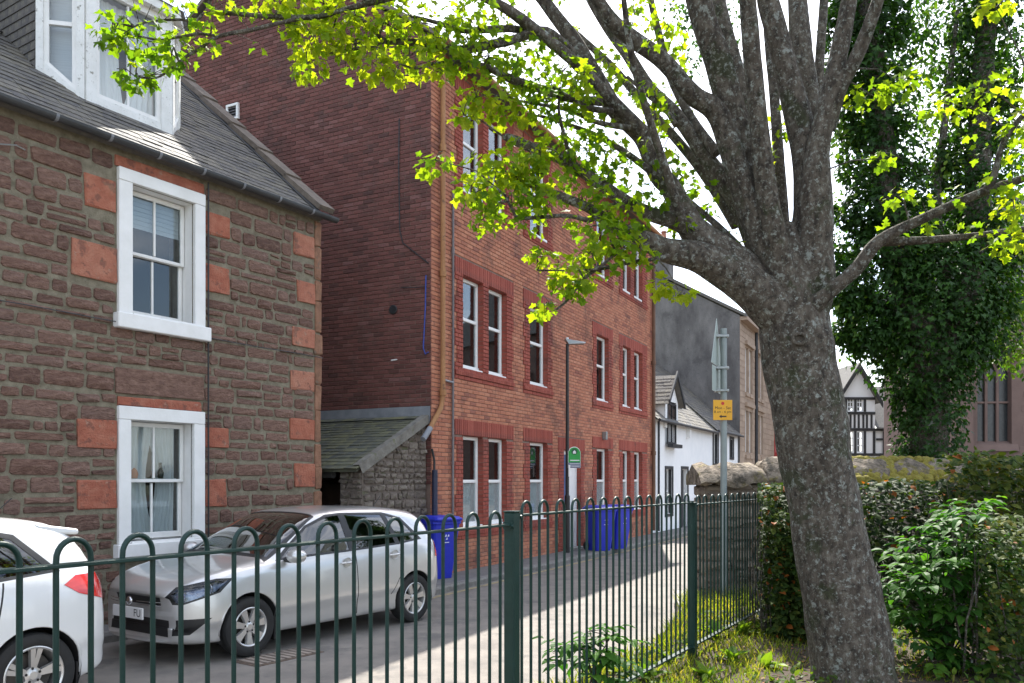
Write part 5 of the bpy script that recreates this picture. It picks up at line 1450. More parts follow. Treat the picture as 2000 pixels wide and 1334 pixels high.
def carve_region(bm, lay, code, poly, axes, filt):
    """cut the skin along a convex polygon seen along one direction and mark the faces inside it"""
    ax, bx_ = Vector(axes[0]), Vector(axes[1]); vdir = ax.cross(bx_).normalized()
    P = lambda co: (co.dot(ax), co.dot(bx_))
    u0 = min(p[0] for p in poly) - 0.02; u1 = max(p[0] for p in poly) + 0.02; v0 = min(p[1] for p in poly) - 0.02; v1 = max(p[1] for p in poly) + 0.02
    def near():
        out = []
        for f in bm.faces:
            if not filt(f.calc_center_median(), f.normal): continue
            q = [P(v.co) for v in f.verts]
            if max(a for a, b in q) < u0 or min(a for a, b in q) > u1 or max(b for a, b in q) < v0 or min(b for a, b in q) > v1: continue
            out.append(f)
        return out
    n = len(poly); area = sum(poly[i][0] * poly[(i + 1) % n][1] - poly[(i + 1) % n][0] * poly[i][1] for i in range(n))
    if area < 0: poly = poly[::-1]
    for i in range(n):
        (a0, b0), (a1, b1) = poly[i], poly[(i + 1) % n]
        d = Vector((a1 - a0, b1 - b0)); nn = Vector((d.y, -d.x)).normalized()
        fs = near(); geom = set(fs)
        for f in fs: geom.update(f.edges); geom.update(f.verts)
        bmesh.ops.bisect_plane(bm, geom=list(geom), dist=1e-5, plane_co=ax * a0 + bx_ * b0, plane_no=ax * nn.x + bx_ * nn.y)
    bm.normal_update(); got = []
    for f in near():
        a, b = P(f.calc_center_median())
        if all((poly[(i + 1) % n][0] - poly[i][0]) * (b - poly[i][1]) - (poly[(i + 1) % n][1] - poly[i][1]) * (a - poly[i][0]) > -1e-6 for i in range(n)):
            f[lay] = code; got.append(f)
    return got
def circle_poly(cx, cz, r, n=28): return [(cx + r * math.cos(2 * math.pi * i / n), cz + r * math.sin(2 * math.pi * i / n)) for i in range(n)]
M['tyre'] = pmat('tyre_rubber', [(0.014, 0.014, 0.014), (0.026, 0.025, 0.024)], 8, 0.85, 0.2, 60)
M['alloy'] = pmat('silver_alloy', [(0.55, 0.54, 0.52), (0.64, 0.63, 0.62)], 6, 0.32, 0, 30, metal=0.75, speck=((0.25, 0.2, 0.16), 20, 0.66, 0.4))
M['brake'] = pmat('dark_brake_disc', [(0.06, 0.055, 0.05), (0.11, 0.1, 0.09)], 8, 0.6, metal=0.5)
M['car_glass'] = glass_mat('tinted_car_glass', (0.20, 0.235, 0.24), 1.5, 3.2)
M['car_trim'] = pmat('satin_black_trim', [(0.010, 0.010, 0.011), (0.018, 0.018, 0.019)], 5, 0.4)
M['car_dark'] = pmat('car_interior', [(0.012, 0.012, 0.013), (0.03, 0.029, 0.028)], 2, 0.9)
M['lamp_clear'] = glass_mat('clear_lamp_lens', (0.85, 0.88, 0.92), 1.5, 1.6)
M['chrome'] = pmat('chrome', [(0.75, 0.75, 0.76), (0.8, 0.8, 0.81)], 3, 0.08, metal=1.0)
def red_lens():
    m = pmat('red_tail_lens', [(0.55, 0.012, 0.010), (0.70, 0.03, 0.02)], 12, 0.12, 0.1, 60, stretch=(1, 1, 3), coat=0.8); return m
M['tail'] = red_lens()
M['plate_white'] = pmat('number_plate', [(0.78, 0.78, 0.76), (0.8, 0.8, 0.78)], 3, 0.4)
def paint(name, c, metal, rough, flake):
    m = pmat(name, [c, tuple(x * 1.04 for x in c)], 1.5, rough, metal=metal, coat=0.9, spec=0.5, speck=((c[0] * 0.72, c[1] * 0.68, c[2] * 0.6), 2.2, 0.66, 0.25))
    m.node_tree.nodes['Principled BSDF'].inputs['Coat Roughness'].default_value = 0.04
    return m
def wheel(parent, cx, cy, rad, side, spokes, twin, rim_r):
    """side -1: outer face towards -y"""
    h = rad
    def Y(v): return cy + side * v
    prof = [(rim_r - 0.005, -0.10), (rad - 0.05, -0.105), (rad - 0.012, -0.085), (rad, -0.05), (rad, 0.05), (rad - 0.012, 0.083), (rad - 0.045, 0.100), (rim_r + 0.012, 0.092), (rim_r - 0.004, 0.078)]
    mb = MB(); mb.lathe([(r, Y(y)) for r, y in prof], 48, (cx, 0, h), 'y')
    for k in range(3): mb.lathe([(rad + 0.0015, Y(-0.035 + k * 0.035 - 0.012)), (rad + 0.0015, Y(-0.035 + k * 0.035 + 0.012))], 48, (cx, 0, h), 'y')
    w = mb.build('wheel', M['tyre'], parent, smooth=True, sharp=40)
    mb = MB(); mb.lathe([(rim_r - 0.004, Y(0.078)), (rim_r, Y(0.086)), (rim_r - 0.008, Y(0.09)), (rim_r - 0.02, Y(0.082)), (rim_r - 0.03, Y(0.03)), (rim_r - 0.035, Y(-0.09))], 48, (cx, 0, h), 'y')
    n = spokes
    for k in range(n):
        a0 = 2 * math.pi * k / n + 0.21
        for da in ((-0.13, 0.13) if twin else (0.0,)):
            a = a0 + da; d = Vector((math.cos(a), 0, math.sin(a))); t = Vector((-d.z, 0, d.x))
            wi, wo = (0.018, 0.025) if twin else (0.027, 0.047)
            r0, r1 = 0.03, rim_r - 0.012
            rows = []
            a_in = a0 + da * 0.35
            di = Vector((math.cos(a_in), 0, math.sin(a_in)))
            for (r, ww, y0) in ((r0, wi, 0.062), ((r0 + r1) / 2, (wi + wo) / 2 * 0.92, 0.070), (r1, wo, 0.080)):
                base_d = di if r < 0.05 else d
                c = Vector((cx, 0, h)) + base_d * r
                rows.append([c - t * ww + Vector((0, Y(y0 - 0.030), 0)), c - t * ww * 0.8 + Vector((0, Y(y0), 0)), c + t * ww * 0.8 + Vector((0, Y(y0), 0)), c + t * ww + Vector((0, Y(y0 - 0.030), 0))])
            for q0, q1 in zip(rows[:-1], rows[1:]):
                for j in range(3): mb.quad(q0[j], q0[j + 1], q1[j + 1], q1[j])
    mb.lathe([(0.0, Y(0.072)), (0.03, Y(0.072)), (0.038, Y(0.066)), (0.062, Y(0.064)), (0.066, Y(0.03))], 24, (cx, 0, h), 'y')
    mb.build('rim', M['alloy'], w, smooth=True, sharp=35)
    for k in range(5):
        a = 2 * math.pi * k / 5 + 0.4
        mb = MB(); mb.lathe([(0.011, Y(0.05)), (0.011, Y(0.0665)), (0, Y(0.0665))], 8, (cx + 0.052 * math.cos(a), 0, h + 0.052 * math.sin(a)), 'y'); mb.build('wheel_nut', M['car_trim'], w)
    mb = MB(); mb.lathe([(0.0, Y(0.0)), (rim_r - 0.06, Y(0.0)), (rim_r - 0.06, Y(-0.02))], 32, (cx, 0, h), 'y'); mb.build('brake_disc', M['brake'], w)
    return w
def make_car(name, label, origin, ang, paint_m, kx=1.0, kz=1.0, ky=1.0, wr=0.303, rim=0.2, spokes=7, twin=False, axles=(0.82, 3.29), spoiler=False, plate=None, tail_poly=None):
    t = thing(name, label, 'car', (origin[0], origin[1], 0.0), ang)
    rings, L = car_surface(kx, kz, ky)
    bm = build_bm(rings)
    lay = bm.faces.layers.int.new('part')
    SX = lambda pts: [(a * kx, b * kz) for a, b in pts]
    AX = ((1, 0, 0), (0, 0, 1))
    side = lambda s_: (lambda c, n: c.y * s_ > 0.35 and abs(n.y) > 0.25)
    trims = [[(1.17, .935), (2.29, .962), (2.265, 1.40), (2.02, 1.385), (1.70, 1.275)], [(2.27, .962), (3.06, .99), (2.94, 1.385), (2.25, 1.40)], [(3.05, .99), (3.50, 1.03), (3.24, 1.31), (2.93, 1.386)]]
    glass = [[(1.27, .962), (2.225, .983), (2.20, 1.372), (2.03, 1.358), (1.72, 1.258)], [(2.325, .986), (2.995, 1.012), (2.895, 1.357), (2.30, 1.374)], [(3.075, 1.018), (3.425, 1.043), (3.215, 1.275), (2.975, 1.352)]]
    for s_ in (-1, 1):
        for p in trims: carve_region(bm, lay, 1, SX(p), AX, side(s_))
        for i, p in enumerate(glass): carve_region(bm, lay, (10 if s_ < 0 else 20) + i, SX(p), AX, side(s_))
        for cx in axles:
            carve_region(bm, lay, 99, circle_poly(cx, wr + 0.008, wr + 0.042), AX, lambda c, n, s_=s_: c.y * s_ > 0.45)
        tp_ = tail_poly or [(3.70, .80), (3.99, .76), (3.99, 1.0), (3.76, 1.0)]
        carve_region(bm, lay, 30 if s_ < 0 else 31, SX(tp_), AX, lambda c, n, s_=s_: c.y * s_ > 0.36 and c.x > 3.3 * kx)
        # door gaps: slim strips
        for (x0, z0, x1, z1) in ((1.10, .24, 1.13, .60), (1.13, .60, 1.19, .93), (2.30, .24, 2.29, .955), (3.02, .62, 3.10, .985), (2.86, .40, 3.02, .62)):
            w_ = 0.0065; carve_region(bm, lay, 2, SX([(x0 - w_, z0), (x0 + w_, z0), (x1 + w_, z1), (x1 - w_, z1)]), AX, lambda c, n, s_=s_: c.y * s_ > 0.5 and abs(n.y) > 0.4)
        carve_region(bm, lay, 3, SX([(0.95, .15), (2.98, .15), (2.98, .203), (0.95, .203)]), AX, lambda c, n, s_=s_: c.y * s_ > 0.5)
        # headlamp seen from the front corner
        q = 0.7071; HX = ((q, s_ * q, 0), (0, 0, 1))
        hp = [(.36, .615), (.56, .600), (.88, .700), (.985, .80), (.86, .805), (.52, .735)]
        carve_region(bm, lay, 4, [(a * kx, b * kz) for a, b in [(.34, .60), (.57, .585), (.90, .688), (1.01, .815), (.86, .820), (.50, .752)]], HX, lambda c, n, s_=s_: c.y * s_ > 0.30 and c.x < 0.8 * kx and c.z > 0.5)
        carve_region(bm, lay, 40 if s_ < 0 else 41, [(a * kx, b * kz) for a, b in hp], HX, lambda c, n, s_=s_: c.y * s_ > 0.30 and c.x < 0.8 * kx and c.z > 0.5)
        carve_region(bm, lay, 5, [(a * kx, b * kz) for a, b in [(.35, .285), (.64, .30), (.84, .455), (.60, .45), (.35, .43)]], HX, lambda c, n, s_=s_: c.y * s_ > 0.2 and c.x < 0.6 * kx and c.z < 0.55)
    YX = ((0, 1, 0), (0, 0, 1))
    frontf = lambda c, n: c.x < 0.45 * kx and n.x < -0.2
    carve_region(bm, lay, 5, [(a * ky, b * kz) for a, b in [(-.37, .56), (.37, .56), (.38, .645), (-.38, .645)]], YX, frontf)
    carve_region(bm, lay, 5, [(a * ky, b * kz) for a, b in [(-.50, .275), (.50, .275), (.48, .43), (-.48, .43)]], YX, frontf)
    TX = ((0, 1, 0), (1, 0, 0))
    topf = lambda c, n: n.z > 0.25 and c.z > 0.9 * kz and c.x < 2.2 * kx
    carve_region(bm, lay, 1, [(-.735 * ky, 1.045 * kx), (.735 * ky, 1.045 * kx), (.555 * ky, 1.875 * kx), (-.555 * ky, 1.875 * kx)], TX, topf)
    carve_region(bm, lay, 50, [(-.69 * ky, 1.10 * kx), (.69 * ky, 1.10 * kx), (.53 * ky, 1.845 * kx), (-.53 * ky, 1.845 * kx)], TX, topf)
    carve_region(bm, lay, 51, [(-.50 * ky, 1.04 * kz), (.50 * ky, 1.04 * kz), (.47 * ky, 1.33 * kz), (-.47 * ky, 1.33 * kz)], YX, lambda c, n: c.x > 3.45 * kx and n.x > 0.2)
    bm.normal_update()
    codes = {}
    for f in bm.faces: codes.setdefault(f[lay], []).append(f)
    def emit(code, pname, mat, parent, off=0.0, flat=False):
        fs = codes.get(code, [])
        if not fs: return None
        idx = {}; vs = []; ns = []; faces = []
        for f in fs:
            row = []
            for v in f.verts:
                if v not in idx: idx[v] = len(vs); vs.append(v.co + v.normal * off); ns.append(tuple(v.normal))
                row.append(idx[v])
            faces.append(row)
        me = bpy.data.meshes.new(pname); me.from_pydata([tuple(v) for v in vs], [], faces)
        me.polygons.foreach_set('use_smooth', [True] * len(me.polygons))
        me.normals_split_custom_set_from_vertices(ns)
        me.materials.append(mat)
        return link(bpy.data.objects.new(pname, me), parent)
    body = emit(0, 'body', paint_m, t)
    emit(1, 'window_trim', M['car_trim'], t); emit(2, 'door_gap', M['car_trim'], t); emit(3, 'sill_trim', M['car_trim'], t); emit(5, 'air_intake', M['car_trim'], t)
    emit(4, 'headlamp_surround', M['car_trim'], t)
    for c in (10, 11, 12, 20, 21, 22): emit(c, 'side_window', M['car_glass'], t, -0.004)
    emit(50, 'windscreen', M['car_glass'], t, -0.003); emit(51, 'rear_window', M['car_glass'], t, -0.003)
    for c in (30, 31): emit(c, 'tail_lamp', M['tail'], t, 0.004)
    for c, s_ in ((40, -1), (41, 1)):
        hl = emit(c, 'headlamp', M['lamp_clear'], t, 0.002)
        if hl:
            emit(c, 'lamp_housing', pmat('smoked_lamp_housing', [(0.05, 0.07, 0.12), (0.30, 0.34, 0.40)], 16, 0.2, metal=0.5), hl, -0.055)
            for (dx, dy, r) in ((0.20, .60, .052), (0.40, .715, .06)):
                mb = MB(); mb.lathe([(0.0, 0.045), (r * 0.5, 0.04), (r, 0.0), (r * 1.02, -0.006)], 16, (dx * kx, s_ * dy * ky, (0.665 if dx < .3 else 0.725) * kz), 'x')
                mb.build('reflector', M['chrome'], hl, smooth=True)
    bm.free()
    for s_ in (-1, 1):
        mb = MB(); mb.lathe([(0.0, -0.028), (0.035, -0.024), (0.052, -0.008), (0.055, 0.012)], 18, (0.172 * kx, s_ * 0.575 * ky, 0.375 * kz), 'x'); mb.build('fog_lamp', M['chrome'], t, smooth=True)
    # inside: floor, dashboard, seats
    mb = MB(); mb.box(1.0 * kx, 3.75 * kx, -0.70 * ky, 0.70 * ky, 0.32, 0.36); mb.prism([(1.02 * kx, -0.68 * ky, 0.36), (1.02 * kx, -0.68 * ky, 0.90 * kz), (1.35 * kx, -0.68 * ky, 0.93 * kz), (1.5 * kx, -0.68 * ky, 0.80), (1.5 * kx, -0.68 * ky, 0.36)], (0, 1.36 * ky, 0))
    mb.build('interior', M['car_dark'], t)
    for (sx, sy) in ((1.95, -0.36), (1.95, 0.36), (2.85, -0.36), (2.85, 0.36)):
        mb = MB(); mb.cbox((sx - 0.45) * kx, (sx + 0.05) * kx, (sy - 0.24) * ky, (sy + 0.24) * ky, 0.4, 0.56, 0.04); mb.add([((sx - 0.02) * kx, (sy - 0.23) * ky, 0.5), ((sx + 0.14) * kx, (sy - 0.23) * ky, 0.5), ((sx + 0.14) * kx, (sy + 0.23) * ky, 0.5), ((sx - 0.02) * kx, (sy + 0.23) * ky, 0.5), ((sx + 0.2) * kx, (sy - 0.2) * ky, 1.05), ((sx + 0.3) * kx, (sy - 0.2) * ky, 1.05), ((sx + 0.3) * kx, (sy + 0.2) * ky, 1.05), ((sx + 0.2) * kx, (sy + 0.2) * ky, 1.05)], [(0, 3, 2, 1), (4, 5, 6, 7), (0, 1, 5, 4), (1, 2, 6, 5), (2, 3, 7, 6), (3, 0, 4, 7)])
        mb.cbox((sx + 0.21) * kx, (sx + 0.31) * kx, (sy - 0.12) * ky, (sy + 0.12) * ky, 1.07, 1.25, 0.03); mb.build('seat', M['car_dark'], t)
    # underside and wheel wells
    mb = MB(); mb.box(0.25 * kx, L - 0.2, -0.60 * ky, 0.60 * ky, 0.20, 0.24)
    for cx in axles:
        for s_ in (-1, 1):
            n = 16; pr = [(cx + (wr + 0.045) * math.cos(math.pi * k / n), wr + 0.008 + (wr + 0.045) * math.sin(math.pi * k / n)) for k in range(-2, n + 3)]
            ya, yb = s_ * 0.48 * ky, s_ * 0.80 * ky
            for (xa, za), (xb, zb) in zip(pr[:-1], pr[1:]): mb.quad((xa, ya, za), (xb, ya, zb), (xb, yb, zb), (xa, yb, za))
            mb.add([(x, ya, z) for x, z in pr], [tuple(range(len(pr)))])
    mb.build('underbody', M['car_dark'], t, fix=False)
    for cx in axles:                                    # thickness of the wheel-arch edge
        for s_ in (-1, 1):
            n = 22; mb = MB(); pts = []
            for k in range(n + 1):
                a = R(-8) + (math.pi + R(16)) * k / n; x = cx + (wr + 0.047) * math.cos(a); z = wr + 0.008 + (wr + 0.047) * math.sin(a)
                # nearest ring gives the width of the skin here
                rg = min(rings, key=lambda r: abs(r[5][0] - x)); yy = min((abs(q[2] - z), q[1]) for q in rg[8:30] if q[1] > 0.4)[1] if any(q[1] > 0.4 for q in rg[8:30]) else 0.8 * ky
                pts.append((x, s_ * (yy - 0.012), z))
            mb.tube(pts, 0.012, 6); mb.build('arch_edge', paint_m, t, smooth=True)
    for cx in axles:
        for s_ in (-1, 1): wheel(t, cx, s_ * (0.735 * ky - 0.005), wr, s_, spokes, twin, rim)
        for s_ in (-1, 1):
            mb = MB(); mb.cbox(cx + wr + 0.012, cx + wr + 0.03, s_ * 0.71 * ky - 0.08, s_ * 0.71 * ky + 0.08, 0.12, 0.36, 0.006); mb.build('mud_flap', M['car_trim'], t)
    for s_ in (-1, 1):
        for (hx, hz) in ((2.14, .84), (2.92, .875)):
            mb = MB(); y0 = s_ * 0.826 * ky
            mb.lathe([(0.0, 0.0), (0.055, 0.0), (0.06, s_ * 0.006)], 16, (hx * kx, y0 - s_ * 0.004, hz * kz), 'y')
            mb.tube([((hx - 0.09) * kx, y0 + s_ * 0.005, hz * kz), ((hx - 0.07) * kx, y0 + s_ * 0.032, hz * kz + 0.004), ((hx + 0.05) * kx, y0 + s_ * 0.034, hz * kz + 0.006), ((hx + 0.085) * kx, y0 + s_ * 0.005, hz * kz + 0.006)], 0.012, 8)
            mb.build('door_handle', paint_m, t, smooth=True, sharp=40)
        mb = MB(); c = Vector((1.30 * kx, s_ * 0.93 * ky, 0.985 * kz))
        prof = [(0.0, -0.09), (0.045, -0.085), (0.068, -0.05), (0.075, 0.0), (0.07, 0.06), (0.06, 0.075)]
        bmv = []
        for (r, d_) in prof:
            for k in range(14):
                a = 2 * math.pi * k / 14; bmv.append(c + Vector((d_ * 0.9, s_ * r * 1.45 * math.cos(a), r * math.sin(a))))
        fs = [(i * 14 + k, i * 14 + (k + 1) % 14, (i + 1) * 14 + (k + 1) % 14, (i + 1) * 14 + k) for i in range(len(prof) - 1) for k in range(14)]
        mb.add(bmv, fs); mir = mb.build('wing_mirror', paint_m, t, smooth=True)
        mb = MB(); mb.lathe([(0.0, 0.068), (0.058, 0.068)], 14, c, 'x'); mb.build('mirror_glass', M['chrome'], mir)
        mb = MB(); mb.tube([c + Vector((0.0, -s_ * 0.07, -0.05)), (1.28 * kx, s_ * 0.78 * ky, 0.945 * kz)], 0.028, 8); mb.build('mirror_arm', M['car_trim'], mir)
    if spoiler:
        mb = MB(); z0 = 1.345 * kz
        mb.add([(3.42 * kx, -.55 * ky, z0 + .035), (3.42 * kx, .55 * ky, z0 + .035), (3.74 * kx, .56 * ky, z0 - .02), (3.74 * kx, -.56 * ky, z0 - .02), (3.45 * kx, -.56 * ky, z0 - 0.05), (3.45 * kx, .56 * ky, z0 - 0.05), (3.74 * kx, .56 * ky, z0 - .065), (3.74 * kx, -.56 * ky, z0 - .065)],
               [(0, 1, 2, 3), (4, 7, 6, 5), (3, 2, 6, 7), (0, 3, 7, 4), (1, 5, 6, 2), (0, 4, 5, 1)]); sp_ = mb.build('spoiler', paint_m, t)
        bv = sp_.modifiers.new('soft', 'BEVEL'); bv.width = 0.02; bv.segments = 3
    if plate:
        mb = MB(); mb.cbox(-0.012, 0.006, -0.26, 0.26, 0.435, 0.545, 0.003); pl = mb.build('number_plate', M['plate_white'], t)
        fc = bpy.data.curves.new('plate_text', 'FONT'); fc.body = plate; fc.size = 0.105; fc.align_x = 'CENTER'; fc.align_y = 'CENTER'
        fo = bpy.data.objects.new('plate_text', fc); COL.objects.link(fo)
        dg = bpy.context.evaluated_depsgraph_get(); me = bpy.data.meshes.new_from_object(fo.evaluated_get(dg)); bpy.data.objects.remove(fo)
        me.materials.append(M['car_trim']); to = link(bpy.data.objects.new('plate_text', me), pl)
        to.location = (-0.0135, -0.175, 0.49); to.rotation_euler = (R(90), 0, R(-90))
    mb = MB(); mb.lathe([(0.0, -0.008), (0.034, -0.007), (0.042, 0.0), (0.043, 0.012)], 20, (0.006, 0, 0.600 * kz), 'x'); mb.build('badge', M['chrome'], t, smooth=True)
    mb = MB(); mb.tube([(3.35 * kx, 0, 1.40 * kz), (3.52 * kx, 0, 1.40 * kz + 0.17)], 0.004, 6); mb.build('aerial', M['car_trim'], t)
    for zz in (0.575, 0.605):
        mb = MB(); mb.tube([(0.012 + 0.26 * (y / 0.8) ** 2.4, s_ * y, zz * kz) for s_, y in [(-1, .44), (-1, .3), (-1, .12)]], 0.004, 5); mb.tube([(0.012 + 0.26 * (y / 0.8) ** 2.4, y, zz * kz) for y in (.12, .3, .44)], 0.004, 5); mb.build('grille_bar', M['chrome'], t)
    return t
M['silver_paint'] = paint('silver_car_paint', (0.58, 0.575, 0.56), 0.55, 0.30, True)
M['white_car'] = paint('white_car_paint', (0.66, 0.66, 0.65), 0.0, 0.35, False)
def car_origin(P, lx_, ly, dx, dy):
    n = math.hypot(dx, dy); ex = Vector((dx / n, dy / n)); ey = Vector((-dy / n, dx / n)); o = Vector(P) - ex * lx_ - ey * ly
    return (o.x, o.y), math.atan2(dy, dx)
o_, a_ = car_origin((-2.641, 8.305), 0.82, -0.80, 0.571, 0.8208)
make_car('hatchback_car', 'silver five-door hatchback parked by the stone house', o_, a_, M['silver_paint'], plate='FU')
o_, a_ = car_origin((-3.56, 6.25), 3.45 * 1.05, -0.83, 0.545, 0.838)
make_car('hatchback_car', 'white hatchback with roof spoiler and red tail lamp parked ahead of the silver car', o_, a_, M['white_car'], kx=1.08, kz=1.045, ky=1.06, wr=0.318, rim=0.222, spokes=5, twin=True, axles=(0.9, 3.55),
         spoiler=True, tail_poly=[(3.50, .93), (3.60, .86), (3.99, .74), (3.99, 1.0), (3.60, .99)])

# ================================================================ wheelie bins
M['blue_bin'] = pmat('blue_bin_plastic', [(0.015, 0.028, 0.42), (0.022, 0.04, 0.52)], 4, 0.42, 0.05, 60, speck=((0.10, 0.12, 0.4), 9, 0.68, 0.4))
M['bin_print'] = pmat('white_bin_print', [(0.6, 0.65, 0.8), (0.7, 0.74, 0.85)], 5, 0.6)
def make_bin(label, loc, rz):
    t = thing('wheelie_bin', label, 'bin', loc, rz, 'blue wheelie bins on the pavement')
    mb = MB()                                            # tapered tub with rim, front at -y
    lv = [(0.0, .20, -.18, .25), (0.10, .205, -.20, .25), (0.93, .27, -.32, .29), (0.935, .29, -.34, .31), (0.985, .29, -.34, .31)]
    n = 0; vs = []; fs = []
    def ringp(z, hw_, y0, y1, c=0.035):
        return [(-hw_ + c, y0, z), (hw_ - c, y0, z), (hw_, y0 + c, z), (hw_, y1 - c, z), (hw_ - c, y1, z), (-hw_ + c, y1, z), (-hw_, y1 - c, z), (-hw_, y0 + c, z)]
    for (z, hw_, y0, y1) in lv: vs += ringp(z, hw_, y0, y1)
    for i in range(len(lv) - 1): fs += [(i * 8 + k, i * 8 + (k + 1) % 8, (i + 1) * 8 + (k + 1) % 8, (i + 1) * 8 + k) for k in range(8)]
    fs += [tuple(range(7, -1, -1)), tuple(range((len(lv) - 1) * 8, len(lv) * 8))]
    mb.add(vs, fs); body = mb.build('tub', M['blue_bin'], t)
    bv = body.modifiers.new('soft', 'BEVEL'); bv.width = 0.008; bv.segments = 2
    mb = MB(); lv = [(0.99, .285, -.375, .315), (1.02, .29, -.385, .32), (1.055, .255, -.33, .29), (1.07, .18, -.24, .22)]; vs = []; fs = []
    for (z, hw_, y0, y1) in lv: vs += ringp(z, hw_, y0, y1)
    for i in range(len(lv) - 1): fs += [(i * 8 + k, i * 8 + (k + 1) % 8, (i + 1) * 8 + (k + 1) % 8, (i + 1) * 8 + k) for k in range(8)]
    fs += [tuple(range(7, -1, -1)), tuple(range((len(lv) - 1) * 8, len(lv) * 8))]
    mb.add(vs, fs); lid = mb.build('lid', M['blue_bin'], t)
    mb = MB(); mb.tube([(-.26, .31, .97), (-.26, .37, 1.0), (.26, .37, 1.0), (.26, .31, .97)], 0.016, 8); mb.build('handle', M['blue_bin'], t, smooth=True)
    for s_ in (-1, 1):
        mb = MB(); mb.lathe([(0.03, -0.025), (0.095, -0.025), (0.10, -0.015), (0.10, 0.015), (0.095, 0.025), (0.03, 0.025)], 20, (s_ * 0.235, 0.25, 0.10), 'x'); mb.build('wheel', M['tyre'], t, smooth=True, sharp=40)
    # printed emblem and line on the front
    zf = lambda z: -0.20 - (z - 0.10) * (0.12 / 0.83) - 0.004
    mb = MB()
    for k in range(3):
        a = 2 * math.pi * k / 3 + 0.5; cx, cz = 0.03 * math.cos(a), 0.72 + 0.035 * math.sin(a)
        mb.add([(cx - 0.022, zf(cz), cz - 0.02), (cx + 0.022, zf(cz), cz - 0.012), (cx + 0.006, zf(cz + .03), cz + 0.03)], [(0, 1, 2)])
    mb.quad((-0.055, zf(0.62), 0.615), (0.055, zf(0.62), 0.615), (0.055, zf(0.635), 0.63), (-0.055, zf(0.635), 0.63)); mb.build('print', M['bin_print'], t, fix=False)
    return t
p = gnd(856, 1133, 0.1); make_bin('blue wheelie bin at the corner of the tenement behind the silver car', (p.x - 0.05, p.y + 0.32, 0.1), R(40))
p = gnd(1176, 1077, 0.1); make_bin('blue wheelie bin beside the tenement door, the one nearer the black lamp post', (p.x - 0.02, p.y + 0.30, 0.1), R(25))
p = gnd(1198, 1076, 0.1); make_bin('blue wheelie bin beside the tenement door, the one farther from the black lamp post', (p.x + 0.16, p.y + 0.72, 0.1), R(40))

# ================================================================ street lamp, signs
M['lamp_post'] = pmat('black_lamp_post_paint', [(0.012, 0.012, 0.013), (0.022, 0.021, 0.021)], 5, 0.45, 0.1, 40)
lp = at(1108, 936, 19.0); lp.z = 0.1
LP = thing('street_lamp', 'slim black street lamp with flat grey head in front of the tenement', 'street lamp', lp, RB.ang)
ztop = EYE + (HV - 672) / F * lp.y - 0.1
mb = MB(); mb.tube([(0, 0, 0), (0, 0, 1.3)], 0.062, 12); mb.tube([(0, 0, 1.3), (0, 0, 1.34)], [0.062, 0.042], 12, caps=False); mb.tube([(0, 0, 1.34), (0, 0, ztop)], [0.042, 0.036], 12); mb.build('pole', M['lamp_post'], LP, smooth=True, sharp=40)
mb = MB(); mb.add([(-0.10, -0.02, ztop - 0.01), (0.10, -0.02, ztop - 0.01), (0.12, -0.40, ztop + 0.01), (-0.12, -0.40, ztop + 0.01), (-0.08, 0.06, ztop + 0.11), (0.08, 0.06, ztop + 0.11), (0.06, -0.42, ztop + 0.05), (-0.06, -0.42, ztop + 0.05)],
                  [(0, 3, 2, 1), (4, 5, 6, 7), (0, 1, 5, 4), (1, 2, 6, 5), (2, 3, 7, 6), (3, 0, 4, 7)]); hd_ = mb.build('lamp_head', M['steel'], LP)
hd_.rotation_euler = (0, 0, R(35))
mb = MB(); mb.lathe([(0.03, ztop + 0.10), (0.03, ztop + 0.15), (0.0, ztop + 0.155)], 10); mb.build('light_sensor', M['upvc'], LP)
mb = MB(); mb.cbox(-0.07, 0.07, -0.075, -0.055, 1.75, 2.02, 0.004); mb.build('notice', M['upvc'], LP)
# letting board fixed beside the door
M['sign_green'] = pmat('green_board', [(0.02, 0.30, 0.05), (0.03, 0.36, 0.07)], 3, 0.5)
M['sign_navy'] = pmat('navy_board', [(0.015, 0.03, 0.12), (0.02, 0.04, 0.15)], 3, 0.5)
M['sign_white'] = pmat('white_board', [(0.75, 0.76, 0.76), (0.8, 0.8, 0.8)], 3, 0.5)
M['sign_dark_green'] = pmat('dark_green_print', [(0.008, 0.09, 0.03), (0.012, 0.11, 0.04)], 3, 0.5)
bp_ = at(1121.5, 936, lp.y + 0.0); 
SB = thing('sign_board', 'green and navy board with round white-on-green logo at the black lamp post', 'sign', (bp_.x, bp_.y, 0), R(12))
zb0 = EYE + (HV - 914) / F * bp_.y; zb1 = EYE + (HV - 881) / F * bp_.y; hwid = 0.15
mb = MB(); mb.cbox(-hwid, hwid, -0.012, 0.012, zb0, zb1, 0.004); mb.prism([(0.0 + 0.13 * math.cos(R(a)), -0.0115, zb1 + 0.10 * math.sin(R(a))) for a in range(0, 181, 20)], (0, 0.023, 0)); mb.build('board', M['sign_white'], SB)
zm = zb0 + (zb1 - zb0) * 0.33
mb = MB(); mb.box(-hwid + 0.008, hwid - 0.008, -0.0155, -0.012, zm, zb1 - 0.004); mb.prism([(0.0 + 0.12 * math.cos(R(a)), -0.0155, zb1 - 0.005 + 0.09 * math.sin(R(a))) for a in range(0, 181, 20)], (0, 0.0034, 0)); mb.build('upper_panel', M['sign_green'], SB)
mb = MB(); mb.box(-hwid + 0.008, hwid - 0.008, -0.0155, -0.012, zb0 + 0.008, zm - 0.003); mb.build('lower_panel', M['sign_navy'], SB)
mb = MB(); mb.prism([(0.075 * math.cos(R(a)), -0.018, zb1 - 0.01 + 0.075 * math.sin(R(a))) for a in range(0, 360, 24)], (0, 0.003, 0)); mb.build('logo_disc', M['sign_dark_green'], SB)
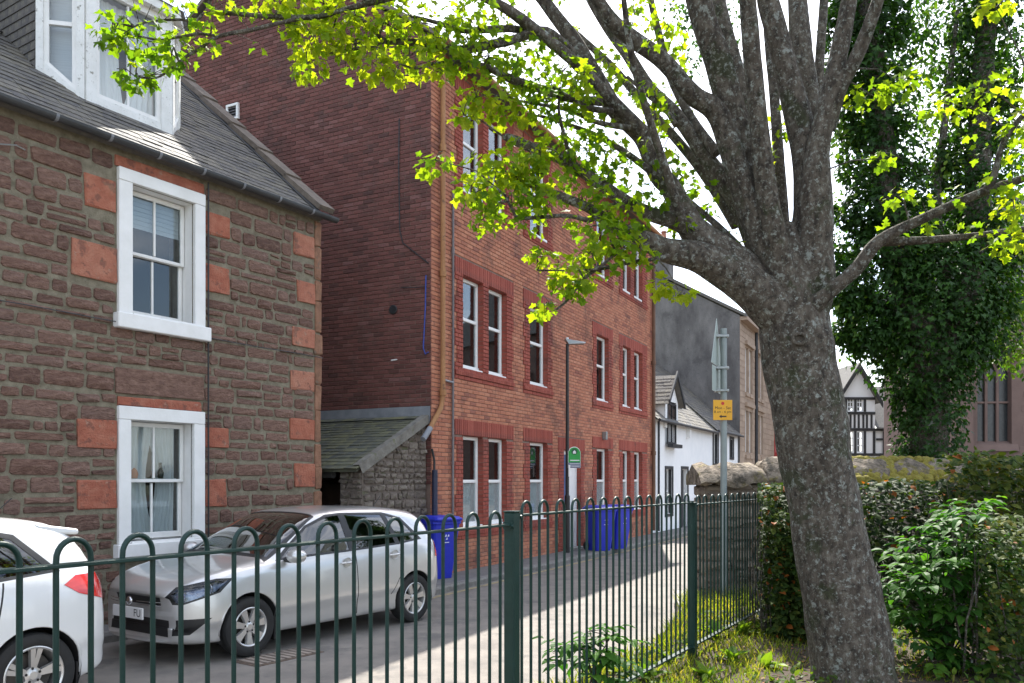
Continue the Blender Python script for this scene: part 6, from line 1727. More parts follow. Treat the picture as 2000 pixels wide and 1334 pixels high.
mb = MB(); mb.prism([(-0.035, -0.0205, zb1 - 0.06), (0.035, -0.0205, zb1 - 0.06), (0.035, -0.0205, zb1 - 0.015), (0.0, -0.0205, zb1 + 0.02), (-0.035, -0.0205, zb1 - 0.015)], (0, 0.003, 0)); mb.build('logo_house', M['sign_white'], SB)
def text_obj(body, size, mat, parent, loc, rot, name='lettering', sx=1.0):
    fc = bpy.data.curves.new(name, 'FONT'); fc.body = body; fc.size = size; fc.align_x = 'CENTER'; fc.align_y = 'CENTER'
    fo = bpy.data.objects.new(name, fc); COL.objects.link(fo)
    dg = bpy.context.evaluated_depsgraph_get(); me = bpy.data.meshes.new_from_object(fo.evaluated_get(dg)); bpy.data.objects.remove(fo)
    me.materials.append(mat); o = link(bpy.data.objects.new(name, me), parent); o.location = loc; o.rotation_euler = rot; o.scale = (sx, 1, 1)
    return o
mb = MB(); mb.box(-0.10, 0.12, -0.0175, -0.0156, zm + 0.035, zm + 0.058); mb.build('print_line', M['sign_white'], SB)
for k in range(2):
    mb = MB(); zz = zb0 + 0.035 + k * 0.05; mb.box(-0.12, 0.13, -0.0175, -0.0156, zz, zz + 0.018); mb.build('print_line', M['sign_white'], SB)
mb = MB(); mb.box(-hwid - 0.0, -hwid + 0.02, -0.01, 0.01, zb0 + 0.1, zb0 + 0.14); mb.box(-hwid - 0.0, -hwid + 0.02, -0.01, 0.01, zb1 - 0.1, zb1 - 0.06); mb.build('bracket', M['steel'], SB)

# road sign seen edge on, with yellow plate facing us
M['sign_back'] = pmat('grey_green_sign_back', [(0.34, 0.40, 0.37), (0.43, 0.48, 0.45)], 3, 0.55, 0.05, 30)
M['sign_pole'] = pmat('grey_sign_pole', [(0.20, 0.23, 0.23), (0.29, 0.32, 0.31)], 4, 0.5, 0.08, 40, metal=0.3)
M['yellow_sign'] = pmat('yellow_plate', [(0.72, 0.34, 0.012), (0.78, 0.40, 0.02)], 3, 0.5)
YS = 10.2
sp_ = at(1413.5, 1155, YS); sz0 = park_at(sp_.x, YS) - 0.2
SG = thing('road_sign', 'grey pole with edge-on signs and yellow parking plate by the churchyard wall', 'road sign', (sp_.x, YS, 0), 0)
zz = lambda v: EYE + (HV - v) / F * YS
mb = MB(); mb.tube([(0, 0, sz0), (0, 0, zz(642))], 0.040, 14); mb.build('pole', M['sign_pole'], SG, smooth=True, sharp=40)
dv = Vector((RB.ex.x, RB.ex.y, 0)); nv = Vector((dv.y, -dv.x, 0))                 # sign plates stand across the street
dvv = Vector((-0.46, -1.0, 0)).normalized()
off = Vector((-0.085, 0, 0))
def plate_poly(pts, name, mat, th=0.006):
    mb = MB(); a = [off + dvv * s_ + Vector((0, 0, z)) for s_, z in pts]; n_ = Vector((dvv.y, -dvv.x, 0)) * th
    mb.prism(a, n_); return mb.build(name, mat, SG)
tri = plate_poly([(-0.33, zz(714)), (0.33, zz(714)), (0.0, zz(622))], 'triangle_plate', M['sign_back'])
rec = plate_poly([(-0.27, zz(766)), (0.27, zz(766)), (0.27, zz(717)), (-0.27, zz(717))], 'supplementary_plate', M['sign_back'])
for v in (657, 719, 763):
    mb = MB(); mb.cbox(-0.11, 0.055, -0.05, 0.05, zz(v) - 0.016, zz(v) + 0.016, 0.005); mb.build('clamp', M['steel'], SG)
yz0, yz1 = zz(821), zz(782); yx0, yx1 = (1391 - 1413.5) / F * YS, (1428 - 1413.5) / F * YS
mb = MB(); mb.cbox(yx0, yx1, -0.053, -0.047, yz0, yz1, 0.002); yp = mb.build('yellow_plate', M['yellow_sign'], SG)
yc = (yx0 + yx1) / 2; dk = pmat('dark_print', [(0.03, 0.02, 0.015), (0.05, 0.03, 0.02)], 3, 0.6); rd_ = pmat('red_print', [(0.5, 0.03, 0.03), (0.55, 0.04, 0.03)], 3, 0.6)
mb = MB(); h_ = yz1 - yz0; mb.prism([(yc + 0.02 * math.cos(R(a)), -0.055, yz1 - 0.042 + 0.02 * math.sin(R(a))) for a in range(0, 360, 24)], (0, 0.0018, 0)); mb.build('roundel', rd_, yp)
text_obj('Mon - Sat', 0.05, dk, yp, (yc, -0.0545, yz0 + h_ * 0.60), (R(90), 0, 0))
text_obj('8 am - 6 pm', 0.043, dk, yp, (yc, -0.0545, yz0 + h_ * 0.41), (R(90), 0, 0))
mb = MB(); zc = yz0 + h_ * 0.18; mb.add([(yc - 0.045, -0.0545, zc), (yc - 0.015, -0.0545, zc + 0.022), (yc - 0.015, -0.0545, zc + 0.008), (yc + 0.045, -0.0545, zc + 0.008), (yc + 0.045, -0.0545, zc - 0.008), (yc - 0.015, -0.0545, zc - 0.008), (yc - 0.015, -0.0545, zc - 0.022)], [(0, 1, 2, 3, 4, 5, 6)]); mb.build('arrow', dk, yp)
# ================================================================ churchyard wall
CWF = Frame(2.47, 10.5, 1.0, 0.03)
CW = fthing('churchyard_wall', 'old rubble churchyard wall with rough mossy coping behind the tree', 'wall', CWF)
M['yard_stone'] = pmat('brown_yard_stone', [(0.11, 0.085, 0.065), (0.19, 0.15, 0.115), (0.26, 0.21, 0.165)], 6, 0.95, 0.9, 25, tones=[(0.10, 0.075, 0.06), (0.17, 0.135, 0.105), (0.27, 0.22, 0.175)], tmix=0.5,
                       speck=[((0.33, 0.30, 0.24), 9, 0.63, 0.6), ((0.10, 0.11, 0.04), 4, 0.60, 0.6)])
WL, WT, WZ = 9.0, 0.5, 1.72
mb = MB(); mb.box(0, WL, 0, WT, -0.1, WZ); mb.build('wall_core', M['yard_stone'], CW)
rnd = random.Random(41)
M['coping_rough'] = pmat('rough_mossy_coping', [(0.06, 0.05, 0.035), (0.17, 0.135, 0.10), (0.30, 0.245, 0.185)], 9, 0.95, 1.0, 22, contrast=(0.34, 0.66), bdist=0.04, bump2=(6, 0.9, 0.08), speck=[((0.16, 0.13, 0.03), 4, 0.55, 0.6), ((0.04, 0.035, 0.025), 12, 0.58, 0.7), ((0.40, 0.37, 0.31), 15, 0.64, 0.5)])
its = rubble_fill(0.0, WL, 0.05, WZ, [], rnd, 0.10, 0.19, 0.14, 0.42, 0.02, 0.025, 0.055)
e2 = rubble_fill(0.0, WT, 0.05, WZ, [], rnd, 0.12, 0.2, 0.18, 0.36, 0.02, 0.025, 0.05)
for (o, vs, fs, t, k) in e2:                              # the wall's end that faces the street
    its.append(((0.0, o[0], o[2]), [(y, -x, z) for x, y, z in vs], fs, t, None))
pieces(CW, 'stone', its, M['yard_stone'], FM(CWF), 260)
x = -0.10
while x < WL:
    L = rnd.uniform(0.45, 0.95); nseg = 14; prof = [(-0.10, 0.0), (-0.115, 0.10), (-0.06, 0.20), (0.06, 0.29), (0.25, 0.34), (0.44, 0.29), (0.56, 0.18), (0.61, 0.09), (0.60, 0.0)]
    mb = MB(); vs = []; hh = rnd.uniform(0.85, 1.12)
    for i in range(nseg + 1):
        t = i / nseg; endf = 1 - 0.22 * (abs(t - 0.5) * 2) ** 4
        for (y, z) in prof:
            n_ = mnoise.noise(Vector((x * 1.3 + t * L * 3.5, y * 5, z * 6))) * 0.10 + mnoise.noise(Vector((x * 5 + t * L * 9, y * 16, z * 15))) * 0.05
            vs.append((x + t * L - 0.008, y + n_, WZ + z * hh * endf + n_ * 0.8))
    k = len(prof)
    fs = [(i * k + j, i * k + j + 1, (i + 1) * k + j + 1, (i + 1) * k + j) for i in range(nseg) for j in range(k - 1)] + [tuple(range(k)), tuple(nseg * k + j for j in range(k - 1, -1, -1))]
    mb.add(vs, fs, rnd.random()); mb.build('coping_stone', M['coping_rough'], CW, smooth=True, sharp=50); x += L
# yellow moss cushions on the coping
M['moss'] = pmat('yellow_moss', [(0.10, 0.085, 0.012), (0.22, 0.18, 0.025), (0.17, 0.17, 0.035)], 24, 0.95, 0.9, 60)
mb = MB()
for i in range(1100):
    x = rnd.choice((rnd.gauss(2.2, 0.3), rnd.gauss(2.0, 0.35), rnd.gauss(2.4, 0.3), rnd.uniform(0.9, 7.5))); y = rnd.uniform(-0.13, 0.3)
    if not 0.8 < x < 7.6: continue
    r = rnd.uniform(0.03, 0.085); zc = WZ + (0.06 + 0.75 * (y + 0.11) if y < 0.2 else 0.31) + rnd.uniform(-0.03, 0.02)
    pr = [(0.0, r * 0.75), (r * 0.5, r * 0.62), (r * 0.85, r * 0.3), (r, -r * 0.2), (r * 0.8, -r * 0.7)]
    mb.lathe([(a * rnd.uniform(0.9, 1.1), b) for a, b in pr], 7, (x, y - 0.02, zc))
stuff(mb.build('moss', M['moss'], CW, smooth=True))

# ================================================================ leaves
MAPLE = [(0, 0), (.36, .02), (.28, .22), (.58, .44), (.40, .56), (.24, .58), (.20, .78), (0, 1.0), (-.20, .78), (-.24, .58), (-.40, .56), (-.58, .44), (-.28, .22), (-.36, .02)]
IVY = [(0, 0), (.40, -.06), (.46, .30), (.20, .50), (0, 1.0), (-.20, .50), (-.46, .30), (-.40, -.06)]
OVAL = [(0, 0), (.22, .2), (.30, .5), (.18, .8), (0, 1.0), (-.18, .8), (-.30, .5), (-.22, .2)]
LANCE = [(0, 0), (.20, .17), (.27, .42), (.16, .74), (0, 1.0), (-.16, .74), (-.27, .42), (-.20, .17)]
def leaf_geo(shape, tip, nrm, size, fold=0.25, curl=0.25, rnd=random):
    t = tip.normalized(); s_ = t.cross(nrm)
    if s_.length < 1e-4: s_ = t.cross(Vector((0.3, 0.5, 0.8)))
    s_.normalize(); n_ = s_.cross(t).normalized()
    vs = [t * (0.42 * size)]
    for (a, b) in shape:
        vs.append(s_ * (a * size) + t * (b * size) + n_ * (size * (fold * abs(a) - curl * (b - 0.4) ** 2)))
    n = len(shape); fs = [(0, 1 + i, 1 + (i + 1) % n) for i in range(n)]
    return vs, fs
def rvec(r): 
    while True:
        v = Vector((r.uniform(-1, 1), r.uniform(-1, 1), r.uniform(-1, 1)))
        if 0.05 < v.length < 1: return v
def leaf_items(r, n, center, ext, shape, size, tone, droop=0.6, shell=0.0, outward=0.5):
    out = []
    for i in range(n):
        v = rvec(r)
        if shell: v = v.normalized() * (shell + (1.05 - shell) * r.random() ** 0.6)
        p = Vector(center) + Vector((v.x * ext[0], v.y * ext[1], v.z * ext[2]))
        od = v.normalized()
        tip = od * outward + Vector((0, 0, -droop)) + rvec(r) * 0.7
        nrm = Vector((0, 0, 1)) * 0.8 + od * 0.8 + rvec(r) * 0.8
        vs, fs = leaf_geo(shape, tip, nrm, size * r.uniform(0.42, 1.25), r.uniform(0.05, 0.35), r.uniform(0.0, 0.5), r)
        out.append((p, vs, fs, min(1, max(0, r.gauss(tone, 0.16))), None))
    return out

# ---- the big tree beside the railings
M['bark'] = pmat('grey_brown_bark', [(0.028, 0.021, 0.015), (0.075, 0.059, 0.044), (0.12, 0.098, 0.075), (0.19, 0.165, 0.13)], 22, 0.96, 1.0, 48, stretch=(1, 1, 0.5), contrast=(0.32, 0.70), bdist=0.03, bump2=(7, 0.8, 0.06),  # colour contrast mixes bark tone with painted shade of its cavities
                 speck=[((0.030, 0.040, 0.010), 3.0, 0.56, 0.7), ((0.03, 0.022, 0.017), 11, 0.60, 0.7), ((0.27, 0.275, 0.235), 40, 0.55, 0.65), ((0.34, 0.36, 0.32), 19, 0.585, 0.8), ((0.36, 0.39, 0.35), 8, 0.615, 0.75), ((0.026, 0.02, 0.014), 26, 0.58, 0.8)])
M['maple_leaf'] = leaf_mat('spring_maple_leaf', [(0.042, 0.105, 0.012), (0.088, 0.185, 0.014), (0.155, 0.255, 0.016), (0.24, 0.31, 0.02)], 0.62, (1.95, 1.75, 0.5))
TY = 5.75
tb0 = at(1664, 1325, TY)
TR = thing('maple_tree', 'leaning grey-barked tree with many upswept limbs and bright spring leaves', 'tree', (tb0.x, tb0.y, PARK_Z))
Toff = Vector((tb0.x, tb0.y, PARK_Z))
def crpath(pts, k=6):
    out = []
    n = len(pts)
    for i in range(n - 1):
        p0, p1, p2, p3 = pts[max(0, i - 1)], pts[i], pts[i + 1], pts[min(n - 1, i + 2)]
        for j in range(k):
            t = j / k
            out.append(0.5 * ((2 * p1) + (p2 - p0) * t + (2 * p0 - 5 * p1 + 4 * p2 - p3) * t * t + (3 * p1 - p0 - 3 * p2 + p3) * t ** 3))
    out.append(pts[-1]); return out
limb_samples = []
rt = random.Random(77)
def limb(px, name='limb', ys=None, ye=None, sides=12, parent=None, lump=0.07, k=6):
    """px: (u, v, radius px); depth runs from ys to ye along the limb"""
    ys = TY if ys is None else ys; ye = ys if ye is None else ye
    n = len(px); P = []; Rr = []
    for i, (u, v, r) in enumerate(px):
        Y = ys + (ye - ys) * i / (n - 1); P.append(at(u, v, Y)); Rr.append(Vector((r * (0.80 if name == 'limb' and v < 430 else 0.9 if name == 'limb' and v < 520 else 1.0) * Y / F, 0, 0)))
    P = crpath(P, k); Rr = [q.x for q in crpath(Rr, k)]
    ph = rt.uniform(0, 50)
    mb = MB(); m = len(P); base = []
    up = None
    for i, p in enumerate(P):
        d = (P[min(i + 1, m - 1)] - P[max(i - 1, 0)]).normalized()
        a = d.cross(Vector((0, 1, 0.15))).normalized() if up is None else (up - d * up.dot(d)).normalized()
        up = a; b = d.cross(a)
        for s_ in range(sides):
            t = 2 * math.pi * s_ / sides
            q = a * math.cos(t) + b * math.sin(t)
            rr = Rr[i] * (1 + lump * 1.6 * mnoise.noise(Vector((q.x * 1.4 + ph, q.y * 1.4 + p.z * 2.2, q.z * 1.4 + i * 0.12))) + lump * 0.8 * mnoise.noise(Vector((q.x * 3.5, q.y * 3.5 + ph, p.z * 6))))
            base.append(p + q * max(0.001, rr) - Toff)
    fs = [(i * sides + s_, i * sides + (s_ + 1) % sides, (i + 1) * sides + (s_ + 1) % sides, (i + 1) * sides + s_) for i in range(m - 1) for s_ in range(sides)]
    fs += [tuple(range(sides - 1, -1, -1)), tuple((m - 1) * sides + s_ for s_ in range(sides))]
    mb.add(base, fs)
    for p, r_ in zip(P[::2], Rr[::2]): limb_samples.append((p, r_))
    return mb.build(name, M['bark'], parent or TR, smooth=True, sharp=60)
limb([(1672, 1400, 104), (1668, 1345, 92), (1662, 1300, 79), (1640, 1150, 72), (1612, 1000, 68), (1586, 850, 68), (1564, 720, 69), (1552, 640, 66), (1543, 570, 58), (1537, 500, 44), (1530, 440, 24)], 'trunk', sides=28, lump=0.06, k=8)
# knot scar on the trunk
kn = at(1560, 662, TY - 0.235)
mb = MB()
for k in range(22):
    a0 = 2 * math.pi * k / 22
ring_pts = [kn - Toff + Vector((0.045 * math.cos(a), -0.012, 0.035 * math.sin(a))) for a in [2 * math.pi * k / 20 for k in range(21)]]
mb.tube(ring_pts, 0.012, 6); mb.build('knot', M['bark'], TR, smooth=True)
limb([(1560, 690, 25), (1510, 605, 44), (1459, 556, 40), (1378, 507, 34), (1305, 491, 26), (1270, 475, 22), (1230, 459, 18), (1189, 434, 14), (1151, 407, 12), (1103, 386, 11), (1040, 362, 8), (1010, 352, 4)], ye=5.2)
limb([(1440, 545, 36), (1364, 461, 27), (1324, 434, 19), (1270, 418, 17), (1216, 389, 15), (1162, 352, 14), (1095, 310, 13), (1041, 289, 12), (1000, 272, 11), (985, 268, 7)], ys=5.7, ye=5.3)
limb([(1545, 640, 20), (1490, 575, 42), (1430, 520, 42), (1364, 461, 34), (1337, 421, 30), (1310, 367, 26), (1284, 337, 25), (1257, 270, 24), (1203, 216, 22), (1162, 148, 20), (1122, 81, 18), (1081, 27, 16), (1040, -30, 14), (1000, -90, 10)], ye=5.5)
limb([(1257, 262, 20), (1203, 206, 17), (1150, 150, 15), (1108, 108, 14), (1041, 55, 14), (987, 16, 12), (930, -12, 10), (860, -40, 6)], ys=5.58, ye=5.1)
limb([(1545, 610, 15), (1492, 500, 30), (1446, 400, 26), (1381, 310, 19), (1324, 229, 17), (1270, 175, 16), (1230, 113, 15), (1197, 65, 15), (1162, 10, 14), (1130, -50, 12)], ys=5.8, ye=6.4)
limb([(1545, 620, 15), (1500, 490, 34), (1453, 372, 32), (1405, 229, 27), (1351, 184, 23), (1297, 121, 21), (1243, 81, 20), (1203, 49, 18), (1170, 6, 16), (1140, -50, 13)], ys=5.7, ye=5.35)
limb([(1550, 680, 15), (1525, 560, 36), (1478, 400, 40), (1440, 260, 36), (1407, 140, 33), (1375, 40, 31), (1350, -60, 27), (1330, -150, 18)], ys=5.8, ye=5.45)
limb([(1545, 580, 12), (1500, 420, 24), (1470, 280, 22), (1444, 163, 20), (1407, 23, 19), (1390, -60, 15)], ys=5.95, ye=6.4)
limb([(1550, 690, 15), (1535, 600, 32), (1518, 500, 32), (1500, 400, 28), (1486, 279, 24), (1472, 140, 22), (1460, 0, 21), (1452, -100, 17)], ys=5.78, ye=5.2)
limb([(1565, 640, 20), (1576, 520, 44), (1580, 420, 40), (1575, 310, 35), (1550, 190, 30), (1520, 80, 27), (1500, 0, 25), (1480, -100, 19)], ys=5.75, ye=5.7)
limb([(1570, 620, 15), (1586, 470, 40), (1592, 330, 36), (1578, 200, 28), (1562, 60, 25), (1555, -60, 20)], ys=5.9, ye=6.2)
limb([(1570, 680, 20), (1588, 580, 38), (1590, 480, 40), (1590, 372, 38), (1600, 279, 28), (1626, 163, 23), (1650, 50, 21), (1668, -60, 18)], ys=5.75, ye=5.5)
limb([(1612, 250, 24), (1640, 172, 19), (1672, 112, 17), (1705, 30, 15), (1730, -50, 12)], ys=5.64, ye=5.3)
limb([(1585, 600, 22), (1616, 574, 15), (1672, 525, 14), (1718, 470, 14), (1811, 423, 12), (1918, 376, 11), (1997, 349, 10), (2080, 320, 8)], ys=5.6, ye=5.0, sides=10)
limb([(1716, 472, 10), (1790, 470, 8), (1858, 465, 7), (1920, 458, 6), (1988, 449, 6), (2060, 440, 4)], 'branch', ys=5.4, ye=5.3, sides=8)
limb([(1925, 374, 9), (1940, 350, 7), (1956, 288, 6), (1985, 240, 6), (2030, 200, 4)], 'branch', ys=5.1, ye=5.0, sides=8)
for px, ys, ye in (                                     # slimmer limbs between the main ones
    ([(1500, 470, 18), (1455, 330, 14), (1425, 210, 12), (1395, 90, 11), (1365, -30, 9)], 6.1, 6.9),
    ([(1530, 480, 18), (1522, 330, 14), (1512, 190, 12), (1500, 60, 11), (1492, -60, 9)], 6.1, 6.9),
    ([(1440, 440, 15), (1375, 340, 12), (1315, 265, 11), (1255, 200, 10), (1195, 130, 9), (1120, 60, 7), (1060, 10, 5)], 6.0, 6.8),
    ([(1400, 300, 13), (1350, 230, 11), (1310, 150, 10), (1285, 60, 9), (1262, -40, 7)], 5.9, 6.5),
    ([(1330, 420, 13), (1290, 300, 10), (1255, 190, 9), (1230, 90, 8), (1215, -30, 6)], 5.5, 5.0),
    ([(1590, 420, 18), (1605, 300, 14), (1600, 150, 12), (1608, 20, 11), (1612, -60, 9)], 6.0, 6.6),
    ([(1290, 350, 9), (1225, 300, 8), (1165, 265, 7), (1100, 240, 5), (1050, 225, 4)], 5.6, 5.5),
    ([(1230, 250, 8), (1170, 240, 6), (1110, 215, 5), (1060, 205, 4), (1000, 195, 3)], 5.5, 5.3)):
    limb(px, 'limb', ys, ye, 10, k=5)
for px, ys, ye in (
    ([(1160, 150, 9), (1080, 66, 8), (1035, 62, 8), (1000, 56, 7), (950, 58, 7), (901, 59, 6), (860, 46, 4), (800, 30, 3)], 5.5, 5.1),
    ([(1060, 70, 9), (1035, 67, 9), (1000, 79, 9), (960, 88, 9), (917, 96, 8), (870, 94, 7), (835, 86, 7), (790, 82, 6), (752, 80, 5), (729, 56, 5), (686, 26, 4), (637, 7, 4), (600, -20, 3)], 5.35, 5.0),
    ([(752, 81, 4), (715, 92, 3), (672, 99, 3), (640, 104, 2)], 5.1, 5.0),
    ([(830, -40, 7), (780, -10, 6), (726, 5, 6), (670, 20, 5), (620, 33, 5), (538, 33, 5), (472, 28, 4), (426, 23, 4), (410, 8, 3), (404, -25, 3)], 5.05, 4.7),
    ([(600, 34, 4), (551, 44, 4), (488, 59, 4), (426, 71, 3.5), (395, 92, 3), (365, 110, 3), (335, 134, 2.5), (305, 152, 2), (270, 150, 2)], 4.85, 4.6),
    ([(426, 71, 3), (390, 66, 3), (353, 72, 2.5), (310, 78, 2), (270, 70, 2)], 4.7, 4.6),
    ([(395, 28, 3), (380, 42, 2.5), (350, 38, 2.5), (290, 42, 2), (262, 52, 2)], 4.7, 4.6),
    ([(1175, 198, 9), (1110, 192, 7), (1054, 173, 8), (1000, 155, 8), (960, 136, 7), (925, 126, 6), (884, 122, 5), (845, 126, 4), (810, 134, 3)], 5.5, 5.1),
    ([(1195, 218, 7), (1160, 214, 6), (1135, 205, 5), (1111, 189, 4), (1080, 170, 3)], 5.5, 5.2),
    ([(1305, 500, 5), (1284, 505, 4), (1230, 513, 4), (1189, 522, 4), (1162, 528, 4), (1135, 551, 3), (1108, 586, 3), (1084, 607, 2)], 5.4, 5.0),
    ([(1215, 488, 3), (1190, 505, 3), (1165, 525, 3), (1120, 528, 2), (1050, 528, 2)], 5.2, 5.0),
    ([(1165, 420, 6), (1151, 430, 5), (1108, 421, 4), (1054, 424, 4), (1013, 426, 3), (1000, 408, 3), (985, 380, 2)], 5.3, 5.0),
    ([(1115, 325, 5), (1108, 290, 4), (1092, 220, 3), (1094, 170, 2)], 5.4, 5.2),
    ([(1320, 245, 6), (1300, 215, 5), (1270, 190, 4), (1225, 150, 3)], 6.0, 6.2),
    ([(1440, 480, 8), (1400, 440, 7), (1360, 405, 6), (1335, 380, 4), (1320, 350, 3)], 5.8, 6.2)):
    limb(px, 'branch', ys, ye, 7, lump=0.12, k=4)
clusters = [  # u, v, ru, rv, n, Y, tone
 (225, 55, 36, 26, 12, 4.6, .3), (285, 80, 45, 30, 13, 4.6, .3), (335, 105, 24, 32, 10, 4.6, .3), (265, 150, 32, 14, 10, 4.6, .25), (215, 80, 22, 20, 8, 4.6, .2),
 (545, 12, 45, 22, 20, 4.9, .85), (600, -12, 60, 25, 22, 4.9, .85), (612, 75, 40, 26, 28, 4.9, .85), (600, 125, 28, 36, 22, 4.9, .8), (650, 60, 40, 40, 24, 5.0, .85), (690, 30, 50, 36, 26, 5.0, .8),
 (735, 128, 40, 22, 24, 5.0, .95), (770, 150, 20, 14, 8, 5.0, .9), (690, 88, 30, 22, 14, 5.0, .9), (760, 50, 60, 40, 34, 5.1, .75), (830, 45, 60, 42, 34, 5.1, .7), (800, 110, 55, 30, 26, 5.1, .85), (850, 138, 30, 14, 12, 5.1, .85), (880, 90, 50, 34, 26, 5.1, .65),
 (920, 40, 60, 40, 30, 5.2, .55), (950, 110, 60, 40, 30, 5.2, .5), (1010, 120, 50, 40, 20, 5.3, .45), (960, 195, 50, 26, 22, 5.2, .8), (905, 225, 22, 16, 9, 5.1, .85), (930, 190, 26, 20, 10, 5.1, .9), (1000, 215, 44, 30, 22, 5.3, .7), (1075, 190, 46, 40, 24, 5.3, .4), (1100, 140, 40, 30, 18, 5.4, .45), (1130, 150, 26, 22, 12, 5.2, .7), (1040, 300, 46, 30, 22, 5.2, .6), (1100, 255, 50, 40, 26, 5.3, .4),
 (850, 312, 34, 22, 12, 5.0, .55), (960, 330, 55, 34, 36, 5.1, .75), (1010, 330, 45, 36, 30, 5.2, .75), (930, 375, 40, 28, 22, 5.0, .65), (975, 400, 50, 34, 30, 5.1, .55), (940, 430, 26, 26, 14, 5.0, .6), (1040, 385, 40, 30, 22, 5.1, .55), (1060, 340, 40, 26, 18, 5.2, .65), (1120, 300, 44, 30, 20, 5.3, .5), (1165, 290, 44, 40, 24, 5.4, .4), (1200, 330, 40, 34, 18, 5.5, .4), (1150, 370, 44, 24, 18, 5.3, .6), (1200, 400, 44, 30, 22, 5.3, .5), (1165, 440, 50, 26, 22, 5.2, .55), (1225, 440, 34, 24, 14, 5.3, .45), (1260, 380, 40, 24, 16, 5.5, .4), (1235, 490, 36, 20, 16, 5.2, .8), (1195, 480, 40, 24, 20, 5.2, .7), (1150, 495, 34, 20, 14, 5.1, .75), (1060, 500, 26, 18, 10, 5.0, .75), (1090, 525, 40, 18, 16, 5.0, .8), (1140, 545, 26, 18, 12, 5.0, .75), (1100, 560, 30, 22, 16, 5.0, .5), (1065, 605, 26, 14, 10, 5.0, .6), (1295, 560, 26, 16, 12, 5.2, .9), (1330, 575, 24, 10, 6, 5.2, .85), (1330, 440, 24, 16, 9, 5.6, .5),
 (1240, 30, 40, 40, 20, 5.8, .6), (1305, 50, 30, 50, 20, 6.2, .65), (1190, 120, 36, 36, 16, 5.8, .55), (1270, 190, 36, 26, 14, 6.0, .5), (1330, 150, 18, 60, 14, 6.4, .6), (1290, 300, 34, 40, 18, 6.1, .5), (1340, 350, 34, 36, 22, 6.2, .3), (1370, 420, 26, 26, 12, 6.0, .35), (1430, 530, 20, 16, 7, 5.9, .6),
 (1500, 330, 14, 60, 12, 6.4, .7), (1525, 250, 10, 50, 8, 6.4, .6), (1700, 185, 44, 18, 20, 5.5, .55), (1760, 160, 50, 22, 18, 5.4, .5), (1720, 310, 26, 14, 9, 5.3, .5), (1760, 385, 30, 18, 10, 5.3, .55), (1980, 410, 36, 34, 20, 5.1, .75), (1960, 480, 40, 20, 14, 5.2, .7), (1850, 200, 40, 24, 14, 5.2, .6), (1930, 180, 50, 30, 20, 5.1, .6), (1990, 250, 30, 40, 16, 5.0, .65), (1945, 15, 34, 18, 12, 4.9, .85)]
rl = random.Random(101); LI = []
tw = MB()
for (u, v, ru, rv, n, Y, tone) in clusters:
    c = at(u, v, Y); k = Y / F
    near_ = min(limb_samples, key=lambda s_: (s_[0] - c).length); a = near_[0]
    if (a - c).length > 0.05:
        mid = (a + c) / 2 + Vector((rl.uniform(-.04, .04), rl.uniform(-.04, .04), 0.05)); tw.tube([a - Toff, mid - Toff, c - Toff], [0.007, 0.005, 0.003], 5)
    for q in range(3):
        e = c + Vector((rl.uniform(-1, 1) * ru * k * 0.8, rl.uniform(-.15, .15), rl.uniform(-1, 1) * rv * k * 0.8)); tw.tube([c - Toff, (c + e) / 2 + Vector((0, 0, 0.02)) - Toff, e - Toff], [0.004, 0.003, 0.002], 4, caps=False)
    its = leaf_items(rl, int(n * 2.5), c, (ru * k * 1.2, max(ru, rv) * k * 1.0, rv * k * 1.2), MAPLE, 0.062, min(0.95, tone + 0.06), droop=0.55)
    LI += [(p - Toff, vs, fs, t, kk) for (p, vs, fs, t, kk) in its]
for (p, r_) in limb_samples:                            # odd leaves and short shoots along the thinner wood
    if r_ < 0.032 and rl.random() < 0.75:
        e = p + Vector((rl.uniform(-.14, .14), rl.uniform(-.14, .14), rl.uniform(-.08, .14))); tw.tube([p - Toff, e - Toff], [0.003, 0.0015], 4, caps=False)
        its = leaf_items(rl, rl.randint(3, 7), e, (0.07, 0.07, 0.06), MAPLE, 0.055, 0.6, droop=0.5); LI += [(q - Toff, vs, fs, t, kk) for (q, vs, fs, t, kk) in its]
# the part of the crown above the picture, thinner
for i in range(60):
    c = Vector((rl.uniform(-1.5, 5.5), rl.uniform(3.6, 8.0), rl.uniform(5.6, 8.6)))
    near_ = min(limb_samples, key=lambda s_: (s_[0] - c).length)[0]
    tw.tube([near_ - Toff, (near_ + c) / 2 + Vector((0, 0, .2)) - Toff, c - Toff], [0.02, 0.012, 0.004], 5)
    its = leaf_items(rl, 34, c, (0.45, 0.45, 0.3), MAPLE, 0.085, 0.6, droop=0.5)
    LI += [(p - Toff, vs, fs, t, kk) for (p, vs, fs, t, kk) in its]
stuff(tw.build('twigs', M['bark'], TR))
pieces(TR, 'leaf', LI, M['maple_leaf'], Matrix.Translation(Toff), 300, rest='foliage')

